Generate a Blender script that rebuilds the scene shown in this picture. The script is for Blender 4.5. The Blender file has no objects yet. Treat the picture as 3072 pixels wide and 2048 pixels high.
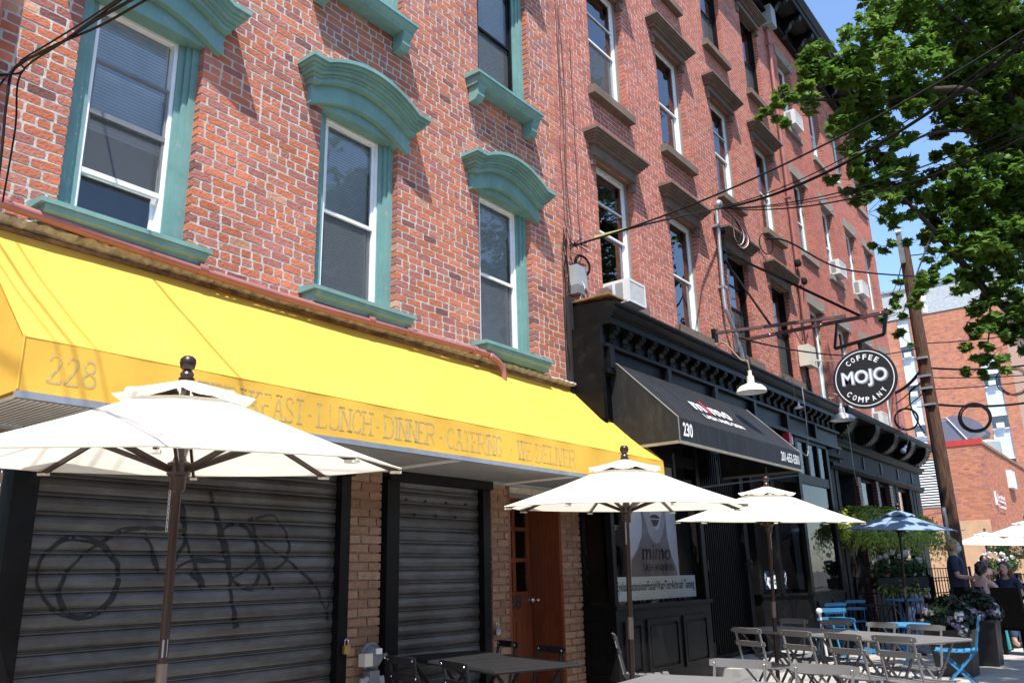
import bpy, math, random
from math import sin, cos, pi, radians, sqrt
from mathutils import Vector, Matrix
random.seed(7)
SC = bpy.context.scene
COL = SC.collection

# ---------------------------------------------------------------- camera, light, exposure
def setup():
    pitch, yaw, roll = radians(16.044), radians(37.461), radians(-1.459)
    F = Vector((cos(yaw)*cos(pitch), sin(yaw)*cos(pitch), sin(pitch)))
    R = F.cross(Vector((0, 0, 1))).normalized()
    U = R.cross(F)
    R2 = R*cos(roll) + U*sin(roll)
    U2 = U*cos(roll) - R*sin(roll)
    M = Matrix((R2, U2, -F)).transposed().to_4x4()
    M.translation = (0, 0, 1.33)
    cd = bpy.data.cameras.new('camera')
    cam = bpy.data.objects.new('camera', cd)
    COL.objects.link(cam)
    cam.matrix_world = M
    cd.sensor_fit = 'HORIZONTAL'; cd.sensor_width = 36; cd.lens = 28.86
    cd.clip_start = 0.05; cd.clip_end = 3000
    SC.camera = cam
    # sun
    sv = Vector((-0.25, -0.225, 0.68)).normalized()
    ld = bpy.data.lights.new('sun', 'SUN')
    ld.energy = 4.6; ld.angle = radians(0.55); ld.color = (1.0, 0.96, 0.9)
    lo = bpy.data.objects.new('sun', ld); COL.objects.link(lo)
    lo.rotation_euler = (-sv).to_track_quat('-Z', 'Y').to_euler()
    lo.location = (0, 0, 30)
    w = bpy.data.worlds.new('World'); SC.world = w; w.use_nodes = True
    nt = w.node_tree; nt.nodes.clear()
    out = nt.nodes.new('ShaderNodeOutputWorld'); bg = nt.nodes.new('ShaderNodeBackground')
    sky = nt.nodes.new('ShaderNodeTexSky'); sky.sky_type = 'NISHITA'; sky.sun_disc = False
    sky.sun_elevation = math.asin(sv.z); sky.sun_rotation = math.atan2(sv.x, sv.y)
    sky.air_density = 1.0; sky.dust_density = 0.7; sky.ozone_density = 4.5; sky.altitude = 100
    bg.inputs['Strength'].default_value = 0.15
    nt.links.new(sky.outputs[0], bg.inputs[0]); nt.links.new(bg.outputs[0], out.inputs[0])
    SC.view_settings.view_transform = 'Standard'; SC.view_settings.look = 'None'
    SC.view_settings.gamma = 1.0; SC.view_settings.use_curve_mapping = False
    SC.view_settings.exposure = 1.12
    SC.render.resolution_x = 1024; SC.render.resolution_y = 682
setup()

# ---------------------------------------------------------------- materials
MATS = {}
def mat(name, col, rough=0.6, metal=0.0, var=0.12, vscale=6.0, bump=0.0, bscale=60.0, spec=0.5,
        col2=None, stain=None, sscale=1.5, samt=0.5, stretch=(1, 1, 1), trans=0.0, tone=False, sramp=(0.45, 0.65)):
    if name in MATS: return MATS[name]
    m = bpy.data.materials.new(name); m.use_nodes = True
    nt = m.node_tree; N = nt.nodes; L = nt.links
    b = N['Principled BSDF']; out = N['Material Output']
    b.inputs['Roughness'].default_value = rough
    b.inputs['Metallic'].default_value = metal
    b.inputs['Specular IOR Level'].default_value = spec
    tc = N.new('ShaderNodeTexCoord'); mp = N.new('ShaderNodeMapping')
    mp.inputs['Scale'].default_value = stretch
    L.new(tc.outputs['Object'], mp.inputs[0])
    no = N.new('ShaderNodeTexNoise'); no.inputs['Scale'].default_value = vscale; no.inputs['Detail'].default_value = 5
    no.inputs['Roughness'].default_value = 0.65
    L.new(mp.outputs[0], no.inputs['Vector'])
    rp = N.new('ShaderNodeValToRGB')
    c2 = col2 if col2 else tuple(c*(1-var*2) for c in col)
    c1 = tuple(min(1, c*(1+var)) for c in col)
    rp.color_ramp.elements[0].position = 0.3; rp.color_ramp.elements[1].position = 0.72
    rp.color_ramp.elements[0].color = (*c2, 1); rp.color_ramp.elements[1].color = (*c1, 1)
    L.new(no.outputs['Fac'], rp.inputs[0])
    last = rp.outputs[0]
    if stain:
        n2 = N.new('ShaderNodeTexNoise'); n2.inputs['Scale'].default_value = sscale; n2.inputs['Detail'].default_value = 7
        n2.inputs['Roughness'].default_value = 0.7
        L.new(mp.outputs[0], n2.inputs['Vector'])
        r2 = N.new('ShaderNodeMapRange'); r2.inputs[1].default_value = sramp[0]; r2.inputs[2].default_value = sramp[1]
        r2.inputs[4].default_value = samt
        L.new(n2.outputs['Fac'], r2.inputs[0])
        mx = N.new('ShaderNodeMix'); mx.data_type = 'RGBA'
        L.new(r2.outputs[0], mx.inputs['Factor']); L.new(last, mx.inputs['A']); mx.inputs['B'].default_value = (*stain, 1)
        last = mx.outputs['Result']
    if tone:   # per piece colour carried as an attribute
        at = N.new('ShaderNodeAttribute'); at.attribute_name = 'tone'
        mx = N.new('ShaderNodeMix'); mx.data_type = 'RGBA'; mx.blend_type = 'MULTIPLY'
        mx.inputs['Factor'].default_value = 1
        L.new(last, mx.inputs['A']); L.new(at.outputs['Color'], mx.inputs['B'])
        last = mx.outputs['Result']
    L.new(last, b.inputs['Base Color'])
    if bump:
        n3 = N.new('ShaderNodeTexNoise'); n3.inputs['Scale'].default_value = bscale; n3.inputs['Detail'].default_value = 4
        L.new(mp.outputs[0], n3.inputs['Vector'])
        bp = N.new('ShaderNodeBump'); bp.inputs['Strength'].default_value = bump; bp.inputs['Distance'].default_value = 0.01
        L.new(n3.outputs['Fac'], bp.inputs['Height']); L.new(bp.outputs[0], b.inputs['Normal'])
    if trans:
        tr = N.new('ShaderNodeBsdfTranslucent'); L.new(last, tr.inputs[0])
        ms = N.new('ShaderNodeMixShader'); ms.inputs[0].default_value = trans
        L.new(b.outputs[0], ms.inputs[1]); L.new(tr.outputs[0], ms.inputs[2]); L.new(ms.outputs[0], out.inputs[0])
    MATS[name] = m
    return m

def glass(name, tint=(0.98, 0.99, 1.0), ior=3.8, rough=0.0, wav=0.004):
    if name in MATS: return MATS[name]
    m = bpy.data.materials.new(name); m.use_nodes = True
    nt = m.node_tree; N = nt.nodes; L = nt.links
    N.remove(N['Principled BSDF']); out = N['Material Output']
    t = N.new('ShaderNodeBsdfTransparent'); t.inputs[0].default_value = (*tint, 1)
    g = N.new('ShaderNodeBsdfGlossy'); g.inputs['Roughness'].default_value = rough
    f = N.new('ShaderNodeFresnel'); f.inputs[0].default_value = ior
    n = N.new('ShaderNodeTexNoise'); n.inputs['Scale'].default_value = 2.2
    tc = N.new('ShaderNodeTexCoord'); L.new(tc.outputs['Object'], n.inputs['Vector'])
    bp = N.new('ShaderNodeBump'); bp.inputs['Strength'].default_value = 0.5; bp.inputs['Distance'].default_value = wav
    L.new(n.outputs['Fac'], bp.inputs['Height']); L.new(bp.outputs[0], g.inputs['Normal'])
    ms = N.new('ShaderNodeMixShader')
    L.new(f.outputs[0], ms.inputs[0]); L.new(t.outputs[0], ms.inputs[1]); L.new(g.outputs[0], ms.inputs[2])
    L.new(ms.outputs[0], out.inputs[0])
    MATS[name] = m
    return m

def screen_mat():
    m = bpy.data.materials.new('insect_screen'); m.use_nodes = True
    nt = m.node_tree; N = nt.nodes; L = nt.links
    b = N['Principled BSDF']; b.inputs['Base Color'].default_value = (0.12, 0.13, 0.135, 1); b.inputs['Roughness'].default_value = 0.7
    t = N.new('ShaderNodeBsdfTransparent'); ms = N.new('ShaderNodeMixShader'); ms.inputs[0].default_value = 0.25
    L.new(t.outputs[0], ms.inputs[1]); L.new(b.outputs[0], ms.inputs[2]); L.new(ms.outputs[0], N['Material Output'].inputs[0])
    return m

M = {}
M['brick'] = mat('brick_red', (1.0, 1.0, 1.0), 0.9, var=0.1, vscale=25, bump=0.55, bscale=70, spec=0.15, tone=True,
                 col2=(0.62, 0.6, 0.6), stain=(0.62, 0.6, 0.62), sscale=0.9, samt=0.6, sramp=(0.5, 0.68))
M['brickold'] = mat('brick_weathered', (1.0, 1.0, 1.0), 0.9, var=0.06, vscale=1.3, bump=0.7, bscale=55, spec=0.12, tone=True, col2=(0.58, 0.57, 0.58), stain=(1.15, 1.75, 2.0), sscale=13, samt=0.75, sramp=(0.6, 0.72))
M['mortar'] = mat('mortar_grey', (0.47, 0.44, 0.40), 0.95, var=0.15, vscale=18, bump=0.5, bscale=60, spec=0.1)
M['mortar2'] = mat('mortar_pink', (0.64, 0.56, 0.5), 0.95, var=0.15, vscale=14, bump=0.4, bscale=50, spec=0.1)
M['mortar3'] = mat('mortar_brown', (0.36, 0.26, 0.18), 0.95, var=0.15, vscale=14, bump=0.4, bscale=50, spec=0.1)
M['teal'] = mat('teal_paint', (0.145, 0.285, 0.265), 0.5, var=0.12, vscale=4, bump=0.25, bscale=18, stain=(0.32, 0.34, 0.3), sscale=14, samt=0.6, sramp=(0.58, 0.7), stretch=(1, 1, 0.6))
M['white'] = mat('white_vinyl', (0.74, 0.76, 0.77), 0.4, var=0.04, vscale=8)
M['blackpaint'] = mat('black_gloss_paint', (0.006, 0.006, 0.0062), 0.42, spec=0.16, var=0.2, vscale=5, bump=0.15, bscale=30, stain=(0.05, 0.048, 0.045), sscale=6, samt=0.35, sramp=(0.55, 0.8))
M['blackflat'] = mat('black_flat', (0.012, 0.012, 0.013), 0.7, var=0.2)
M['greypaint'] = mat('charcoal_paint', (0.013, 0.016, 0.0165), 0.6, spec=0.22, var=0.2, vscale=5, bump=0.15, bscale=30, stain=(0.1, 0.1, 0.09), sscale=7, samt=0.3, sramp=(0.55, 0.8))
M['brownstone'] = mat('brownstone_paint', (0.17, 0.125, 0.1), 0.8, var=0.12, vscale=5, bump=0.3, bscale=30, spec=0.2, stain=(0.1, 0.085, 0.075), sscale=6, samt=0.5)
M['greystone'] = mat('greige_stone', (0.25, 0.21, 0.18), 0.85, var=0.08, vscale=5, bump=0.25, bscale=30, spec=0.2)
M['blind'] = mat('blind_white', (0.9, 0.91, 0.88), 0.5, var=0.05)
M['dark'] = mat('dark_interior', (0.02, 0.02, 0.022), 0.8, var=0.3, vscale=3)
M['room'] = mat('dim_room', (0.05, 0.05, 0.052), 0.8, var=0.3, vscale=2)
M['glass'] = glass('window_glass')
M['glassb'] = glass('window_glass_old', (0.98, 0.99, 1.0), 1.95)
M['glassd'] = glass('shop_glass', (0.92, 0.93, 0.93), 1.5)
M['screen'] = screen_mat()
M['yellow'] = mat('yellow_canvas', (0.82, 0.505, 0.08), 0.75, var=0.06, vscale=2.2, bump=0.25, bscale=9, spec=0.2, stain=(0.74, 0.5, 0.1), sscale=2.2, samt=0.6, sramp=(0.52, 0.8), trans=0.25)
M['blackcanvas'] = mat('black_canvas', (0.013, 0.0135, 0.015), 0.6, spec=0.3, var=0.2, vscale=4, bump=0.2, bscale=14, stain=(0.06, 0.058, 0.055), sscale=7, samt=0.55, stretch=(3, 1, 0.4), sramp=(0.5, 0.8))
M['stone'] = mat('rough_ledge_stone', (0.46, 0.43, 0.39), 0.95, var=0.3, vscale=12, bump=0.9, bscale=22, spec=0.1)
M['pipe'] = mat('rust_red_pipe', (0.32, 0.125, 0.115), 0.45, var=0.12, vscale=5, stain=(0.28, 0.11, 0.07), sscale=4, samt=0.4)
M['shutter'] = mat('dark_rolling_steel', (0.1, 0.1, 0.097), 0.36, metal=0.25, var=0.2, vscale=4, bump=0.15, bscale=40, stain=(0.05, 0.036, 0.03), sscale=2.6, samt=0.85, stretch=(1, 1, 2.2), sramp=(0.45, 0.7))
M['graffiti'] = mat('black_spray_paint', (0.006, 0.006, 0.007), 0.6, var=0.2)
M['wood'] = mat('red_brown_wood', (0.2, 0.052, 0.02), 0.35, var=0.25, vscale=6, stretch=(8, 8, 0.7), bump=0.1, bscale=30)
M['umbwood'] = mat('dark_umbrella_wood', (0.03, 0.014, 0.01), 0.3, var=0.2, vscale=8, stretch=(4, 4, 0.6))
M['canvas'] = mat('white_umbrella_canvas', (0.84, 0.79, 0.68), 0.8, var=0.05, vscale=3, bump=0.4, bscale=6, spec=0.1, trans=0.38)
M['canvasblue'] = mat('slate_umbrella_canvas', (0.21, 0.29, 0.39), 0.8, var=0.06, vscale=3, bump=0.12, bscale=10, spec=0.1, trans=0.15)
M['steel'] = mat('galvanised_steel', (0.42, 0.44, 0.46), 0.4, metal=0.7, var=0.12, vscale=7)
M['alu'] = mat('brushed_aluminium_shade', (0.6, 0.62, 0.64), 0.35, metal=0.35, var=0.08)
M['chrome'] = mat('bright_metal', (0.75, 0.75, 0.75), 0.2, metal=1.0, var=0.05)
M['brass'] = mat('brass_metal', (0.6, 0.42, 0.12), 0.35, metal=0.8, var=0.1)
M['rustbar'] = mat('rusty_brown_bar', (0.1, 0.045, 0.038), 0.6, var=0.3, vscale=9, stain=(0.02, 0.018, 0.018), sscale=5, samt=0.6)
M['wire'] = mat('black_cable', (0.008, 0.008, 0.009), 0.7, spec=0.15, var=0.2)
M['wiregrey'] = mat('grey_cable', (0.32, 0.31, 0.3), 0.5, var=0.2)
M['wirered'] = mat('red_cable', (0.45, 0.05, 0.05), 0.5, var=0.1)
M['wireblue'] = mat('blue_cable', (0.05, 0.2, 0.45), 0.5, var=0.1)
M['wirewhite'] = mat('white_cable', (0.7, 0.7, 0.7), 0.5, var=0.1)
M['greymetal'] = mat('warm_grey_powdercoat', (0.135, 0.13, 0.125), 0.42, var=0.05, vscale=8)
M['darkmetal'] = mat('black_and_shaded_powdercoat', (0.014, 0.014, 0.015), 0.55, spec=0.2, var=0.1, vscale=8)  # dark coat also stands for grey furniture in shade by the shutters
M['bluemetal'] = mat('bright_blue_powdercoat', (0.035, 0.21, 0.4), 0.4, var=0.06, vscale=8)
M['walk'] = mat('concrete_slab', (0.37, 0.345, 0.31), 0.9, var=0.12, vscale=3, bump=0.25, bscale=60, spec=0.15, stain=(0.2, 0.19, 0.175), sscale=1.3, samt=0.5, tone=True)
M['asphalt'] = mat('asphalt_road', (0.11, 0.11, 0.108), 0.9, var=0.2, vscale=9, bump=0.4, bscale=120, spec=0.15)
M['ground'] = mat('dirt_ground', (0.13, 0.12, 0.1), 0.95, var=0.2, vscale=1)
M['orangebrick'] = mat('orange_brick_face', (1, 1, 1), 0.9, var=0.06, vscale=3, bump=0.2, bscale=20, spec=0.1, tone=True, col2=(0.8, 0.78, 0.78))
M['polewood'] = mat('weathered_pole_wood', (0.11, 0.062, 0.043), 0.9, var=0.4, vscale=7, stretch=(6, 6, 0.5), bump=0.8, bscale=30, spec=0.1)
M['bark'] = mat('maple_bark', (0.07, 0.055, 0.045), 0.95, var=0.3, vscale=8, stretch=(5, 5, 1), bump=0.8, bscale=30, spec=0.1)
M['leaf'] = mat('maple_leaf', (0.1, 0.2, 0.032), 0.55, var=0.25, vscale=1.6, trans=0.42, tone=True, spec=0.25)
M['fern'] = mat('fern_green', (0.3, 0.42, 0.07), 0.55, var=0.3, vscale=9, trans=0.3, tone=True)
M['shrub'] = mat('shrub_green', (0.05, 0.13, 0.03), 0.5, var=0.3, vscale=9, trans=0.25, tone=True)
M['darkshrub'] = mat('dark_shrub_green', (0.013, 0.03, 0.012), 0.5, var=0.3, vscale=9, trans=0.15, tone=True)
M['bloom'] = mat('white_bloom', (0.8, 0.78, 0.76), 0.7, var=0.08, vscale=20, trans=0.2)
M['bloomp'] = mat('lilac_bloom', (0.3, 0.25, 0.33), 0.7, var=0.2, vscale=20, trans=0.2)
M['skin'] = mat('skin', (0.58, 0.36, 0.27), 0.55, var=0.06, vscale=6)
M['skind'] = mat('dark_skin', (0.13, 0.07, 0.05), 0.5, var=0.06, vscale=6)
M['blonde'] = mat('blonde_hair', (0.38, 0.25, 0.12), 0.5, var=0.3, vscale=14)
M['darkhair'] = mat('dark_hair', (0.012, 0.009, 0.008), 0.4, var=0.2, vscale=14)
M['redhair'] = mat('auburn_hair', (0.13, 0.035, 0.02), 0.45, var=0.3, vscale=14)
M['navy'] = mat('navy_shirt', (0.02, 0.03, 0.07), 0.8, var=0.15, vscale=9)
M['jeans'] = mat('blue_jeans', (0.04, 0.08, 0.17), 0.85, var=0.2, vscale=14)
M['mask'] = mat('pale_blue_mask', (0.28, 0.55, 0.68), 0.8, var=0.04)
M['wicker'] = mat('black_wicker', (0.008, 0.007, 0.007), 0.8, spec=0.08, var=0.3, vscale=30, bump=0.6, bscale=90)
M['linen'] = mat('white_linen', (0.72, 0.72, 0.8), 0.85, var=0.03)
M['tealbag'] = mat('teal_bag', (0.03, 0.3, 0.33), 0.5, var=0.1)
M['signblack'] = mat('sign_black', (0.01, 0.01, 0.011), 0.45, var=0.1)
M['signwhite'] = mat('sign_white', (0.8, 0.8, 0.82), 0.6, var=0.02)
M['signblue'] = mat('sign_bluegrey', (0.42, 0.47, 0.6), 0.6, var=0.05)
M['textwhite'] = mat('white_print', (0.75, 0.75, 0.74), 0.6, var=0.05, vscale=20)
M['textred'] = mat('red_print', (0.55, 0.02, 0.04), 0.6, var=0.05)
M['textgrey'] = mat('faded_grey_print', (0.4, 0.3, 0.14), 0.7, var=0.1, vscale=30, stain=(0.68, 0.45, 0.06), sscale=22, samt=0.75, sramp=(0.48, 0.62))
M['textdark'] = mat('dark_print', (0.02, 0.02, 0.025), 0.6, var=0.05)
M['poster'] = mat('poster_grey', (0.66, 0.7, 0.75), 0.6, var=0.05, vscale=2)
M['posterface'] = mat('poster_face_grey', (0.5, 0.47, 0.5), 0.6, var=0.12, vscale=3)
M['postershade'] = mat('poster_shade_grey', (0.25, 0.24, 0.27), 0.6, var=0.2, vscale=3)
M['posterlip'] = mat('poster_lip_grey', (0.055, 0.05, 0.055), 0.5, var=0.2, vscale=8)
M['banner'] = mat('banner_pale', (0.72, 0.8, 0.82), 0.6, var=0.03)
M['soffit'] = mat('soffit_white', (0.6, 0.58, 0.55), 0.5, var=0.06)
M['grid'] = mat('soffit_hole_shadow', (0.16, 0.15, 0.14), 0.8, var=0.1)
M['redtrim'] = mat('red_coping', (0.45, 0.04, 0.035), 0.5, var=0.08)
M['greyroof'] = mat('grey_dish_panel', (0.13, 0.13, 0.17), 0.5, var=0.08, vscale=2)
M['louvre'] = mat('white_louvre', (0.8, 0.8, 0.78), 0.5, var=0.04)
M['planter'] = mat('black_planter', (0.018, 0.017, 0.018), 0.45, var=0.2, vscale=5)
M['terracotta'] = mat('coir_basket', (0.2, 0.08, 0.04), 0.9, var=0.3, vscale=14)
M['enamel'] = mat('cream_enamel', (0.7, 0.63, 0.5), 0.35, var=0.08, vscale=9, stain=(0.3, 0.14, 0.06), sscale=14, samt=0.6, sramp=(0.62, 0.75))
M['enamelin'] = mat('white_enamel_inside', (0.75, 0.74, 0.72), 0.4, var=0.04)
M['copper'] = mat('brown_gooseneck', (0.25, 0.16, 0.09), 0.45, var=0.2)
M['beige'] = mat('beige_box', (0.55, 0.51, 0.42), 0.6, var=0.05)
M['boxgrey'] = mat('grey_box', (0.3, 0.32, 0.33), 0.5, var=0.08)
M['metergrey'] = mat('meter_grey', (0.16, 0.17, 0.18), 0.5, var=0.12)
M['acwhite'] = mat('ac_white', (0.62, 0.63, 0.62), 0.4, var=0.05)
M['plywood'] = mat('tan_board', (0.5, 0.31, 0.18), 0.85, var=0.08, vscale=3)
M['purplebrick'] = mat('purple_tile', (0.09, 0.045, 0.05), 0.45, var=0.2, vscale=12, tone=False)
M['curb'] = mat('curb_stone', (0.3, 0.29, 0.27), 0.9, var=0.15, vscale=6)
M['redvest'] = mat('red_alarm', (0.4, 0.01, 0.02), 0.4, var=0.05)
M['cardboard'] = mat('weathered_wood_and_shade', (0.3, 0.16, 0.07), 0.9, var=0.4, vscale=12, bump=0.6)

# ---------------------------------------------------------------- mesh builder
class MB:
    def __init__(s): s.v = []; s.f = []; s.t = []; s.ct = (1, 1, 1)
    def add(s, vs, fs):
        o = len(s.v); s.v.extend([tuple(p) for p in vs]); s.f.extend([tuple(i+o for i in f) for f in fs])
        s.t.extend([s.ct]*len(vs)); return s
    def box(s, x0, x1, y0, y1, z0, z1):
        return s.add([(x0, y0, z0), (x1, y0, z0), (x1, y1, z0), (x0, y1, z0), (x0, y0, z1), (x1, y0, z1), (x1, y1, z1), (x0, y1, z1)],
                     [(0, 3, 2, 1), (4, 5, 6, 7), (0, 1, 5, 4), (1, 2, 6, 5), (2, 3, 7, 6), (3, 0, 4, 7)])
    def obox(s, c, size, rot=None, ax=None):
        hx, hy, hz = size[0]/2, size[1]/2, size[2]/2
        R = rot if rot is not None else Matrix.Identity(3)
        vs = [Vector(c) + R @ Vector((a*hx, b*hy, d*hz)) for d in (-1, 1) for a, b in ((-1, -1), (1, -1), (1, 1), (-1, 1))]
        return s.add(vs, [(0, 3, 2, 1), (4, 5, 6, 7), (0, 1, 5, 4), (1, 2, 6, 5), (2, 3, 7, 6), (3, 0, 4, 7)])
    def bar(s, p0, p1, w, h, up=(0, 0, 1)):
        p0, p1 = Vector(p0), Vector(p1); d = (p1-p0); L = d.length; d.normalize()
        u = Vector(up)
        if abs(d.dot(u)) > 0.98: u = Vector((1, 0, 0))
        a = d.cross(u).normalized(); b = a.cross(d)
        R = Matrix((a, d, b)).transposed()
        return s.obox((p0+p1)/2, (w, L, h), R)
    def tube(s, pts, r, n=8, cap=True, r1=None):
        pts = [Vector(p) for p in pts]; k = len(pts); rings = []
        T = [(pts[min(i+1, k-1)]-pts[max(i-1, 0)]).normalized() for i in range(k)]
        u = Vector((0, 0, 1)) if abs(T[0].z) < 0.9 else Vector((1, 0, 0))
        a = T[0].cross(u).normalized(); vs = []
        for i in range(k):
            a = (a - T[i]*a.dot(T[i])).normalized(); b = T[i].cross(a)
            rr = r if r1 is None else r+(r1-r)*i/(k-1)
            if isinstance(r, (list, tuple)): rr = r[i]
            for j in range(n):
                t = 2*pi*j/n; vs.append(pts[i]+a*rr*cos(t)+b*rr*sin(t))
        fs = [(i*n+j, i*n+(j+1) % n, (i+1)*n+(j+1) % n, (i+1)*n+j) for i in range(k-1) for j in range(n)]
        if cap: fs += [tuple(range(n-1, -1, -1)), tuple((k-1)*n+j for j in range(n))]
        return s.add(vs, fs)
    def lathe(s, prof, c=(0, 0, 0), n=24, R=None, cap=False):
        c = Vector(c); vs = []
        for r, z in prof:
            for j in range(n):
                t = 2*pi*j/n; p = Vector((r*cos(t), r*sin(t), z)); p = R @ p if R is not None else p
                vs.append(c+p)
        k = len(prof)
        fs = [(i*n+j, i*n+(j+1) % n, (i+1)*n+(j+1) % n, (i+1)*n+j) for i in range(k-1) for j in range(n)]
        if cap: fs += [tuple(range(n-1, -1, -1)), tuple((k-1)*n+j for j in range(n))]
        return s.add(vs, fs)
    def prism(s, poly, y0, y1, axis='Y'):
        """poly: 2D points; axis Y -> (x,z) polygon, X -> (y,z) polygon, Z -> (x,y) polygon"""
        n = len(poly)
        def P(p, t): return (p[0], t, p[1]) if axis == 'Y' else ((t, p[0], p[1]) if axis == 'X' else (p[0], p[1], t))
        vs = [P(p, y0) for p in poly]+[P(p, y1) for p in poly]
        fs = [tuple(range(n)), tuple(range(2*n-1, n-1, -1))]+[(i, n+i, n+(i+1) % n, (i+1) % n) for i in range(n)]
        return s.add(vs, fs)
    def sphere(s, c, r, n=12, m=8, sc=(1, 1, 1)):
        vs = []; c = Vector(c)
        for i in range(m+1):
            ph = pi*i/m
            for j in range(n):
                t = 2*pi*j/n; vs.append((c.x+r*sc[0]*sin(ph)*cos(t), c.y+r*sc[1]*sin(ph)*sin(t), c.z+r*sc[2]*cos(ph)))
        fs = [(i*n+j, (i+1)*n+j, (i+1)*n+(j+1) % n, i*n+(j+1) % n) for i in range(m) for j in range(n)]
        return s.add(vs, fs)
    def mesh(s, name, m, smooth=False):
        me = bpy.data.meshes.new(name); me.from_pydata(s.v, [], s.f)
        at = me.color_attributes.new('tone', 'FLOAT_COLOR', 'POINT')
        flat = []
        for t in s.t: flat.extend((t[0], t[1], t[2], 1.0))
        at.data.foreach_set('color', flat)
        for mm in (m if isinstance(m, (list, tuple)) else [m]): me.materials.append(mm)
        if smooth:
            me.polygons.foreach_set('use_smooth', [True]*len(me.polygons))
        me.update(); return me
    def build(s, name, m, parent=None, smooth=False, loc=None, kind=None):
        me = s.mesh(name, m, smooth); o = bpy.data.objects.new(name, me); COL.objects.link(o)
        if smooth: fixnormals(me)
        if parent is not None: o.parent = parent
        if loc is not None: o.location = loc
        if kind: o['kind'] = kind
        return o

def fixnormals(me):
    import bmesh
    b = bmesh.new(); b.from_mesh(me); bmesh.ops.remove_doubles(b, verts=b.verts, dist=1e-5)
    bmesh.ops.recalc_face_normals(b, faces=b.faces)
    for e in b.edges:
        if len(e.link_faces) == 2 and e.calc_face_angle(0) > 0.7: e.smooth = False
    b.to_mesh(me); b.free()

def tag(o, label, cat, group=None, kind=None):
    if label: o['label'] = label
    if cat: o['category'] = cat
    if group: o['group'] = group
    if kind: o['kind'] = kind
    return o
def thing(name, label, cat, loc=(0, 0, 0), rz=0, group=None, parent=None):
    o = bpy.data.objects.new(name, None); COL.objects.link(o); o.location = loc; o.rotation_euler = (0, 0, rz)
    o.empty_display_size = 0.1
    if parent is not None: o.parent = parent
    return tag(o, label, cat, group)
def emp(name, parent, loc=(0, 0, 0)): return thing(name, None, None, loc, parent=parent)
def copy_tree(o, parent=None):
    c = o.copy(); COL.objects.link(c); c.parent = parent
    for ch in o.children: copy_tree(ch, c)
    return c

_DG = None
def text_mesh(s, w=None, h=None, bold=0.0, ext=0.002, spacing=1.0):
    """letters as a flat mesh, origin lower left, scaled to w x h"""
    cu = bpy.data.curves.new('lettering', 'FONT'); cu.body = s; cu.size = 1; cu.extrude = 0; cu.offset = bold
    cu.resolution_u = 3; cu.space_character = spacing
    o = bpy.data.objects.new('lettering', cu); COL.objects.link(o)
    dg = bpy.context.evaluated_depsgraph_get(); dg.update()
    me = bpy.data.meshes.new_from_object(o.evaluated_get(dg))
    V = [v.co.copy() for v in me.vertices]; Fs = [tuple(p.vertices) for p in me.polygons]
    bpy.data.objects.remove(o); bpy.data.curves.remove(cu); bpy.data.meshes.remove(me)
    x0 = min(v.x for v in V); x1 = max(v.x for v in V); y0 = min(v.y for v in V); y1 = max(v.y for v in V)
    sx = (w/(x1-x0)) if w else None; sy = (h/(y1-y0)) if h else None
    if sx is None: sx = sy
    if sy is None: sy = sx
    return [((v.x-x0)*sx, (v.y-y0)*sy) for v in V], Fs
def put_text(mb, s, origin, ex, ey, w=None, h=None, bold=0.0, center=False, skew=0.0):
    P, Fs = text_mesh(s, w, h, bold)
    O = Vector(origin); ex = Vector(ex); ey = Vector(ey)
    if center:
        W = max(p[0] for p in P); H = max(p[1] for p in P); P = [(p[0]-W/2, p[1]-H/2) for p in P]
    mb.add([O+ex*(p[0]+p[1]*skew)+ey*p[1] for p in P], Fs)

def ribbon(mb, pts, wid, O, ex, ey, nz=None, f=None):
    """a flat painted stroke through 2D points on the plane O,ex,ey"""
    n = len(pts); vs = []
    for i, p in enumerate(pts):
        a = pts[max(i-1, 0)]; b = pts[min(i+1, n-1)]
        dx, dy = b[0]-a[0], b[1]-a[1]; l = sqrt(dx*dx+dy*dy) or 1
        w = wid(i/(n-1)) if callable(wid) else wid
        for sgn in (-1, 1):
            q = (p[0]-dy/l*w/2*sgn, p[1]+dx/l*w/2*sgn)
            P = Vector(O)+Vector(ex)*q[0]+Vector(ey)*q[1]
            if f: P = f(P)
            vs.append(P)
    mb.add(vs, [(2*i, 2*i+2, 2*i+3, 2*i+1) for i in range(n-1)])

def smooth_path(pts, k=6):
    out = []; n = len(pts)
    for i in range(n-1):
        p0 = pts[max(i-1, 0)]; p1 = pts[i]; p2 = pts[i+1]; p3 = pts[min(i+2, n-1)]
        for j in range(k):
            t = j/k
            out.append(tuple(0.5*((2*b)+(-a+c)*t+(2*a-5*b+4*c-d)*t*t+(-a+3*b-3*c+d)*t**3) for a, b, c, d in zip(p0, p1, p2, p3)))
    out.append(tuple(pts[-1])); return out

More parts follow.
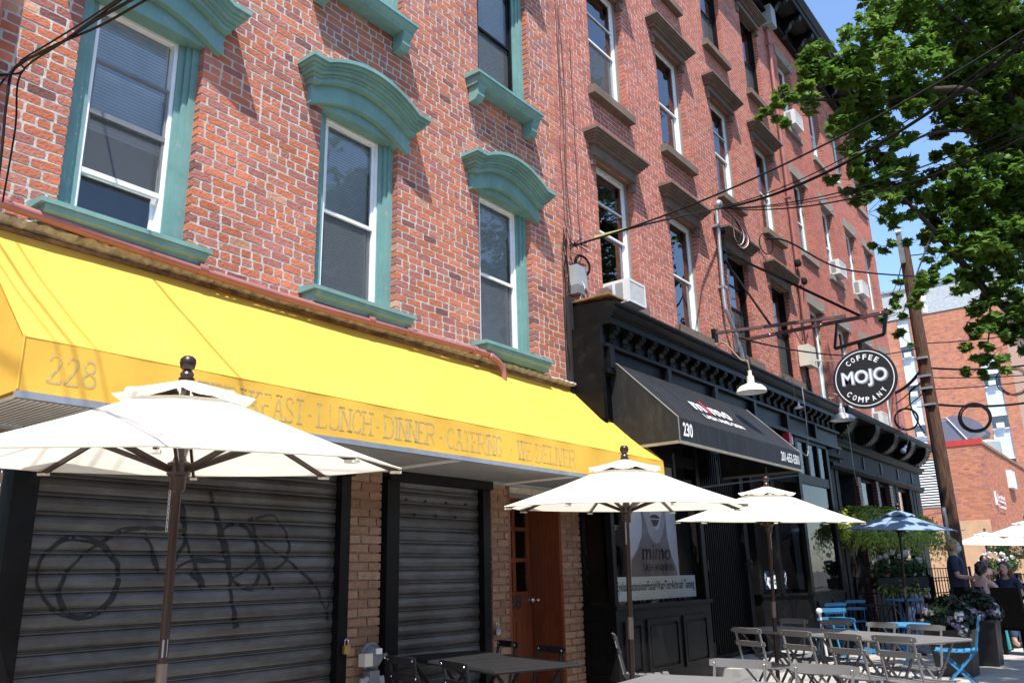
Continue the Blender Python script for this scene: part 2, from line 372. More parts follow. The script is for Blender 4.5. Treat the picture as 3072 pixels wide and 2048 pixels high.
# ---------------------------------------------------------------- ground
PITCH = 0.0695
def ground():
    o = MB().add([(-400, -400, -0.16), (900, -400, -0.16), (900, 900, -0.16), (-400, 900, -0.16)], [(0, 1, 2, 3)]).build('ground', M['ground'])
    o['kind'] = 'structure'
    o = MB().add([(-200, -12, -0.13), (500, -12, -0.13), (500, -0.62, -0.13), (-200, -0.62, -0.13)], [(0, 1, 2, 3)]).build('road', M['asphalt']); o['kind'] = 'structure'
    o = MB().add([(24.6, -0.4, -0.125), (36.6, -0.4, -0.125), (36.6, 120, -0.125), (24.6, 120, -0.125)], [(0, 1, 2, 3)]).build('side_road', M['asphalt']); o['kind'] = 'structure'
    mb = MB()
    for i in range(-6, 50): mb.box(i*2.0, i*2.0+1.985, -0.6, -0.44, -0.16, 0.0)
    o = mb.build('kerb', M['curb']); o['kind'] = 'structure'
    sw = MB().box(-12, 24.5, -0.44, 5.4, -0.16, -0.006).build('sidewalk', M['mortar']); sw['kind'] = 'structure'
    rnd = random.Random(3)
    for i in range(-4, 16):
        for j in range(4):
            x0 = i*1.52; y0 = -0.43+j*1.45
            mb = MB(); t = rnd.uniform(0.86, 1.08); mb.ct = (t, t, t*rnd.uniform(0.97, 1.0))
            dz = rnd.uniform(-0.003, 0.002)
            mb.box(x0+0.006, x0+1.514, y0+0.006, y0+1.444, -0.1, dz)
            mb.build('paving_slab', M['walk'], sw)
    pv = MB().box(24.5, 90, -0.44, 9, -0.16, -0.002).build('far_sidewalk', M['walk']); pv['kind'] = 'structure'
ground()

# ---------------------------------------------------------------- brickwork
def tones(kind, rnd):
    r = rnd.random()
    if kind == 'old':
        if r < 0.52: c = (0.55, 0.185, 0.105)
        elif r < 0.80: c = (0.41, 0.16, 0.13)
        elif r < 0.96: c = (0.48, 0.195, 0.14)
        elif r < 0.98: c = (0.56, 0.3, 0.2)
        else: c = (0.25, 0.11, 0.1)
    elif kind == 'new':
        c = (0.54, 0.185, 0.13) if r < 0.6 else ((0.49, 0.175, 0.13) if r < 0.9 else (0.43, 0.18, 0.15))
    elif kind == 'brown':
        c = (0.35, 0.21, 0.13) if r < 0.6 else ((0.3, 0.175, 0.115) if r < 0.85 else (0.39, 0.25, 0.16))
    elif kind == 'orange':
        c = (0.54, 0.22, 0.13) if r < 0.7 else ((0.48, 0.185, 0.115) if r < 0.9 else (0.38, 0.17, 0.15))
    else: c = (0.36, 0.11, 0.07)
    v = rnd.uniform(0.85, 1.14)
    return tuple(x*v for x in c)

def lay(x0, x1, z0, z1, op, kind, seed, L=0.205, H=PITCH, joint=0.0145, headers=7, jag=None):
    """list of bricks (xa, xb, za, zb, leftfree, rightfree, tone)"""
    rnd = random.Random(seed); out = []; n = int(round((z1-z0)/H))
    for k in range(n):
        za = z0+k*H; zb = za+H; zm = (za+zb)/2
        iv = [(x0, x1)]
        for (a, b, c, d) in op:
            if c < zm < d:
                nv = []
                for (p, q) in iv:
                    if b <= p or a >= q: nv.append((p, q)); continue
                    if a > p: nv.append((p, a))
                    if b < q: nv.append((b, q))
                iv = nv
        hd = headers and (k % headers == 3)
        l = L/2 if hd else L
        off = (L/2 if (k % 2) else 0.0) + rnd.uniform(-0.012, 0.012)
        for (p, q) in iv:
            x = p; nxt = math.floor((p-x0-off)/l+1)*l+off+x0
            if nxt-p < 0.045: nxt += l
            while x < q-0.012:
                xe = min(nxt+rnd.uniform(-0.006, 0.006), q)
                if q-xe < 0.045: xe = q
                split = (not hd) and kind == 'old' and (xe-x) > 0.18 and rnd.random() < 0.13
                segs = [(x, (x+xe)/2), ((x+xe)/2, xe)] if split else [(x, xe)]
                for (u, v) in segs:
                    out.append((u+(0 if u == p else joint/2), v-(0 if v == q else joint/2), za+joint/2, zb-joint/2,
                                u == p, v == q, tones(kind, rnd)))
                x = xe; nxt = xe+l
    return out

def brick_mb(mb, b, y, rnd, jit, dep_edge=0.1, axis='X', proud=0.003):
    xa, xb, za, zb, lf, rf, tn = b
    d = dep_edge if (lf or rf) else 0.03
    mb.ct = tn
    j = lambda a: rnd.uniform(-a, a)
    yo = y-rnd.uniform(0, proud)
    tilt = j(jit*0.8)
    w = xb-xa
    # front face with a mid vertex top and bottom so edges are not ruler straight
    if jit > 0.003:
        wv = lambda x: 0.0042*sin(x*1.9+za*0.8)+0.0028*sin(x*5.3+za*2.1)
        c = 0.005
        f = [(xa+(0 if lf else c*0.6), za+j(jit)+wv(xa)+c*0.5), (xa+w*0.12, za+j(jit*0.6)+wv(xa)), (xa+w*0.5, za+j(jit)+wv(xa+w/2)), (xa+w*0.85, za+j(jit*0.7)+wv(xb)), (xb-(0 if rf else c*0.6), za+j(jit)+tilt+wv(xb)+c*0.5),
             (xb+j(jit)*(0 if rf else 1), (za+zb)/2+wv(xb)), (xb-(0 if rf else c*0.6), zb+j(jit)+tilt+wv(xb)-c*0.5), (xa+w*0.86, zb+j(jit*0.7)+wv(xb)), (xa+w*0.5, zb+j(jit)+wv(xa+w/2)), (xa+w*0.12, zb+j(jit*0.7)+wv(xa)), (xa+(0 if lf else c*0.6), zb+j(jit)+wv(xa)-c*0.5), (xa+j(jit)*(0 if lf else 1), (za+zb)/2+wv(xa))]
    else:
        f = [(xa+j(jit)*(0 if lf else 1), za+j(jit)), (xa+w*0.5, za+j(jit)), (xb+j(jit)*(0 if rf else 1), za+j(jit)+tilt),
         (xb+j(jit)*(0 if rf else 1), zb+j(jit)+tilt), (xa+w*0.5, zb+j(jit)), (xa+j(jit)*(0 if lf else 1), zb+j(jit))]
    K = len(f)
    if axis == 'X':
        vs = [(p[0], yo, p[1]) for p in f]+[(p[0], y+d, p[1]) for p in f]
    else:  # wall running along Y, facing -X: p[0] is Y
        vs = [(yo, p[0], p[1]) for p in f]+[(y+d, p[0], p[1]) for p in f]
    fs = [tuple(range(K))]+[(i, i+K, (i+1) % K+K, (i+1) % K) for i in range(K)]
    if axis == 'X': mb.add(vs, fs)
    else: mb.add(vs, [tuple(reversed(q)) for q in fs])

def brickwork(parent, bricks, y, seed, m, npart=300, jit=0.0015, axis='X', near=None, dep=0.1, proud=0.003):
    rnd = random.Random(seed)
    if near is not None:
        def key(b):
            cx = (b[0]+b[1])/2; cz = (b[2]+b[3])/2
            return near(cx, cz)
        bricks = sorted(bricks, key=key)
    else: npart = 0
    rest = MB()
    for i, b in enumerate(bricks):
        if i < npart:
            mb = MB(); brick_mb(mb, b, y, rnd, jit, dep, axis, proud); mb.build('brick', m, parent)
        else: brick_mb(rest, b, y, rnd, jit, dep, axis, proud)
    if rest.v:
        o = rest.build('brickwork', m, parent); o['kind'] = 'stuff'

def wall_body(mb, x0, x1, z0, z1, op, y0, y1, ins=0.006, axis='X'):
    xs = sorted(set([x0, x1]+[max(x0, min(x1, o[0]-ins)) for o in op]+[max(x0, min(x1, o[1]+ins)) for o in op]))
    zs = sorted(set([z0, z1]+[max(z0, min(z1, o[2]-ins)) for o in op]+[max(z0, min(z1, o[3]+ins)) for o in op]))
    for a, b in zip(xs[:-1], xs[1:]):
        if b-a < 1e-4: continue
        run = None
        for c, d in zip(zs[:-1], zs[1:]):
            xm, zm = (a+b)/2, (c+d)/2
            hole = any(o[0]-ins < xm < o[1]+ins and o[2]-ins < zm < o[3]+ins for o in op)
            if hole:
                if run: mb.box(a, b, y0, y1, run[0], run[1]) if axis == 'X' else mb.box(y0, y1, a, b, run[0], run[1])
                run = None
            else: run = (run[0], d) if run else (c, d)
        if run: mb.box(a, b, y0, y1, run[0], run[1]) if axis == 'X' else mb.box(y0, y1, a, b, run[0], run[1])

def blinds(mb, x0, x1, z0, z1, y, pitch=0.026, open_=1.08):
    n = int((z1-z0)/pitch)
    for i in range(n):
        z = z1-(i+0.5)*pitch
        mb.add([(x0, y-0.003, z-pitch*open_/2), (x1, y-0.003, z-pitch*open_/2), (x1, y+0.003, z+pitch*open_/2), (x0, y+0.003, z+pitch*open_/2)], [(0, 1, 2, 3)])

def pane(win, x0, x1, z0, z1, y, m=None):
    m = m or ('glassb' if x1 < 7.6 else 'glass')
    MB().add([(x0, y, z0), (x1, y, z0), (x1, y, z1), (x0, y, z1)], [(0, 1, 2, 3)]).build('pane', M[m], win)

def sash(win, x0, x1, z0, z1, y, m, t=0.035, dep=0.03):
    mb = MB()
    mb.box(x0, x0+t, y, y+dep, z0, z1); mb.box(x1-t, x1, y, y+dep, z0, z1)
    mb.box(x0+t, x1-t, y, y+dep, z1-t, z1); mb.box(x0+t, x1-t, y, y+dep, z0, z0+t)
    mb.build('sash', m, win)
    return (x0+t*0.8, x1-t*0.8, z0+t*0.8, z1-t*0.8)

Y0 = 5.1
# ---- arched teal hood in stepped bands
def hood_arch(parent, cx, zt, W=0.71, zh=5.3):
    def top(u): return zt+0.165*max(0.0, 1-(u/0.55)**2) if abs(u) < 0.55 else zt
    N = 26
    def band(mb, hw, a0, a1, yf, yb=Y0+0.01, under=None):
        us = [-hw+2*hw*i/N for i in range(N+1)]
        # keep the kinks at +-0.55
        us = sorted(set(us+[-0.55, 0.55])) if hw > 0.56 else us
        k = len(us); vs = []
        for u in us:
            zz = top(u)
            for (y, z) in ((yf, zz-a0), (yf, zz-a1), (yb, zz-a1), (yb, zz-a0)): vs.append((cx+u, y, z))
        fs = []
        for i in range(k-1):
            a, b = i*4, (i+1)*4
            for e in range(4): fs.append((a+e, b+e, b+(e+1) % 4, a+(e+1) % 4))
        fs += [(0, 1, 2, 3), ((k-1)*4+3, (k-1)*4+2, (k-1)*4+1, (k-1)*4)]
        mb.add(vs, fs)
    h = emp('window_hood', parent)
    mb = MB(); band(mb, W, 0, 0.035, 4.865); band(mb, W-0.012, 0.036, 0.06, 4.885); mb.build('crown', M['teal'], h)
    mb = MB(); band(mb, W-0.035, 0.061, 0.085, 4.915); band(mb, W-0.05, 0.086, 0.115, 4.935); band(mb, W-0.075, 0.116, 0.14, 4.965); band(mb, W-0.095, 0.141, 0.185, 4.985); mb.build('moulding', M['teal'], h)
    mb = MB(); band(mb, W-0.115, 0.186, 0.36, 5.045, Y0+0.16); mb.build('frieze', M['teal'], h)
    # tympanum board under the arch, flat lower edge
    mb = MB(); n = 20; hw = 0.5; vs = []
    for i in range(n+1):
        u = -hw+2*hw*i/n; vs += [(cx+u, 5.1, zh), (cx+u, 5.1, max(zh+0.001, top(u)-0.34)), (cx+u, 5.3, zh)]
    fs = []
    for i in range(n): a = i*3; fs += [(a, a+3, a+4, a+1), (a+2, a+5, a+3, a)]
    mb.add(vs, fs); mb.build('tympanum', M['teal'], h)
    return h

def sill_teal(parent, cx, zt, hw=0.57, brackets=False):
    s = emp('window_sill', parent)
    mb = MB()
    mb.add([(cx-hw, 4.89, zt-0.004), (cx+hw, 4.89, zt-0.004), (cx+hw, 5.2, zt+0.035), (cx-hw, 5.2, zt+0.035),
            (cx-hw, 4.89, zt-0.035), (cx+hw, 4.89, zt-0.035), (cx+hw, 5.2, zt-0.035), (cx-hw, 5.2, zt-0.035)],
           [(0, 1, 2, 3), (7, 6, 5, 4), (4, 5, 1, 0), (5, 6, 2, 1), (7, 4, 0, 3)])
    mb.build('slab', M['teal'], s)
    mb = MB()
    mb.prism([(4.9, zt-0.036), (4.905, zt-0.075), (4.935, zt-0.095), (4.945, zt-0.125), (4.985, zt-0.13), (5.09, zt-0.13), (5.09, zt-0.036)], cx-hw+0.03, cx+hw-0.03, 'X')
    mb.build('moulding', M['teal'], s)
    if brackets:
        for sx in (-1, 1):
            mb = MB(); c = cx+sx*(hw-0.11)
            mb.prism([(4.94, zt-0.1), (4.935, zt-0.16), (4.96, zt-0.2), (4.955, zt-0.25), (5.0, zt-0.3), (5.09, zt-0.31), (5.09, zt-0.1)], c-0.055, c+0.055, 'X')
            mb.build('bracket', M['teal'], s)
    return s

def teal_window(parent, x0, x1, zs, zh, style='normal', white=True):
    """x0,x1: masonry opening, zs sill, zh glass head"""
    w = emp('window', parent)
    wm = M['white'] if white else M['blackpaint']
    mb = MB()
    for (a, b, s) in ((x0, x0+0.14, 1), (x1-0.14, x1, -1)):
        e0 = x0 if s == 1 else x1
        for (d0, d1, yf) in ((0, 0.055, 5.165), (0.055, 0.095, 5.185), (0.095, 0.14, 5.21)):
            xa, xb = sorted((e0+s*(d0 if d0 else -0.004), e0+s*d1)); mb.box(xa, xb, yf, 5.33, zs, zh+0.02)
    mb.box(x0-0.004, x1+0.004, 5.2, 5.33, zh+0.02, zh+0.1)
    mb.build('casing', M['teal'], w)
    a, b = x0+0.14, x1-0.14
    mb = MB()
    mb.box(a, a+0.028, 5.225, 5.32, zs, zh); mb.box(b-0.028, b, 5.225, 5.32, zs, zh); mb.box(a+0.028, b-0.028, 5.225, 5.32, zh-0.028, zh)
    mb.box(a+0.028, b-0.028, 5.225, 5.32, zs, zs+0.025)
    mb.build('frame', wm, w)
    a += 0.028; b -= 0.028; zt = zh-0.028; zb = zs+0.025
    if style == 'storm':
        zr = [zb, 4.01, 4.46, 4.86, zt]
        g = M['boxgrey']
        q = sash(w, a, b, zr[0], zr[1]+0.02, 5.285, M['white'], 0.03); pane(w, *q, 5.297)
        q = sash(w, a, b, zr[1], zr[3], 5.24, M['metergrey'], 0.018, 0.012)
        MB().box(a+0.01, b-0.01, 5.245, 5.247, zr[1]+0.02, zr[2]).build('insect_screen', M['screen'], w)
        MB().box(a, b, 5.232, 5.262, zr[1]-0.016, zr[1]+0.02).build('rail', M['white'], w)
        MB().box(a, b, 5.232, 5.27, zr[2]-0.02, zr[2]+0.02).build('rail', M['metergrey'], w)
        MB().box(a, b, 5.236, 5.252, zr[3]-0.01, zr[3]+0.01).build('rail', M['metergrey'], w)
        pane(w, a+0.01, b-0.01, zr[2]+0.02, zr[3], 5.25); pane(w, a+0.01, b-0.01, zr[1]+0.02, zr[2], 5.29)
        pane(w, a+0.01, b-0.01, zr[3], zr[4], 5.285)
        mb = MB(); blinds(mb, a+0.005, b-0.005, zr[2]-0.12, zt, 5.3); mb.build('blind', M['blind'], w)
        MB().box(a, b, 5.31, 5.325, zt-0.05, zt).build('blind_rail', M['blind'], w)
        MB().box(a, b, 5.42, 5.44, zb, zr[2]-0.1).build('curtain', M['room'], w)
    else:
        zm = zs+(zh-zs)*0.49
        q = sash(w, a, b, zm-0.015, zt, 5.245, wm, 0.03); pane(w, *q, 5.255)
        q = sash(w, a, b, zb, zm+0.015, 5.28, M['metergrey'] if white else wm, 0.026); pane(w, *q, 5.292)
        MB().box(a+0.005, b-0.005, 5.268, 5.27, zb, zm-0.01).build('insect_screen', M['screen'], w)
        mb = MB(); blinds(mb, a+0.003, b-0.003, zb+0.02, zt, 5.302); mb.build('blind', M['blind'], w)
    return w

def interior(parent, x0, x1, z0, z1, y=5.75):
    MB().box(x0, x1, y, y+0.02, z0, z1).build('room_backing', M['room'], parent)

def building_one():
    B = thing('brick_rowhouse', 'old patchy red brick house with teal arched window hoods above the yellow awning', 'building', (0, 0, 0))
    wins = [(2.0, 2.89, 3.57, 5.29), (4.02, 4.94, 3.59, 5.33), (6.13, 7.06, 3.6, 5.35)]
    wins3 = [(2.0, 2.89, 6.63, 8.5), (4.04, 4.97, 6.63, 8.5), (6.15, 7.1, 6.63, 8.5)]
    ops = [(a, b, c, (5.47 if d < 6 else 8.66)) for a, b, c, d in wins+wins3]
    shop = [(-4, 7.9, -1, 3.36)]
    br = lay(-0.6, 7.655, 3.42, 11.0, ops, 'old', 5, L=0.187)
    brickwork(B, br, Y0, 11, M['brickold'], 300, 0.0032, near=lambda x, z: (x-3.45)**2*0.55+(z-4.4)**2 + (50 if x < 1.66 else 0), dep=0.12, proud=0.0025)
    mb = MB(); wall_body(mb, -0.6, 7.66, 2.15, 11.1, ops, Y0+0.0008, Y0+0.35); mb.build('wall', M['mortar'], B)
    mb = MB(); mb.box(-0.6, 7.66, Y0+0.1, 12, 11.1, 11.3); mb.box(-0.6, -0.4, Y0+0.35, 12, 0, 11.1); mb.build('roof', M['blackflat'], B)
    interior(B, -0.4, 7.6, 2.3, 11.0)
    MB().box(-0.6, 7.66, 5.45, 5.75, 5.9, 6.1).build('floor_edge', M['dark'], B)
    for i, (a, b, c, d) in enumerate(wins):
        teal_window(B, a, b, c, d, 'storm' if i == 0 else 'normal')
        cx = (a+b)/2
        hood_arch(B, cx-0.03, 5.62, zh=d-0.01); sill_teal(B, cx-0.045, 3.585)
    for i, (a, b, c, d) in enumerate(wins3):
        teal_window(B, a, b, c, d, 'normal', white=False)
        cx = (a+b)/2
        hood_arch(B, cx-0.03, 8.8, zh=8.48); sill_teal(B, cx-0.1, 6.605, 0.6, True)
    # rough stone ledge over the awning
    rnd = random.Random(4); mb = MB(); x = -0.6
    xs = [];
    while x < 7.78: xs.append(x); x += rnd.uniform(0.018, 0.05)
    xs.append(7.78); vs = []
    for x in xs:
        a = rnd.uniform(-0.014, 0.01); b = rnd.uniform(-0.01, 0.008); c = rnd.uniform(-0.008, 0.008)
        vs += [(x, 5.12, 3.452), (x, 4.995+a, 3.446+b*0.4), (x, 4.985+a+b, 3.432+c), (x, 5.02+c, 3.405+b), (x, 5.12, 3.4)]
    fs = []
    for i in range(len(xs)-1):
        for e in range(4): fs.append((i*5+e, i*5+5+e, i*5+6+e, i*5+1+e))
    k = (len(xs)-1)*5; fs += [(k, k+1, k+2, k+3, k+4), (4, 3, 2, 1, 0)]
    mb.add(vs, fs); mb.build('stone_ledge', M['stone'], B)
    # ground floor piers of brown rock faced brick
    gm = MB()
    piers = [(0.2, 1.9), (4.44, 4.77), (6.2, 6.45), (7.36, 7.83)]
    rest = []
    for (a, b) in piers:
        rest += lay(a, b, 0.02, 2.2, [], 'brown', int(a*10)+1, L=0.2, headers=0)
        gm.box(a+0.004, b-0.004, 5.068, 5.4, 0, 2.24)
    gm.box(-0.6, 7.9, 5.12, 5.4, 2.24, 3.4)
    gm.build('pier_core', M['mortar3'], B)
    brickwork(B, rest, 5.055, 23, M['brick'], 0, 0.0025, dep=0.1, proud=0.008)
    # the reveal side of the right hand pier at the door
    return B

def shutter(x0, x1, label, nch=19, z1=2.12, tagd=None):
    S = thing('rolling_shutter', label, 'shutter', (0, 0, 0))
    H = 0.11; N = 6
    def yprof(z):
        t = (z % H)/H
        return 5.13-0.018*sin(pi*min(1, max(0, (t-0.06)/0.84)))**0.8 if 0.06 < t < 0.9 else 5.134
    for k in range(nch+1):
        if k*H > z1: break
        mb = MB(); vs = []
        zz = [k*H+H*f for f in (0.0, 0.06, 0.13, 0.25, 0.48, 0.7, 0.83, 0.9, 0.905, 0.985)]
        for z in zz:
            f = (z-k*H)/H; y = 5.133 if f <= 0.061 else (5.133-0.02*sin(pi*(f-0.06)/0.84)**0.7 if f < 0.9 else 5.122)
            if f > 0.9: y = 5.119
            vs += [(x0, y, z), (x1, y, z)]
        mb.add(vs, [(2*i, 2*i+1, 2*i+3, 2*i+2) for i in range(len(zz)-1)])
        o = mb.build('slat', M['shutter'], S, smooth=False)
    mb = MB(); mb.box(x0-0.13, x0+0.01, 5.03, 5.2, 0, z1+0.05); mb.build('guide', M['blackpaint'], S)
    mb = MB(); mb.box(x1-0.01, x1+0.085, 5.05, 5.2, 0, z1+0.05); mb.build('guide', M['blackpaint'], S)
    mb = MB(); mb.box(x0-0.13, x1+0.085, 5.0, 5.25, z1+0.02, z1+0.1); mb.build('head_box', M['blackpaint'], S)
    MB().box(x0, x1, 5.15, 5.17, 0, z1).build('backing', M['dark'], S)
    return S

GRAF = [[(2.65, 1.39), (2.65, 1.34), (2.63, 1.28), (2.6, 1.24), (2.56, 1.2), (2.51, 1.18), (2.45, 1.17), (2.39, 1.18), (2.33, 1.2), (2.28, 1.23), (2.24, 1.27), (2.21, 1.32), (2.18, 1.37), (2.18, 1.42), (2.18, 1.48), (2.2, 1.52), (2.24, 1.56), (2.28, 1.6), (2.33, 1.62), (2.39, 1.62), (2.45, 1.61), (2.51, 1.59), (2.56, 1.56), (2.6, 1.51), (2.64, 1.46), (2.65, 1.4)],
 [(2.76, 1.69), (2.64, 1.67), (2.54, 1.61), (2.42, 1.52), (2.34, 1.42), (2.31, 1.32), (2.33, 1.25), (2.38, 1.19), (2.45, 1.16)], [(2.76, 1.69), (2.9, 1.69), (3.05, 1.68)],
 [(2.79, 1.65), (2.85, 1.57), (2.88, 1.48), (2.93, 1.41)], [(2.96, 1.36), (2.99, 1.44), (3.03, 1.51), (3.08, 1.62)],
 [(3.01, 1.73), (2.99, 1.82), (3.02, 1.85), (3.05, 1.78), (3.08, 1.63), (3.14, 1.51), (3.19, 1.41), (3.24, 1.31)], [(3.04, 1.45), (3.13, 1.49), (3.27, 1.49), (3.41, 1.48)], [(3.13, 1.42), (3.24, 1.31)],
 [(3.23, 1.95), (3.29, 1.81), (3.33, 1.7), (3.37, 1.6), (3.41, 1.48), (3.44, 1.37), (3.45, 1.27), (3.48, 1.17), (3.51, 1.05)],
 [(3.34, 1.68), (3.4, 1.73), (3.51, 1.73), (3.59, 1.66), (3.65, 1.56), (3.63, 1.48), (3.53, 1.41), (3.46, 1.38), (3.47, 1.35), (3.59, 1.3), (3.64, 1.32), (3.67, 1.4)],
 [(3.57, 1.79), (3.61, 1.68), (3.66, 1.51), (3.72, 1.4), (3.8, 1.29)],
 [(3.61, 1.78), (3.75, 1.81), (3.84, 1.74), (3.91, 1.63), (3.9, 1.51), (3.8, 1.43), (3.69, 1.43)],
 [(3.59, 1.69), (3.71, 1.6), (3.88, 1.51), (4.02, 1.42), (4.18, 1.3), (4.28, 1.14), (4.34, 1.31)], [(4.3, 1.12), (4.3, 1.06)]]
def shop_left():
    S1 = shutter(2.08, 4.355, 'wide dark rolling shutter with black spray paint scrawl', 19)
    H = 0.11
    def onslat(P):
        f = (P.z % H)/H
        y = 5.133 if f <= 0.061 else (5.133-0.02*sin(pi*(f-0.06)/0.84)**0.7 if f < 0.9 else 5.119)
        P.y = y-0.0022; return P
    mb = MB()
    wd = [0.034, 0.03, 0.026, 0.034, 0.028, 0.036, 0.032, 0.03, 0.05, 0.026, 0.042, 0.022, 0.02, 0.034]
    for s, w in zip(GRAF, wd):
        # fine resampling so that the paint follows the slats
        p = smooth_path(s, 10); q = []
        for a, b in zip(p[:-1], p[1:]):
            n = max(1, int(math.dist(a, b)/0.006))
            for i in range(n): q.append((a[0]+(b[0]-a[0])*i/n, a[1]+(b[1]-a[1])*i/n))
        q.append(p[-1])
        rr = random.Random(int(w*1e4)+len(s))
        ph = rr.random()*6
        ribbon(mb, q, lambda t: w*(0.8+0.3*sin(ph+t*9)), (0, 5.1, 0), (1, 0, 0), (0, 0, 1), f=onslat)
    mb.build('spray_paint', M['graffiti'], S1)
    S2 = shutter(4.95, 6.09, 'narrow dark rolling shutter between two tan brick piers', 19)
    mb = MB()
    for x, z in [(5.12, 2.0), (5.36, 2.0), (5.63, 2.0), (5.9, 2.0), (5.23, 1.875), (5.5, 1.875), (5.76, 1.875)]:
        mb.tube([(x, 5.109, z), (x, 5.12, z)], 0.011, 10)
    mb.build('peep_hole', M['graffiti'], S2)
    # padlocks
    for (x, z, m, lab) in ((4.27+0.14, 0.86, 'brass', 'small brass padlock on the wide shutter beside the gas meter'), (6.22, 0.88, 'chrome', 'silver round padlock on the narrow shutter near the wooden door')):
        T = thing('padlock', lab, 'padlock', (x, 5.02, z))
        if m == 'brass': MB().box(-0.028, 0.028, -0.014, 0.014, -0.045, 0.015).build('body', M[m], T)
        else: MB().lathe([(0.001, -0.014), (0.034, -0.012), (0.036, 0), (0.034, 0.012), (0.001, 0.014)], (0, 0, -0.02), 20, Matrix.Rotation(pi/2, 3, 'X')).build('body', M[m], T, smooth=True)
        pts = [(-0.018, 0, 0.012)]+[(-0.018*cos(t), 0, 0.04+0.018*sin(t)) for t in [i*pi/8 for i in range(9)]]+[(0.018, 0, 0.012)]
        MB().tube(pts, 0.0045, 6).build('shackle', M['chrome'], T)
    # door
    D = thing('wooden_door', 'recessed reddish wooden door with six lace curtained panes, number 228', 'door', (0, 0, 0))
    yl = 5.45
    mb = MB()
    x0, x1 = 6.5, 7.35
    cols = [(6.56, 6.78), (6.83, 7.03), (7.08, 7.28)]; rows = [(1.19, 1.49), (1.53, 1.81), (1.85, 2.08)]
    op = [(a, b, c, d) for a, b in cols for c, d in rows]
    wall_body(mb, x0, x1, 0.1, 2.5, op, yl, yl+0.045, 0.0)
    mb.build('leaf', M['wood'], D)
    for a, b in cols:
        for c, d in rows:
            MB().box(a, b, yl+0.02, yl+0.024, c, d).build('pane', M['glassd'], D)
    mb = MB(); rr = random.Random(2)
    for a, b in cols:
        for c, d in rows:
            for i in range(34):
                x = rr.uniform(a+0.01, b-0.02); z = rr.uniform(c+0.01, d-0.03); s = rr.uniform(0.008, 0.022)
                mb.add([(x, yl+0.04, z), (x+s*0.5, yl+0.041, z+s), (x, yl+0.04, z+2*s), (x-s*0.5, yl+0.041, z+s)], [(0, 1, 2, 3)])
    mb.build('lace_curtain', mat('lace', (0.8, 0.79, 0.74), 0.9), D)
    MB().box(x0, x1, yl+0.06, yl+0.07, 1.1, 2.2).build('backing', M['dark'], D)
    for (a, b, c, d) in ((6.6, 6.92, 0.25, 0.95), (7.0, 7.32, 0.25, 0.95)):
        mb = MB(); mb.box(a, b, yl-0.008, yl+0.003, c, d); mb.box(a+0.05, b-0.05, yl-0.016, yl-0.0075, c+0.06, d-0.06); mb.build('panel', M['wood'], D)
    mb = MB(); put_text(mb, '228', (6.82, yl-0.004, 1.02), (1, 0, 0), (0, 0, 1), w=0.34, h=0.14, bold=0.02); mb.build('number', M['textdark'], D)
    for z in (1.1,):
        mb = MB(); mb.lathe([(0.0, 0.0), (0.03, 0.002), (0.03, 0.008), (0.012, 0.012), (0.012, 0.035), (0.027, 0.045), (0.031, 0.06), (0.022, 0.074), (0.0, 0.078)], (7.295, yl-0.001, z), 16, Matrix.Rotation(pi/2, 3, 'X'))
        mb.build('knob', M['chrome'], D, smooth=True)
        mb = MB(); mb.sphere((7.325, yl-0.1, z), 0.018); mb.build('knob', M['chrome'], D, smooth=True)
    mb = MB()
    mb.box(7.335, 7.358, 5.045, 5.5, 0.1, 2.3)
    mb.box(6.46, 7.36, 5.07, 5.5, 2.3, 2.34); mb.box(6.45, 6.5, 5.06, 5.5, 0.1, 2.3)
    mb.build('jamb', M['wood'], D)
    mb = MB(); mb.box(7.32, 7.334, 5.05, 5.09, 0.1, 2.24); mb.build('jamb_edge', M['wood'], D)
    MB().box(6.45, 7.4, 4.95, 5.6, 0.0, 0.1).build('threshold', M['curb'], D)
building_one(); shop_left()

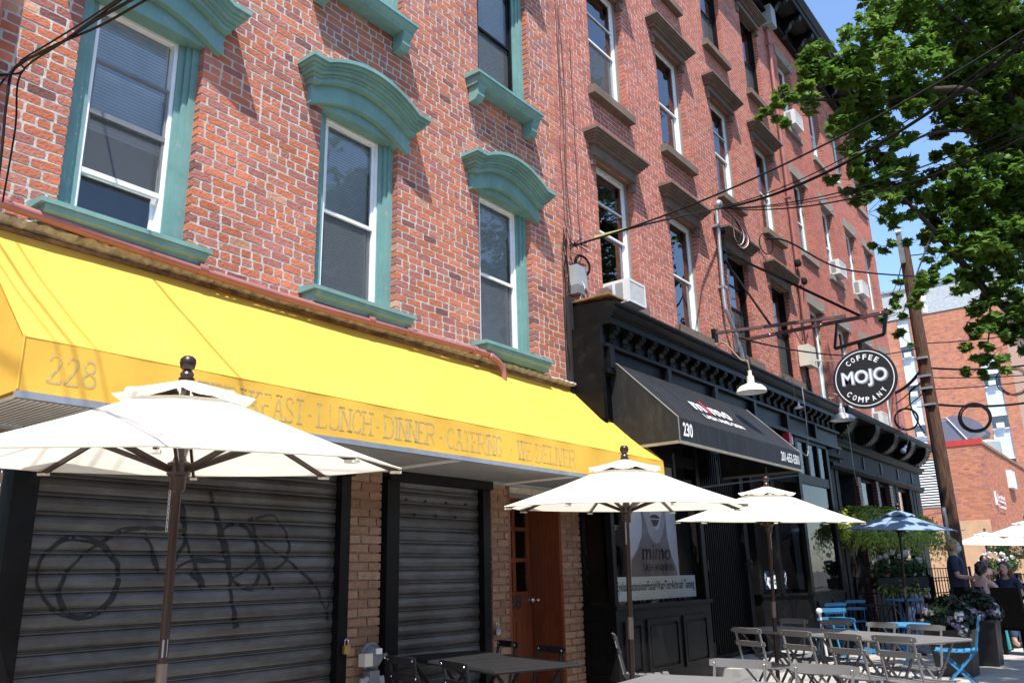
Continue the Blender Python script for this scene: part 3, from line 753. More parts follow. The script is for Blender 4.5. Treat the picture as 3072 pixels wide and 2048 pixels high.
# ---------------------------------------------------------------- yellow awning
GLY = {
 'B': [[(0, 0), (0, 1)], [(0, 1), (.4, 1), (.52, .88), (.52, .65), (.4, .53), (0, .53)], [(.4, .53), (.56, .4), (.56, .13), (.42, 0), (0, 0)]],
 'R': [[(0, 0), (0, 1)], [(0, 1), (.42, 1), (.55, .87), (.55, .63), (.42, .5), (0, .5)], [(.3, .5), (.6, 0)]],
 'E': [[(0, 0), (0, 1)], [(0, 1), (.5, 1), (.5, .88)], [(0, .52), (.35, .52)], [(0, 0), (.5, 0), (.5, .14)]],
 'A': [[(0, 0), (.3, 1)], [(.3, 1), (.6, 0)], [(.12, .38), (.48, .38)]],
 'K': [[(0, 0), (0, 1)], [(0, .45), (.5, 1)], [(.18, .62), (.56, 0)]],
 'F': [[(0, 0), (0, 1)], [(0, 1), (.5, 1), (.5, .86)], [(0, .52), (.36, .52)]],
 'S': [[(.5, .82), (.42, .96), (.24, 1), (.06, .9), (.05, .72), (.2, .57), (.42, .43), (.52, .27), (.46, .06), (.24, 0), (.06, .05), (0, .2)]],
 'T': [[(.28, 0), (.28, 1)], [(0, .86), (0, 1), (.56, 1), (.56, .86)]],
 'L': [[(0, 0), (0, 1)], [(0, 0), (.48, 0), (.48, .16)]],
 'U': [[(0, 1), (0, .2), (.12, .03), (.3, 0), (.46, .06), (.54, .22), (.54, 1)]],
 'N': [[(0, 0), (0, 1)], [(0, 1), (.54, 0)], [(.54, 0), (.54, 1)]],
 'C': [[(.54, .8), (.46, .95), (.28, 1), (.08, .86), (0, .5), (.08, .13), (.28, 0), (.46, .06), (.54, .2)]],
 'H': [[(0, 0), (0, 1)], [(.54, 0), (.54, 1)], [(0, .5), (.54, .5)]],
 'D': [[(0, 0), (0, 1)], [(0, 1), (.32, 1), (.5, .85), (.58, .5), (.5, .14), (.32, 0), (0, 0)]],
 'I': [[(0.04, 0), (0.04, 1)]],
 'G': [[(.54, .8), (.46, .95), (.28, 1), (.08, .86), (0, .5), (.08, .13), (.28, 0), (.48, .08), (.52, .4)], [(.36, .42), (.62, .42)]],
 'W': [[(0, 1), (.2, 0)], [(.2, 0), (.38, 1)], [(.38, 1), (.57, 0)], [(.57, 0), (.76, 1)]],
 'V': [[(0, 1), (.28, 0)], [(.28, 0), (.56, 1)]],
 '2': [[(.02, .78), (.1, .95), (.28, 1), (.46, .9), (.46, .68), (.3, .42), (0, .05), (.0, 0), (.5, 0), (.54, .14)]],
 '8': [[(.28, .53), (.08, .66), (.08, .88), (.28, 1), (.46, .88), (.46, .66), (.28, .53), (.04, .38), (.04, .12), (.28, 0), (.52, .12), (.52, .38), (.28, .53)]],
 '-': [[(0.05, .42), (.35, .42)]],
}
def serif_text(mb, s, x, z, h, wf, y, thick=0.016):
    def cl(P):
        i = (P.x-1.56)/6.46*80; P.y = 4.13-0.004*sin(i*0.9+2.34*7)-(0.0014 if P.y > 4.122 else 0.0019); return P
    """thin serif capitals from strokes; x,z lower left on the plane Y=y"""
    for ch in s:
        if ch == ' ': x += h*wf*0.32; continue
        g = GLY[ch]; W = max(p[0] for st in g for p in st)
        for st in g:
            P = [(x+p[0]*h*wf, z+p[1]*h) for p in st]
            curved = len(P) > 3 and ch not in 'ETFL'
            if curved: P = smooth_path(P, 4)
            vertical = abs(st[0][0]-st[-1][0]) < 0.05 and len(st) == 2
            diag = len(st) == 2 and not vertical and abs(st[0][1]-st[1][1]) > 0.5
            th = thick*1.25 if vertical or (diag and ch in 'ANVWKR' and st[0][1] > st[1][1]) else (thick if curved else thick*0.62)
            if ch == '-': th = thick*1.3
            
            Q = []
            for a_, b_ in zip(P[:-1], P[1:]):
                n_ = max(1, int(math.dist(a_, b_)/0.02)); Q += [(a_[0]+(b_[0]-a_[0])*t_/n_, a_[1]+(b_[1]-a_[1])*t_/n_) for t_ in range(n_)]
            ribbon(mb, Q+[P[-1]], th, (0, y, 0), (1, 0, 0), (0, 0, 1), f=cl)
            if len(st) == 2 and (vertical or diag):
                for e in st:
                    cx, cz = x+e[0]*h*wf, z+e[1]*h
                    ribbon(mb, [(cx-0.022, cz), (cx+0.022, cz)], 0.008, (0, y-0.0006, 0), (1, 0, 0), (0, 0, 1), f=cl)
        x += (W+0.2)*h*wf
    return x

def awning_yellow():
    A = thing('yellow_awning', 'long bright yellow canvas awning lettered BREAKFAST LUNCH DINNER', 'awning', (0, 0, 0))
    xl, xr = 1.56, 8.02
    rnd = random.Random(9)
    # slope as a slightly slack cloth
    nx, nz = 60, 12; mb = MB(); vs = []
    for i in range(nx+1):
        for j in range(nz+1):
            t = j/nz; x = xl+(xr-xl)*i/nx
            y = 5.06+(4.13-5.06)*t; z = 3.365+(2.5-3.365)*t
            s = sin(pi*t)*0.016*(1+0.6*sin(i*0.55)+0.4*sin(i*0.21+2))+0.004*sin(i*1.7+j*0.9)*sin(pi*t)
            vs.append((x, y+s*0.68, z-s*0.73))
    fs = [(i*(nz+1)+j, i*(nz+1)+j+1, (i+1)*(nz+1)+j+1, (i+1)*(nz+1)+j) for i in range(nx) for j in range(nz)]
    mb.add(vs, fs); mb.build('canopy', M['yellow'], A, smooth=True)
    mb = MB(); nx = 80; vs = []
    for i in range(nx+1):
        x = xl+(xr-xl)*i/nx
        for z, k in ((2.5, 0), (2.46, 1), (2.27, 1), (2.235, 1)):
            vs.append((x, 4.13-0.004*k*sin(i*0.9+2.34*7), z))
    mb.add(vs, [(i*4+j, i*4+j+1, i*4+j+5, i*4+j+4) for i in range(nx) for j in range(3)])
    mb.build('valance', M['yellow'], A, smooth=True)
    for x in (xl, xr):
        mb = MB()
        mb.add([(x, 5.08, 3.365), (x, 4.13, 2.5), (x, 4.13, 2.235), (x, 5.08, 2.235)], [(0, 1, 2, 3)]); mb.build('end_panel', M['yellow'], A)
    mb = MB(); mb.tube([(xl, 4.132, 2.498), (xr, 4.132, 2.498)], 0.004, 6); mb.tube([(xl, 4.13, 2.5), (xl, 5.06, 3.365)], 0.006, 6); mb.tube([(xl, 4.13, 2.5), (xl, 4.13, 2.24)], 0.006, 6)
    mb.build('seam', M['yellow'], A)
    mb = MB()
    mb.box(xl, xr, 4.125, 4.165, 2.2, 2.234); mb.box(xl, xr, 5.02, 5.05, 2.2, 2.234)
    mb.build('frame', M['steel'], A)
    # the soffit: panels of perforated sheet
    n = 4
    for k in range(n):
        a = xl+(xr-xl)*k/n+0.02; b = xl+(xr-xl)*(k+1)/n-0.02
        mb = MB(); mb.box(a, b, 4.17, 5.02, 2.222, 2.228); p = mb.build('soffit_panel', M['soffit'], A)
        mb = MB(); x = a+0.03
        while x < b-0.03:
            mb.box(x, x+0.011, 4.2, 4.99, 2.2205, 2.223); x += 0.03
        mb.build('perforation', M['grid'], p)
        if k: MB().bar((a-0.02, 4.15, 2.214), (a-0.02, 5.03, 2.214), 0.035, 0.012).build('soffit_rail', M['white'], A)
    mb = MB()
    for wd, xa, xb, z, h in (('228', 1.69, 1.91, 2.295, 0.135), ('BREAKFAST', 2.5, 3.22, 2.285, 0.15), ('-', 3.255, 3.285, 2.285, 0.15), ('LUNCH', 3.345, 3.79, 2.285, 0.15), ('-', 3.835, 3.865, 2.285, 0.15),
                              ('DINNER', 3.925, 4.42, 2.285, 0.15), ('-', 4.475, 4.505, 2.285, 0.15), ('CATERING', 4.565, 5.22, 2.28, 0.15), ('-', 5.32, 5.35, 2.28, 0.15), ('WE DELIVER', 5.435, 6.29, 2.28, 0.15)):
        base = serif_text(MB(), wd, 0, z, h, 1.0, 4.1225)-0.2*h
        serif_text(mb, wd, xa, z, h, (xb-xa)/base, 4.1225, 0.0105)
    mb.build('lettering', M['textgrey'], A)
    MB().box(xl, xr, 5.05, 5.09, 3.365, 3.395).build('shade_line_rail', M['cardboard'], A)  # brown strip also paints the shade line under the ledge
awning_yellow()

# red downpipe along the ledge and at the left
def pipes():
    T = thing('rust_red_pipe', 'thin rust red pipe running along the ledge above the yellow awning', 'pipe')
    pts = [(0.2, 4.95, 3.53), (1.6, 4.95, 3.5), (1.75, 4.95, 3.478), (3.6, 4.95, 3.42), (5.9, 4.95, 3.455), (6.08, 4.94, 3.44), (6.2, 4.93, 3.4), (6.27, 4.93, 3.33), (6.29, 4.93, 3.22)]
    MB().tube(smooth_path(pts, 5), 0.031, 14).build('pipe', M['pipe'], T, smooth=True)
    for x, z in ((2.93, 3.443), (4.5, 3.437), (4.95, 3.44), (5.85, 3.455)):
        MB().tube([(x-0.03, 4.95, z), (x+0.03, 4.95, z)], 0.043, 14).build('coupling', M['pipe'], T, smooth=True)
    T = thing('vertical_downpipe', 'fat faded red downpipe against the brick at the left edge', 'pipe')
    MB().tube([(1.44, 5.0, 3.55), (1.44, 5.0, 11)], 0.062, 16).build('pipe', M['pipe'], T, smooth=True)
    for z in (4.9, 6.6): MB().tube([(1.44, 5.0, z), (1.44, 5.0, z+0.05)], 0.069, 16).build('bracket', M['pipe'], T, smooth=True)
pipes()

# ---------------------------------------------------------------- second and third brick buildings
def plain_window(parent, x0, x1, z0, z1, rnd, frame='white', blind=0.0, curtain=False, dark=False, y=5.215, extra=False, ac=False):
    w = emp('window', parent)
    fm = M['white'] if frame == 'white' else M['blackpaint']
    MB().box(x1-0.045, x1+0.004, y-0.03, y+0.1, z0, z1).build('trim', M['greystone'] if frame == 'white' else M['blackpaint'], w)
    a, b = x0-0.004, x1-0.045
    mb = MB(); t = 0.04
    mb.box(a, a+t, y, y+0.08, z0, z1+0.01); mb.box(b-t, b, y, y+0.08, z0, z1+0.01); mb.box(a+t, b-t, y, y+0.08, z1-t, z1+0.01); mb.box(a+t, b-t, y, y+0.08, z0, z0+t)
    mb.build('frame', fm, w)
    a += t; b -= t; zb = z0+t; zt = z1-t; zm = (zb+zt)/2+rnd.uniform(-0.02, 0.02)
    q = sash(w, a, b, zm-0.02, zt, y+0.015, fm, 0.028); pane(w, *q, y+0.025)
    if extra: MB().box(a, b, y+0.005, y+0.02, zm+(zt-zm)*0.45, zm+(zt-zm)*0.45+0.02).build('muntin', fm, w)
    q = sash(w, a, b, zb, zm+0.02, y+0.045, fm, 0.03); pane(w, *q, y+0.055)
    if dark or rnd.random() < 0.5:
        MB().box(a+0.005, b-0.005, y+0.03, y+0.032, zb, zm-0.02).build('insect_screen', M['screen'], w)
    if blind:
        mb = MB(); blinds(mb, a+0.01, b-0.01, zt-(zt-zb)*blind, zt, y+0.1); mb.build('blind', M['blind'], w)
    if curtain:
        mb = MB(); n = 16; vs = []
        for i in range(n+1):
            x = a+(b-a)*0.45*i/n; yy = y+0.13+0.012*sin(i*1.9)
            vs += [(b-(x-a), yy, zb), (b-(x-a), yy, zm)]
        mb.add(vs, [(2*i, 2*i+2, 2*i+3, 2*i+1) for i in range(n)]); mb.build('curtain', M['blind'], w)
    return w

def stone_hood(parent, cx, zt, zh):
    h = emp('window_hood', parent)
    MB().prism([(4.87, zt-0.012), (4.87, zt-0.045), (5.13, zt-0.045), (5.13, zt+0.01)], cx-0.71, cx+0.71, 'X').build('slab', M['brownstone'], h)
    mb = MB()
    for hw, y, a, b in ((0.685, 4.895, 0.046, 0.075), (0.66, 4.925, 0.0755, 0.105), (0.64, 4.955, 0.1055, 0.13), (0.615, 4.985, 0.1305, 0.17)):
        mb.box(cx-hw, cx+hw, y, 5.13, zt-b, zt-a)
    mb.build('moulding', M['brownstone'], h)
    MB().box(cx-0.565, cx+0.565, 5.03, 5.2, zh-0.002, zt-0.1705).build('frieze', M['brownstone'], h)
    for s in (-1, 1): MB().box(cx+s*0.53-0.045, cx+s*0.53+0.045, 5.06, 5.12, zh-0.14, zh-0.003).build('ear', M['brownstone'], h)
def stone_sill(parent, x0, x1, zt, m='brownstone', y=4.985):
    MB().prism([(y, zt-0.01), (y, zt-0.13), (5.2, zt-0.13), (5.25, zt+0.015)], x0, x1, 'X').build('window_sill', M[m], parent)

def ac_unit(name, label, x0, x1, yf, z0, z1, group=None):
    A = thing(name, label, 'air conditioner', (0, 0, 0), group=group)
    yb = 5.28
    mb = MB()
    t = 0.012
    mb.box(x0, x1, yf+0.02, yb, z0, z0+t); mb.box(x0, x1, yf+0.02, yb, z1-t, z1)
    mb.box(x0, x0+0.006, yf+0.02, yb, z0+t, z1-t); mb.box(x1-0.006, x1, yf+0.02, yb, z0+t, z1-t)
    mb.box(x0, x0+0.03, yf, yf+0.02, z0, z1); mb.box(x1-0.03, x1, yf, yf+0.02, z0, z1); mb.box(x0+0.03, x1-0.03, yf, yf+0.02, z1-0.03, z1); mb.box(x0+0.03, x1-0.03, yf, yf+0.02, z0, z0+0.03)
    mb.build('casing', M['acwhite'], A)
    mb = MB(); n = 12
    for i in range(1, n): x = x0+0.03+(x1-x0-0.06)*i/n; mb.box(x-0.004, x+0.004, yf+0.004, yf+0.012, z0+0.03, z1-0.03)
    for i in range(1, 14): z = z0+0.03+(z1-z0-0.06)*i/14; mb.box(x0+0.03, x1-0.03, yf+0.005, yf+0.011, z-0.003, z+0.003)
    mb.build('grille', M['acwhite'], A)
    MB().box(x0+0.02, x1-0.02, yf+0.05, yf+0.06, z0+0.02, z1-0.02).build('coil', M['metergrey'], A)
    mb = MB()
    for (ya, yb2) in ((yf+0.09, yf+0.2), (yf+0.24, yf+0.35)):
        k = 0
        while ya+k*0.011 < yb2: mb.box(x0-0.003, x0-0.0008, ya+k*0.011, ya+k*0.011+0.006, z0+0.04, z1-0.04); k += 1
    mb.build('side_vent', M['metergrey'], A)
    return A

def building_two():
    B = thing('brick_apartment_house', 'tall red brick building with straight brown window hoods above the black cornice', 'building')
    cols = [(8.60, 9.58), (10.69, 11.66), (12.79, 13.75), (14.88, 15.82)]
    lv = [(4.83, 6.70, 7.03), (7.78, 9.76, 10.04), (10.88, 12.86, 13.14)]
    ops = [(a, b, c, d) for a, b in cols for c, d, e in lv]
    br = lay(7.662, 16.45, 3.7, 13.62, ops, 'new', 8, L=0.208, joint=0.0125)
    brickwork(B, br, Y0, 31, M['brick'], 300, 0.0018, near=lambda x, z: (x-7.8)**2+(z-5.3)**2*0.55, dep=0.12, proud=0.002)
    mb = MB(); wall_body(mb, 7.664, 16.45, 3.4, 13.7, ops, Y0+0.0012, Y0+0.35); mb.build('wall', M['mortar2'], B)
    interior(B, 7.7, 16.4, 4.2, 13.7)
    MB().box(7.66, 16.45, 5.45, 14, 14.25, 14.4).build('roof', M['blackflat'], B)
    rnd = random.Random(6)
    for ci, (a, b) in enumerate(cols):
        for li, (c, d, e) in enumerate(lv):
            blk = (li == 0 and ci >= 2) or (li == 2 and ci >= 2)
            plain_window(B, a, b, c, d, rnd, 'black' if blk else 'white', blind=(0.35 if (li, ci) == (0, 0) else 0.0) , curtain=(li == 1 and ci in (0, 1)), dark=blk, extra=(ci in (0, 2)))
            cx = (a+b)/2
            stone_hood(B, cx-0.06, e, d)
            stone_sill(B, a-0.1, b+0.04, c)
    ac_unit('window_air_conditioner', 'white window air conditioner sticking out above the left end of black cornice', 8.63, 9.06, 4.74, 4.62, 4.93)
    return B

def building_three():
    B = thing('brick_end_building', 'red brick building with flat grey lintels at the far end of the row', 'building')
    cols = [(17.1, 18.0), (19.05, 19.95), (20.95, 21.86), (22.66, 23.5)]
    lv = [(4.6, 6.8), (8.0, 9.87), (11.1, 12.93)]
    ops = [(a, b, c, d) for a, b in cols for c, d in lv]
    br = lay(16.452, 23.9, 3.9, 13.62, ops, 'new', 18, L=0.208, joint=0.0125)
    brickwork(B, br, Y0-0.002, 41, M['brick'], 0, 0.001, dep=0.12, proud=0.001)
    mb = MB(); wall_body(mb, 16.45, 23.9, 3.3, 13.7, ops, Y0+0.0012, Y0+0.35)
    mb.build('wall', M['mortar2'], B)
    sb = lay(5.45, 14, 0.0, 13.62, [], 'new', 19, L=0.208)
    MB().box(23.55, 23.9, 5.45, 14, 0, 14.2).build('side_wall', M['mortar2'], B)
    interior(B, 16.5, 23.5, 4.0, 13.7)
    MB().box(16.45, 23.9, 5.45, 14, 14.25, 14.4).build('roof', M['blackflat'], B)
    rnd = random.Random(12)
    for ci, (a, b) in enumerate(cols):
        for li, (c, d) in enumerate(lv):
            plain_window(B, a, b, c, d, rnd, 'white', blind=0.9 if rnd.random() < 0.5 else 0.0, dark=False, y=5.235)
            MB().box(a-0.11, b+0.13, 5.075, 5.3, d-0.004, d+0.25).build('lintel', M['greystone'], B)
            stone_sill(B, a-0.1, b+0.1, c, 'greystone', 5.03)
            mb = MB(); cx = (a+b)/2+0.18
            mb.tube([(cx, 5.05, d+0.005), (cx-0.02, 5.0, d-0.03), (cx, 4.99, d-0.06)], 0.016, 6); mb.build('hook', M['steel'], B)
    for n, (a, b, z, lab) in enumerate([(19.2, 19.75, 8.05, 'white air conditioner in the third floor window second along the end building'),
                           (21.1, 21.65, 8.05, 'white air conditioner in the third floor window nearest the corner of end building'),
                           (17.25, 17.8, 11.15, 'white air conditioner in the top floor window behind the maple twig'),
                           (21.1, 21.65, 4.65, 'white air conditioner low on the end building, under the coffee sign')]):
        ac_unit('window_air_conditioner', lab, a, b, 4.9, z, z+0.36)
    # downspout between the two
    T = thing('downspout', 'thin dark downspout between the two tall brick buildings', 'downspout')
    MB().tube([(16.44, 5.03, 13.6), (16.44, 5.03, 6.2), (16.47, 5.03, 5.7)], 0.04, 10).build('pipe', M['pipe'], T, smooth=True)
    MB().box(16.3, 16.6, 4.85, 5.09, 13.25, 13.75).build('rain_head', M['boxgrey'], T)
    for z in (7, 9, 11, 12.8): MB().box(16.39, 16.49, 4.98, 5.1, z, z+0.03).build('strap', M['pipe'], T)

def roof_cornice():
    T = thing('roof_cornice', 'heavy black bracketed cornice along the roof of the tall brick row', 'cornice')
    x0, x1 = 7.66, 24.05
    MB().box(x0, x1-0.1, 5.02, 5.4, 13.6, 14.05).build('frieze', M['blackpaint'], T)
    MB().prism([(5.3, 14.05), (4.52, 14.05), (4.5, 14.1), (4.46, 14.13), (4.46, 14.2), (4.4, 14.28), (4.4, 14.33), (5.3, 14.4)], x0, x1, 'X').build('crown', M['blackpaint'], T)
    MB().box(x0, x1-0.1, 4.96, 5.03, 13.6, 13.66).build('moulding', M['blackpaint'], T)
    k = 0; x = x0+0.2
    while x < x1-0.2:
        if k % 2 == 0:
            prof = [(5.02, 14.05), (4.56, 14.05), (4.54, 13.98), (4.58, 13.9), (4.66, 13.86), (4.7, 13.92), (4.78, 13.9), (4.84, 13.78), (4.93, 13.72), (4.92, 13.62), (5.02, 13.58)]
            MB().prism(prof, x-0.07, x+0.07, 'X').build('bracket', M['blackpaint'], T)
        else:
            MB().box(x-0.28, x+0.28, 4.62, 4.95, 14.02, 14.049).build('soffit_panel', M['greypaint'], T)
        k += 1; x += 0.44
building_two(); building_three(); roof_cornice()

# ---------------------------------------------------------------- black shopfront of number 230
def panel_box(parent, x0, x1, z0, z1, y, m, rails=0.0):
    """raised and fielded panel on a board facing -Y"""
    mb = MB(); t = 0.05
    mb.box(x0, x1, y-0.02, y-0.001, z1-t, z1); mb.box(x0, x1, y-0.02, y-0.001, z0, z0+t)
    mb.box(x0, x0+t, y-0.02, y-0.001, z0+t, z1-t); mb.box(x1-t, x1, y-0.02, y-0.001, z0+t, z1-t)
    mb.box(x0+t+0.03, x1-t-0.03, y-0.012, y-0.001, z0+t+0.03, z1-t-0.03)
    mb.build('panel', m, parent)

def shop_mimo():
    S = thing('black_shopfront', 'glossy black wooden shopfront with panelled base and poster window, number 230', 'shopfront')
    bp = M['blackpaint']
    xa, xb, yf = 7.72, 9.98, 4.65
    MB().box(xa, xb, yf, 5.3, 0.0, 0.98).build('bulkhead', bp, S)
    MB().box(xa-0.03, xb+0.03, yf-0.035, 5.3, 0.98, 1.02).build('sill', bp, S)
    MB().box(xa-0.01, xb+0.01, yf-0.02, 5.3, 0.0, 0.14).build('plinth', bp, S)
    for a, b in ((7.86, 8.24), (8.34, 9.1), (9.2, 9.86)): panel_box(S, a, b, 0.3, 0.86, yf, bp)
    mb = MB()
    mb.box(xa, xa+0.07, yf, yf+0.07, 1.02, 3.5); mb.box(xb-0.08, xb, yf, yf+0.08, 1.02, 3.5)
    mb.box(xa+0.07, xb-0.08, yf+0.01, yf+0.07, 2.62, 2.75); mb.box(xa, xa+0.06, 5.02, 5.1, 1.02, 3.5)
    mb.box(xa+0.005, xa+0.06, yf+0.07, 5.02, 2.62, 2.75)
    mb.build('frame', bp, S)
    pane(S, xa+0.07, xb-0.08, 1.02, 2.62, yf+0.03, 'glassd')
    pane(S, xa+0.07, xb-0.08, 2.75, 3.5, yf+0.03, 'glassd')
    MB().add([(xa+0.03, 5.02, 1.02), (xa+0.03, yf+0.07, 1.02), (xa+0.03, yf+0.07, 2.62), (xa+0.03, 5.02, 2.62)], [(0, 1, 2, 3)]).build('pane', M['glassd'], S)
    MB().add([(xb-0.04, yf+0.08, 1.02), (xb-0.04, 5.6, 1.02), (xb-0.04, 5.6, 2.62), (xb-0.04, yf+0.08, 2.62)], [(0, 1, 2, 3)]).build('pane', M['glassd'], S)
    MB().box(xb-0.06, xb, 5.3, 5.6, 0.0, 1.0).build('bulkhead', bp, S)
    # side panel on the left return
    mb = MB(); mb.box(xa-0.016, xa-0.001, 4.72, 4.77, 0.3, 0.86); mb.box(xa-0.016, xa-0.001, 4.98, 5.03, 0.3, 0.86); mb.box(xa-0.016, xa-0.001, 4.77, 4.98, 0.81, 0.86); mb.box(xa-0.016, xa-0.001, 4.77, 4.98, 0.3, 0.35)
    mb.build('panel', bp, S)
    # room
    mb = MB(); mb.box(xa+0.05, 10.0, 6.5, 6.55, 0, 3.6); mb.box(9.99, 10.05, 5.6, 6.55, 0, 3.6); mb.box(7.7, 7.72, 5.1, 6.5, 0, 3.6); mb.box(xa, xb, 4.7, 6.5, 3.5, 3.55)
    mb.build('room_backing', M['dark'], S)
    MB().box(xa+0.02, xb, yf+0.04, 6.5, 0.94, 0.985).build('display_shelf', M['room'], S)
    # entrance recess with accordion gate
    E = MB(); E.box(9.98, 12.9, 5.95, 6.0, 0.17, 3.5); E.box(12.85, 12.9, 5.1, 6.0, 0.17, 3.5); E.box(9.9, 16.9, 4.75, 6.0, 3.42, 3.5)
    E.build('entrance_back', M['blackflat'], S)
    for x in (10.9, 12.45):
        mb = MB(); mb.box(x-0.07, x+0.07, 5.1, 5.26, 0.17, 3.42); mb.box(x-0.09, x+0.09, 5.08, 5.28, 0.17, 0.42)
        mb.lathe([(0.09, 1.35), (0.1, 1.38), (0.08, 1.42), (0.1, 1.47), (0.08, 1.5)], (x, 5.14, 0), 12); mb.build('pilaster', bp, S)
    n = 20
    for i in range(n):
        x = 11.02+(12.33-11.02)*i/(n-1)
        MB().box(x-0.009, x+0.009, 5.16, 5.2, 0.22, 3.1).build('gate_bar', bp, S)
    MB().box(10.97, 12.38, 5.15, 5.21, 0.2, 0.24).build('gate_rail', bp, S)
    MB().box(10.97, 12.38, 5.15, 5.21, 3.06, 3.1).build('gate_rail', bp, S)
    st = MB().box(10.35, 13.2, 4.5, 5.95, 0, 0.17).build('entrance_step', M['curb'], S)
    # second bay window, angled
    P = [(12.75, 5.06), (13.86, 4.65), (15.5, 4.65), (15.9, 5.1)]
    def seg(a, b, z0, z1, name, m, d=0.04, inset=0.0):
        ax, ay = a; bx, by = b; L = math.hypot(bx-ax, by-ay); ux, uy = (bx-ax)/L, (by-ay)/L; nx, ny = -uy, ux
        mb = MB()
        if name == 'pane':
            p = (ax+ux*inset+nx*0.03, ay+uy*inset+ny*0.03); q = (bx-ux*inset+nx*0.03, by-uy*inset+ny*0.03)
            return mb.add([(*p, z0), (*q, z0), (*q, z1), (*p, z1)], [(0, 1, 2, 3)]).build(name, m, S)
        A = [(ax+ux*inset-nx*0, ay+uy*inset), (bx-ux*inset, by-uy*inset), (bx-ux*inset+nx*d, by-uy*inset+ny*d), (ax+ux*inset+nx*d, ay+uy*inset+ny*d)]
        mb.prism(A, z0, z1, 'Z'); return mb.build(name, m, S)
    poly = [(p[0], p[1]) for p in P]+[(15.9, 5.6), (12.75, 5.6)]
    MB().prism(poly, 0.0, 0.95, 'Z').build('bulkhead', bp, S)
    big = [(12.72, 5.05), (13.85, 4.62), (15.51, 4.62), (15.93, 5.08), (15.93, 5.6), (12.72, 5.6)]
    MB().prism(big, 0.95, 0.99, 'Z').build('sill', bp, S)
    MB().prism(big, 0.0, 0.12, 'Z').build('plinth', bp, S)
    MB().prism(poly, 2.74, 2.9, 'Z').build('transom_bar', bp, S)
    MB().prism(poly, 3.46, 3.6, 'Z').build('head', bp, S)
    for i in range(3):
        a, b = P[i], P[i+1]
        o = seg(a, b, 0.99, 2.74, 'pane', M['glassd'], 0.006, 0.05)
        seg(a, b, 2.9, 3.46, 'pane', M['glassd'], 0.006, 0.05)
        k = 2 if i < 2 else 1
        for j in range(1, k+1):
            t = j/(k+1); c = (a[0]+(b[0]-a[0])*t, a[1]+(b[1]-a[1])*t)
            MB().box(c[0]-0.03, c[0]+0.03, c[1]-0.015, c[1]+0.05, 2.9, 3.46).build('mullion', bp, S)
    for p in P: MB().box(p[0]-0.06, p[0]+0.06, p[1]-0.01, p[1]+0.11, 0.99, 3.46).build('post', bp, S)
    MB().box(13.1, 13.24, 4.87, 5.0, 0.99, 2.74).build('post', bp, S)
    for a, b in ((14.0, 14.65), (14.75, 15.4)): panel_box(S, a, b, 0.25, 0.85, 4.65, bp)
    MB().box(12.8, 15.9, 6.2, 6.25, 0, 3.6).box(15.86, 15.92, 5.6, 6.25, 0, 3.6).box(12.9, 12.95, 5.6, 6.25, 0, 3.6).build('room_backing', M['dark'], S)
    MB().box(12.8, 15.85, 5.1, 6.2, 0.9, 0.96).build('display_shelf', M['room'], S)
    # base light catching strip at the doorstep
    return S

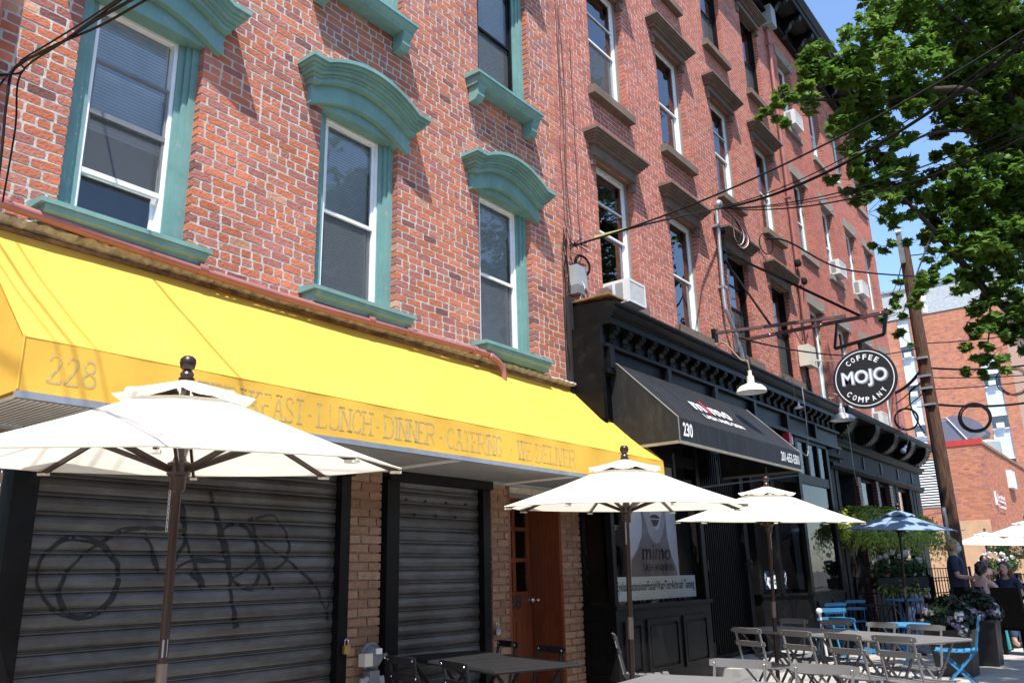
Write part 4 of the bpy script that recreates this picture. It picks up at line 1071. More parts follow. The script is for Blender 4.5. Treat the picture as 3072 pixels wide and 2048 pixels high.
def shop_cornice():
    T = thing('black_shop_cornice', 'long black bracketed wooden cornice over the number 230 shopfront', 'cornice')
    bp = M['blackpaint']; x0, x1 = 7.76, 16.3
    MB().prism([(5.1, 4.42), (4.46, 4.345), (4.44, 4.335), (4.44, 4.31), (4.47, 4.29), (4.455, 4.25), (4.5, 4.21), (4.49, 4.185), (4.53, 4.16), (4.53, 4.09), (5.1, 4.09)], x0, x1, 'X').build('crown', bp, T)
    MB().box(x0+0.03, x1, 4.66, 5.1, 3.56, 4.09).build('frieze', bp, T)
    MB().box(x0, x1, 4.6, 4.66, 3.83, 3.87).build('moulding', bp, T)
    MB().box(x0, x1, 4.6, 4.66, 3.52, 3.58).build('moulding', bp, T)
    x = x0+0.18
    while x < x1-0.1:
        prof = [(4.66, 4.09), (4.55, 4.09), (4.545, 4.055), (4.565, 4.02), (4.59, 4.0), (4.61, 4.01), (4.63, 3.96), (4.62, 3.92), (4.64, 3.88), (4.66, 3.875)]
        o = MB().prism(prof, x-0.055, x+0.055, 'X').build('bracket', bp, T)
        mb = MB()
        for q in (-0.034, 0, 0.034): mb.box(x+q-0.008, x+q+0.008, 4.535, 4.56, 4.03, 4.088)
        mb.sphere((x, 4.635, 3.905), 0.017, 8, 6); mb.build('carving', bp, o)
        x += 0.30
    for a in range(6):
        xa = x0+0.1+a*1.4
        MB().box(xa-0.05, xa+0.05, 4.585, 4.66, 3.585, 3.825).build('pilaster_block', bp, T)
    MB().box(x0-0.02, x0+0.35, 4.52, 5.1, 4.43, 4.45).build('weathered_edge', M['cardboard'], T)
    # left return boards down to the awning
    MB().box(7.70, 7.76, 4.64, 5.12, 3.0, 4.09).build('return_board', bp, T)
    MB().box(7.665, 7.75, 5.02, 5.12, 3.3, 4.5).build('corner_board', M['blackflat'], T)
    # mojo part
    T2 = thing('scalloped_shop_cornice', 'charcoal cornice with big beaded quarter round brackets on the coffee house', 'cornice')
    gp = M['greypaint']; x0, x1 = 16.32, 24.0
    MB().prism([(5.1, 4.42), (4.42, 4.37), (4.38, 4.36), (4.38, 4.28), (4.42, 4.24), (5.1, 4.24)], x0, x1, 'X').build('gutter', gp, T2)
    MB().box(x0, x1-0.05, 4.84, 5.1, 3.82, 4.24).build('cove_board', gp, T2)
    MB().prism([(4.84, 3.84), (4.74, 3.83), (4.73, 3.79), (4.79, 3.75), (4.8, 3.7), (4.86, 3.68), (5.1, 3.68), (5.1, 3.84)], x0, x1, 'X').build('moulding', gp, T2)
    MB().box(x0, x1-0.08, 4.87, 5.1, 3.3, 3.68).build('frieze', gp, T2)
    MB().prism([(4.87, 3.34), (4.8, 3.33), (4.79, 3.27), (4.86, 3.22), (5.1, 3.22), (5.1, 3.34)], x0, x1-0.02, 'X').build('moulding', gp, T2)
    for x in (16.7, 18.45, 20.0, 21.55, 23.1):
        prof = [(4.84, 4.24), (4.4, 4.24)]+[(4.84-0.44*cos(t), 4.24-0.42*sin(t)) for t in [i*pi/2/10 for i in range(1, 11)]]
        o = MB().prism(prof, x-0.2, x+0.2, 'X').build('bracket', M['blackpaint'], T2)
        mb = MB()
        for i in range(1, 11):
            t = i*pi/2/11
            for q in (-0.2, 0.2): mb.sphere((x+q, 4.84-0.45*cos(t), 4.24-0.43*sin(t)), 0.02, 7, 5)
        mb.build('beading', gp, o)
    for x in [16.9+i*0.22 for i in range(31)]:
        MB().box(x-0.025, x+0.025, 4.825, 4.84, 3.88, 3.95).build('dentil', M['blackpaint'], T2)
    for x in (17.0, 18.7, 20.1, 21.6, 23.0):
        MB().box(x-0.05, x+0.05, 4.85, 4.87, 3.38, 3.64).build('slot_block', M['blackpaint'], T2)

def shop_mojo():
    S = thing('coffee_shopfront', 'charcoal shopfront of the coffee house with dark tiled piers and tall windows', 'shopfront')
    gp = M['greypaint']
    br = []
    piers = [(18.2, 18.42), (19.62, 19.8), (20.75, 21.0)]
    for a, b in piers: br += lay(a, b, 0.0, 3.2, [], 'old', int(a*7), L=0.2, headers=0)
    mb = MB()
    rnd = random.Random(2)
    for b in br: brick_mb(mb, b, 4.895, rnd, 0.001, 0.1)
    o = mb.build('pier_brick', mat('purple_glazed', (0.3, 0.25, 0.33), 0.4, tone=True), S); o['kind'] = 'stuff'
    cb = MB()
    for a, b in piers: cb.box(a+0.004, b-0.004, 4.903, 5.4, 0, 3.22)
    cb.build('pier_core', M['dark'], S)
    for a, b in ((18.42, 19.62), (19.8, 20.75), (21.55, 22.7)):
        w = emp('window', S); z0 = 0.75
        mb = MB(); t = 0.05
        mb.box(a, a+t, 4.98, 5.05, z0, 3.2); mb.box(b-t, b, 4.98, 5.05, z0, 3.2); mb.box(a+t, b-t, 4.98, 5.05, 3.14, 3.2); mb.box(a+t, b-t, 4.98, 5.05, z0, z0+t); mb.box(a+t, b-t, 4.985, 5.045, 2.4, 2.46)
        mb.build('frame', gp, w); pane(w, a+t, b-t, z0+t, 2.4, 5.01, 'glassd'); pane(w, a+t, b-t, 2.46, 3.14, 5.01, 'glassd')
        MB().box(a, b, 4.92, 5.1, 0, z0).build('bulkhead', gp, S)
    for a, b in ((16.45, 16.62), (16.72, 16.9), (21.0, 21.25), (21.35, 21.55), (22.7, 22.95), (23.05, 23.25), (23.35, 23.85)):
        MB().box(a, b, 4.9, 5.1, 0, 3.3).build('post', gp, S)
    MB().box(16.9, 18.2, 6.0, 6.05, 0, 3.3).build('entrance_back', M['blackflat'], S)
    MB().box(16.9, 16.95, 5.1, 6.0, 0, 3.3).build('entrance_side', M['blackflat'], S)
    MB().box(18.15, 18.2, 5.3, 6.0, 0, 3.3).build('entrance_side', M['blackflat'], S)
    MB().box(18.2, 23.8, 6.6, 6.65, 0, 3.3).box(23.5, 23.55, 5.4, 6.6, 0, 3.3).box(18.25, 18.3, 5.4, 6.6, 0, 3.3).build('room_backing', M['dark'], S)
    MB().box(16.4, 23.8, 5.1, 6.6, 3.3, 3.36).build('ceiling', M['blackflat'], S)
    MB().box(15.93, 16.45, 5.0, 5.1, 0, 3.5).build('post', M['blackpaint'], S)
shop_mimo(); shop_cornice(); shop_mojo()

def awning_black():
    A = thing('black_awning', 'black canvas awning with white and red lettering over number 230', 'awning')
    xl, xr = 7.95, 11.7
    P = [(5.09, 3.65), (4.59, 3.65), (3.88, 2.94), (3.88, 2.69)]
    mb = MB(); n = 40; vs = []
    for i in range(n+1):
        x = xl+(xr-xl)*i/n
        for k, (y, z) in enumerate([(4.59, 3.65), (4.35, 3.405), (4.1, 3.153), (3.88, 2.94)]):
            s = 0.004*sin(i*0.8)*(k in (1, 2)); vs.append((x, y+s, z-s))
    mb.add(vs, [(i*4+j, i*4+j+1, i*4+j+5, i*4+j+4) for i in range(n) for j in range(3)]); mb.build('canopy', M['blackcanvas'], A, smooth=True)
    mb = MB(); vs = []
    for i in range(n+1):
        x = xl+(xr-xl)*i/n
        for z, k in ((2.94, 0), (2.82, 1), (2.69, 0)): vs.append((x, 3.88-0.003*k*sin(i*1.1), z))
    mb.add(vs, [(i*3+j, i*3+j+1, i*3+j+4, i*3+j+3) for i in range(n) for j in range(2)]); mb.build('valance', M['blackcanvas'], A, smooth=True)
    for x in (xl, xr):
        MB().prism(P[::-1]+[(5.09, 2.69)], x-0.002, x+0.002, 'X').build('end_panel', M['blackcanvas'], A)
    MB().box(xl, xr, 4.59, 5.09, 3.648, 3.652).build('flat_top', M['blackcanvas'], A)
    mb = MB()
    pm = mat('awning_piping', (0.16, 0.16, 0.155), 0.6)
    for x in (xl, xr):
        for a, b in zip(P[:-1], P[1:]): mb.tube([(x, a[0], a[1]), (x, b[0], b[1])], 0.007, 6)
    mb.tube([(xl-0.003, 4.79, 3.65), (xl-0.003, 4.79, 2.8)], 0.004, 5)
    mb.build('piping', pm, A)
    mb = MB(); mb.box(xl, xr, 3.872, 3.9, 2.66, 2.69); mb.box(xl-0.01, xl+0.02, 3.9, 5.05, 2.66, 2.69); mb.box(xr-0.02, xr+0.01, 3.9, 5.05, 2.66, 2.69)
    mb.build('frame', mat('bronze_trim', (0.22, 0.19, 0.15), 0.5), A)
    # lower frame struts under the awning
    mb = MB()
    for a, b in (((9.2, 4.6, 2.3), (11.68, 3.95, 2.62)), ((9.2, 4.6, 2.3), (9.2, 4.6, 2.75)), ((10.0, 4.39, 2.4), (10.0, 4.39, 2.72)), ((11.0, 4.13, 2.53), (11.0, 4.13, 2.7))):
        mb.bar(a, b, 0.02, 0.02)
    mb.build('strut', mat('strut_grey', (0.08, 0.08, 0.08), 0.5), A)
    ey = Vector((0, 0.707, 0.707)); off = Vector((0, -0.707, 0.707))*0.006
    def on(x, s): return Vector((x, 3.88+s*0.707, 2.94+s*0.707))+off
    # s measured up the slope; canopy is 1.004 long
    mb = MB(); put_text(mb, 'm', on(8.98, 0.38), (1, 0, 0), ey, w=0.34, h=0.17, bold=0.02, skew=0.25); put_text(mb, 'm', on(9.50, 0.38), (1, 0, 0), ey, w=0.34, h=0.17, bold=0.02, skew=0.25)
    put_text(mb, 'o', on(9.9, 0.37), (1, 0, 0), ey, w=0.2, h=0.19, bold=0.02, skew=0.25)
    put_text(mb, 'LASH AND SKIN', on(9.0, 0.2), (1, 0, 0), ey, w=1.15, h=0.09, bold=0.012); mb.build('lettering', M['textwhite'], A)
    mb = MB(); put_text(mb, 'i', on(9.38, 0.38), (1, 0, 0), ey, w=0.07, h=0.27, bold=0.03, skew=0.25); mb.build('red_letter', M['textred'], A)
    mb = MB(); put_text(mb, '230', (8.03, 3.872, 2.745), (1, 0, 0), (0, 0, 1), w=0.23, h=0.15, bold=0.025); mb.build('house_number', M['textwhite'], A); mb = MB(); put_text(mb, '201-653-5501', (10.92, 3.872, 2.75), (1, 0, 0), (0, 0, 1), w=0.7, h=0.13, bold=0.02)
    mb.build('phone_number', M['textwhite'], A)
awning_black()

def window_graphics():
    # poster of a lower face, behind the glass
    P = thing('beauty_poster', 'tall grey poster of the lower half of a face in the shop window', 'poster')
    y = 4.73
    MB().box(8.16, 9.38, y, y+0.006, 1.26, 2.6).build('sheet', M['poster'], P)
    cx = 8.84
    def pl(pts, name, m, d): MB().add([(cx+a, y-d, b) for a, b in pts], [tuple(range(len(pts)))]).build(name, m, P)
    nk = [(-0.62, 1.27), (0.5, 1.27), (0.46, 1.4), (0.36, 1.55), (0.29, 1.75), (0.28, 1.95), (0.33, 2.58), (-0.36, 2.58), (-0.33, 2.1), (-0.3, 1.9), (-0.33, 1.75), (-0.45, 1.6), (-0.6, 1.48)]
    pl(nk, 'print', M['postershade'], 0.002)
    fc = [(-0.3, 2.58), (-0.3, 2.2), (-0.26, 2.0), (-0.17, 1.8), (-0.08, 1.7), (0.0, 1.67), (0.09, 1.69), (0.18, 1.79), (0.27, 1.98), (0.31, 2.2), (0.32, 2.58)]
    pl(fc, 'print', M['posterface'], 0.004)
    pl([(a*0.55+0.03, 1.66+(b-1.66)*0.62+0.16) for a, b in fc], 'print', M['poster'], 0.005)
    pl([(a, b-0.11) for a, b in ((-0.13, 2.08), (-0.06, 2.115), (-0.02, 2.12), (0.0, 2.11), (0.02, 2.12), (0.06, 2.115), (0.14, 2.08), (0.05, 2.07), (0.0, 2.073), (-0.05, 2.07))], 'print', M['posterlip'], 0.007)
    pl([(a, b-0.11) for a, b in ((-0.1, 2.062), (-0.04, 2.058), (0.0, 2.06), (0.05, 2.058), (0.11, 2.062), (0.05, 1.99), (0.0, 1.978), (-0.05, 1.99))], 'print', M['posterlip'], 0.0075)
    pl([(a, b-0.16) for a, b in ((-0.09, 2.36), (-0.045, 2.325), (0.0, 2.335), (0.045, 2.325), (0.09, 2.36), (0.045, 2.305), (-0.045, 2.305))], 'print', M['postershade'], 0.007)
    mb = MB(); put_text(mb, 'mimo', (8.48, y-0.009, 1.49), (1, 0, 0), (0, 0, 1), w=0.68, h=0.17, bold=0.0, skew=0.2)
    put_text(mb, 'LASH AND SKIN', (8.5, y-0.009, 1.37), (1, 0, 0), (0, 0, 1), w=0.72, h=0.075, bold=0.0); mb.build('lettering', M['textdark'], P)
    Bn = thing('window_banner', 'pale banner listing Eyelash Extensions, Facial, Wax, Tint across the shop window', 'banner')
    MB().box(7.8, 9.74, 4.705, 4.71, 1.06, 1.31).build('sheet', M['banner'], Bn)
    mb = MB(); put_text(mb, 'Eyelash Extensions\u2022Facial\u2022Wax\u2022Tint\u2022Airbrush Tanning', (7.86, 4.7035, 1.13), (1, 0, 0), (0, 0, 1), w=1.84, h=0.13, bold=0.016)
    mb.build('lettering', M['textdark'], Bn)
    rnd = random.Random(5)
    for i in range(16):
        x = 7.95+i*0.11+rnd.uniform(-0.02, 0.02)
        T = thing('nail_polish_bottle', 'tiny bottle in the row on the ledge below the window banner', 'bottle', (x, 4.8, 1.0), group='bottles on the shop window ledge')
        MB().lathe([(0.0, 0), (0.012, 0), (0.012, 0.03), (0.005, 0.034)], (0, 0, 0), 8).build('body', M['chrome'] if rnd.random() < 0.5 else M['textred'], T)
        MB().lathe([(0.006, 0.034), (0.006, 0.06), (0, 0.06)], (0, 0, 0), 8).build('cap', M['textwhite'], T)
    # mask shaped notice in the second bay window
    N = thing('face_mask_notice', 'notice shaped like a blue face mask reading NO MASK ENTRY in the window', 'notice')
    a = Vector((12.75, 5.06, 0)); b = Vector((13.86, 4.65, 0)); ex = (b-a).normalized(); nrm = Vector((ex.y, -ex.x, 0))
    O = a+nrm*-0.03
    nb = mat('notice_navy', (0.03, 0.05, 0.12), 0.6)
    def onp(s, z, d): return O+ex*s+nrm*d+Vector((0, 0, z))
    mb = MB(); mb.add([onp(0.12, 1.06, 0), onp(0.62, 1.06, 0), onp(0.62, 1.34, 0), onp(0.12, 1.34, 0)], [(0, 1, 2, 3)]); mb.build('sheet', nb, N)
    mb = MB(); mb.add([onp(u, z, 0.004) for u, z in ((0.22, 1.07), (0.52, 1.07), (0.57, 1.14), (0.56, 1.24), (0.45, 1.24), (0.37, 1.28), (0.29, 1.24), (0.18, 1.24), (0.17, 1.14))], [tuple(range(9))]); mb.build('mask_print', M['banner'], N)
    mb = MB(); put_text(mb, 'NO', onp(0.2, 1.13, 0.007), ex, (0, 0, 1), w=0.11, h=0.08, bold=0.03); put_text(mb, 'MASK', onp(0.33, 1.18, 0.007), ex, (0, 0, 1), w=0.2, h=0.035, bold=0.03); put_text(mb, 'ENTRY', onp(0.33, 1.13, 0.007), ex, (0, 0, 1), w=0.2, h=0.035, bold=0.03)
    mb.build('lettering', M['textdark'], N)
    mb = MB()
    for s in (-1, 1): mb.tube([onp(0.37+s*0.2, 1.23, 0.006), onp(0.37+s*0.235, 1.3, 0.006), onp(0.37+s*0.24, 1.22, 0.006), onp(0.37+s*0.21, 1.12, 0.006)], 0.004, 5)
    mb.build('ear_loop', M['wirewhite'], N)
window_graphics()

# ---------------------------------------------------------------- hanging sign and its bracket
def hanging_sign():
    X = 12.4
    k = X/12.0
    def q(Y, Z): return (X, Y*k, (Z-1.33)*k+1.33)
    T = thing('sign_bracket', 'rusty iron bracket of long bars holding out the round coffee sign', 'bracket')
    rb = M['rustbar']
    UR = Vector(q(2.53, 4.8)); frUL = Vector(q(3.21, 4.79)); LR = Vector(q(2.6, 4.49)); LL = Vector(q(3.29, 4.41))
    foot2 = Vector((12.84, 5.08, 5.05)); foot1 = Vector((11.92, 5.08, 4.99)); end1 = Vector((12.3, 3.15, 4.95))
    MB().bar(foot1, end1, 0.045, 0.045).build('bar', rb, T)
    d = (UR-foot2).normalized()
    MB().bar(foot2, UR+d*0.03, 0.05, 0.05).build('bar', rb, T)
    MB().bar(frUL, LL, 0.035, 0.035).build('bar', M['blackpaint'], T)
    MB().bar(LL, LR, 0.035, 0.045).build('bar', M['blackpaint'], T)
    MB().bar(LR, UR, 0.045, 0.045).build('bar', M['blackpaint'], T)
    g1 = foot2+(UR-foot2)*0.86
    MB().bar((12.59, 5.09, 6.62), g1, 0.04, 0.04).build('stay', M['blackpaint'], T)
    MB().bar((12.64, 5.09, 6.5), foot1+(end1-foot1)*0.45, 0.025, 0.025).build('stay', M['blackpaint'], T)
    MB().box(12.52, 12.7, 5.04, 5.1, 6.4, 6.7).build('wall_plate', M['blackpaint'], T)
    MB().box(11.86, 11.98, 5.04, 5.1, 4.6, 5.05).build('wall_plate', M['blackpaint'], T)
    mb = MB()
    for b in (foot2+(UR-foot2)*0.25, foot2+(UR-foot2)*0.6, foot2+(UR-foot2)*0.97): mb.sphere(b+Vector((-0.03, 0, 0)), 0.012, 6, 4)
    mb.build('bolt', M['steel'], T)
    S = thing('coffee_sign', 'round black hanging sign reading MOJO COFFEE COMPANY in white', 'sign')
    c = Vector(q(2.94, 3.91)); r = 0.43*k
    Rm = Matrix.Rotation(-pi/2, 3, 'Y')   # local z -> -X
    MB().lathe([(0, -0.02), (r, -0.02), (r+0.004, 0), (r, 0.02), (0, 0.02)], c, 64, Rm).build('disc', M['signblack'], S)
    mb = MB()
    for a, b in ((r*0.9, r*0.925),):
        n = 72; vs = []
        for i in range(n):
            t = 2*pi*i/n
            for rr in (a, b): vs.append(c+Vector((-0.022, -rr*cos(t), rr*sin(t))))
        mb.add(vs, [(2*i, 2*i+1, (2*i+3) % (2*n), (2*i+2) % (2*n)) for i in range(n)])
    mb.build('ring', M['signwhite'], S)
    ex0 = Vector((0, -1, 0)); ez = Vector((0, 0, 1)); O = c+Vector((-0.0235, 0, 0))
    tilt = 0.0
    ex = (ex0*cos(tilt)+ez*sin(tilt)); ey = (ez*cos(tilt)-ex0*sin(tilt))
    mb = MB(); put_text(mb, 'MOJO', O+Vector((-0.001, 0, 0))+ex*0.012-ey*0.012, ex, ey, w=r*1.46, h=r*0.6, bold=0.05, center=True); mb.build('letter_shade', M['metergrey'], S)
    mb = MB(); put_text(mb, 'MOJO', O+Vector((-0.002, 0, 0)), ex, ey, w=r*1.44, h=r*0.59, bold=0.04, center=True); mb.build('lettering', M['signblue'], S)
    mb = MB(); put_text(mb, 'MOJO', O+Vector((-0.0032, 0, 0)), ex, ey, w=r*1.38, h=r*0.53, bold=-0.012, center=True); mb.build('lettering', M['signwhite'], S)
    def arc(s, top):
        mb = MB(); n = len(s); R = r*0.71; step = radians(15.5) if top else radians(16.5)
        for i, ch in enumerate(s):
            if top: a = pi/2+step*((n-1)/2-i); rd = Vector((0, -cos(a), sin(a))); e1 = Vector((0, -sin(a), -cos(a))); e2 = rd
            else: a = -pi/2-step*((n-1)/2-i); rd = Vector((0, -cos(a), sin(a))); e1 = Vector((0, sin(a), cos(a))); e2 = -rd
            w = {'M': 0.072, 'I': 0.02}.get(ch, 0.05)*k
            put_text(mb, ch, O+rd*R, e1, e2, w=w, h=0.075*k, bold=0.02, center=True)
        mb.build('lettering', M['signwhite'], S)
    arc('COFFEE', True); arc('COMPANY', False)
    MB().bar((LL+LR)/2, c+Vector((0, 0, r)), 0.06, 0.012).build('hanger', M['blackpaint'], S)

def barn_light(label, foot, elbow_y, shade, rad, m, inner, tip=None, droop=None):
    """shade: centre of the rim"""
    T = thing('barn_light', label, 'lamp', (0, 0, 0), group='gooseneck lamps over the black cornice')
    s = Vector(shade); ft = Vector(foot)
    ax = Vector(tip) if tip else Vector((0, 0, 1))
    q = ax.to_track_quat('Z', 'Y').to_matrix()
    topn = s+ax*(rad*1.45)
    P = [ft, ft+Vector((0, -0.12, 0.015)), Vector((s.x, topn.y+rad*0.55, topn.z+rad*0.95)), Vector((s.x, topn.y+rad*0.1, topn.z+rad*0.75)), topn+ax*rad*0.2, topn]
    MB().tube(smooth_path([tuple(p) for p in P], 6), rad*0.055, 8).build('gooseneck', M['copper'], T, smooth=True)
    r = rad
    prof = [(r*0.13, r*1.5), (r*0.14, r*1.15), (r*0.24, r*1.1), (r*0.26, r*0.62), (r*0.42, r*0.55), (r*0.75, r*0.42), (r*0.95, r*0.22), (r, r*0.02), (r*1.02, 0)]
    MB().lathe(prof, s, 32, q).build('shade', m, T, smooth=True)
    MB().lathe([(r*0.99, 0.003), (r*0.93, r*0.2), (r*0.72, r*0.39), (r*0.3, r*0.5), (0.0, r*0.5)], s, 32, q).build('inner_shade', inner, T, smooth=True)
    MB().sphere(s+ax*r*0.25, r*0.16, 10, 8).build('bulb', M['enamelin'], T, smooth=True)
    MB().tube([ft, ft+Vector((0, -0.02, 0))], 0.04, 12).build('wall_flange', M['copper'], T)

def spot(label, foot, c, d):
    T = thing('spot_light', label, 'lamp', (0, 0, 0), group='small spot lamps on the coffee house cornice')
    c = Vector(c); d = Vector(d).normalized(); q = (-d).to_track_quat('Z', 'Y').to_matrix()
    b = c-d*0.17
    MB().tube(smooth_path([tuple(foot), (c.x, foot[1]-0.15, foot[2]+0.1), (c.x-0.02, b.y-0.1, b.z+0.18), tuple(b-d*0.03), tuple(b)], 6), 0.011, 7).build('arm', M['steel'], T, smooth=True)
    MB().lathe([(0.0, 0.17), (0.028, 0.17), (0.03, 0.08), (0.045, 0.07), (0.06, 0.0), (0.055, -0.012), (0.0, -0.02)], c, 16, q).build('lamp_head', M['enamelin'], T, smooth=True)

hanging_sign()
barn_light('cream enamel gooseneck lamp hanging over the black awning', (10.6, 4.5, 4.4), 4.1, (10.6, 4.06, 3.66), 0.2, M['enamel'], M['enamelin'])
barn_light('small grey socket lamp without a shade, middle of the cornice lamps', (13.2, 4.5, 4.4), 4.1, (13.2, 4.3, 3.85), 0.07, M['alu'], M['enamelin'])
barn_light('silver gooseneck lamp hanging just below the round coffee sign', (15.6, 4.5, 4.4), 4.1, (15.35, 4.24, 3.93), 0.21, M['alu'], M['enamelin'])
spot('spot lamp on the coffee cornice nearer the round sign', (20.4, 4.4, 4.33), (20.0, 4.32, 3.85), (-0.5, 0.3, -0.6))
spot('spot lamp at the far end of the coffee cornice beside the utility pole', (24.0, 4.4, 4.33), (23.6, 4.34, 3.98), (-0.5, 0.3, -0.6))

# ---------------------------------------------------------------- wires
def cable(name, label, pts, r=0.011, m='wire', sag=0.0, group=None, n=18, cat='cable'):
    if len(pts) == 2 and sag:
        a, b = Vector(pts[0]), Vector(pts[1]); P = []
        for i in range(n+1):
            t = i/n; p = a+(b-a)*t; p.z -= 4*sag*t*(1-t); P.append(tuple(p))
    else: P = smooth_path(pts, 5)
    o = MB().tube(P, r, 6).build(name, M[m], None, smooth=False)
    return tag(o, label, cat, group)
hub = (7.86, 5.02, 5.2)
wh = (12.38, 4.92, 7.28)
cable('service_cable', 'thick twisted black cable rising from wall bracket to top right corner', [hub, (8.55, .17, 6.33)], 0.011, sag=0.22)
cable('service_cable', 'second black cable from wall bracket, passing below the first to the conduit head', [hub, (8.6, 4.4, 5.55), wh], 0.013)
cable('service_cable', 'thick black service drop from conduit head up to the top right', [wh, (8.57, .19, 6.21)], 0.02, sag=0.3)
cable('service_cable', 'thin black wire twisted beside the thick service drop', [(12.38, 4.9, 7.3), (8.55, .19, 6.25)], 0.008, sag=0.26)
cable('phone_wire', 'uppermost of three parallel thin wires from conduit head to the right', [wh, (9.8, .4, 5.95)], 0.009, sag=0.25)
cable('phone_wire', 'middle of three parallel thin wires from conduit head to the right', [wh, (9.82, .41, 5.85)], 0.007, sag=0.25)
cable('phone_wire', 'lowest of three parallel thin wires from conduit head to the right', [wh, (9.83, .42, 5.81)], 0.011, sag=0.3)
cable('service_cable', 'looped black cable running from brick wall down to the utility pole', [(14.62, 5.0, 7.46), (15.0, 4.7, 7.44), (17.0, 4.3, 7.36), (19.98, 3.5, 7.83)], 0.017)
def loop(name, label, c, r, ax, th=0.01, turns=3, m='wire', seed=1, cat='cable coil'):
    rnd = random.Random(seed); c = Vector(c); ax = Vector(ax).normalized(); q = ax.to_track_quat('Z', 'Y').to_matrix()
    mb = MB()
    for k in range(turns):
        rr = r*rnd.uniform(0.86, 1.06); o = Vector((rnd.uniform(-0.05, 0.05)*r, rnd.uniform(-0.05, 0.05)*r, rnd.uniform(-0.06, 0.06)*r))
        pts = [c+q @ (Vector((rr*cos(2*pi*i/28), rr*rnd.uniform(0.98, 1.02)*sin(2*pi*i/28), 0))+o) for i in range(29)]
        mb.tube(pts, th, 5, cap=False)
    return tag(mb.build(name, M[m]), label, cat)
loop('cable_coil', 'small black coil of cable hanging on the joint between the brick buildings', (7.98, 5.0, 4.97), 0.13, (0.2, 1, 0), 0.009, 5, seed=4)
loop('cable_loop', 'loose loop of black cable on brick wall above the iron bracket', (14.55, 4.98, 7.33), 0.2, (0.3, 1, 0.1), 0.011, 1, seed=6)
# cable bundle running down the joint
def bundle():
    T = thing('wall_cable_bundle', 'tangle of thin dark cables running down the joint between the two brick buildings', 'cables')
    rnd = random.Random(8)
    for k in range(7):
        pts = []; x = 7.72+rnd.uniform(-0.05, 0.1)
        z = 5.3+rnd.uniform(-0.05, 0.1); 
        while z > 3.45: pts.append((x+rnd.uniform(-0.02, 0.02), 5.06+rnd.uniform(-0.03, 0.01), z)); z -= rnd.uniform(0.15, 0.3)
        MB().tube(smooth_path(pts, 3), rnd.choice((0.004, 0.006, 0.008)), 5).build('cable', M['wire'], T)
    for x, zt, zb in ((7.74, 11, 5.2), (7.86, 11, 5.3), (7.8, 8.7, 5.2), (8.08, 8.2, 5.1), (7.68, 5.2, 3.6)):
        pts = []; z = zt; xx = x
        while z > zb: pts.append((xx+rnd.uniform(-0.03, 0.03), 5.075, z)); z -= 0.5
        pts.append((7.83, 5.05, zb)); MB().tube(smooth_path(pts, 3), 0.005, 5).build('cable', M['rustbar'], T)
    pts = [(7.86, 5.0, 4.78), (7.92, 4.95, 4.66), (7.83, 4.96, 4.5), (7.8, 5.0, 4.3)]
    MB().tube(smooth_path(pts, 4), 0.006, 5).build('cable', M['wirewhite'], T)
    pts = [(7.8, 4.9, 4.0), (7.76, 4.92, 3.88), (7.84, 4.9, 3.7), (7.98, 4.88, 3.6)]
    MB().tube(smooth_path(pts, 4), 0.006, 5).build('cable', M['wirewhite'], T)
    mb = MB()
    for k in range(12):
        a = Vector(hub); d = Vector((rnd.uniform(-0.3, 0.5), rnd.uniform(-0.15, 0.0), rnd.uniform(-0.12, 0.2)))
        mb.tube([a-d*0.25, a+d*0.3+Vector((0, 0, 0.02)), a+d*0.6], 0.006, 5)
    mb.build('splice', M['wire'], T)
    MB().bar((8.03, 4.85, 5.31), (8.33, 4.52, 5.43), 0.03, 0.03).build('splice_clip', M['brass'], T)
    B = thing('telephone_box', 'small grey utility box on the brick wall below the cable coil', 'utility box')
    MB().box(7.8, 8.02, 4.97, 5.08, 4.66, 4.93).build('cover', M['boxgrey'], B); MB().box(7.76, 7.9, 4.94, 5.08, 4.55, 4.66).build('terminal', M['metergrey'], B)
bundle()
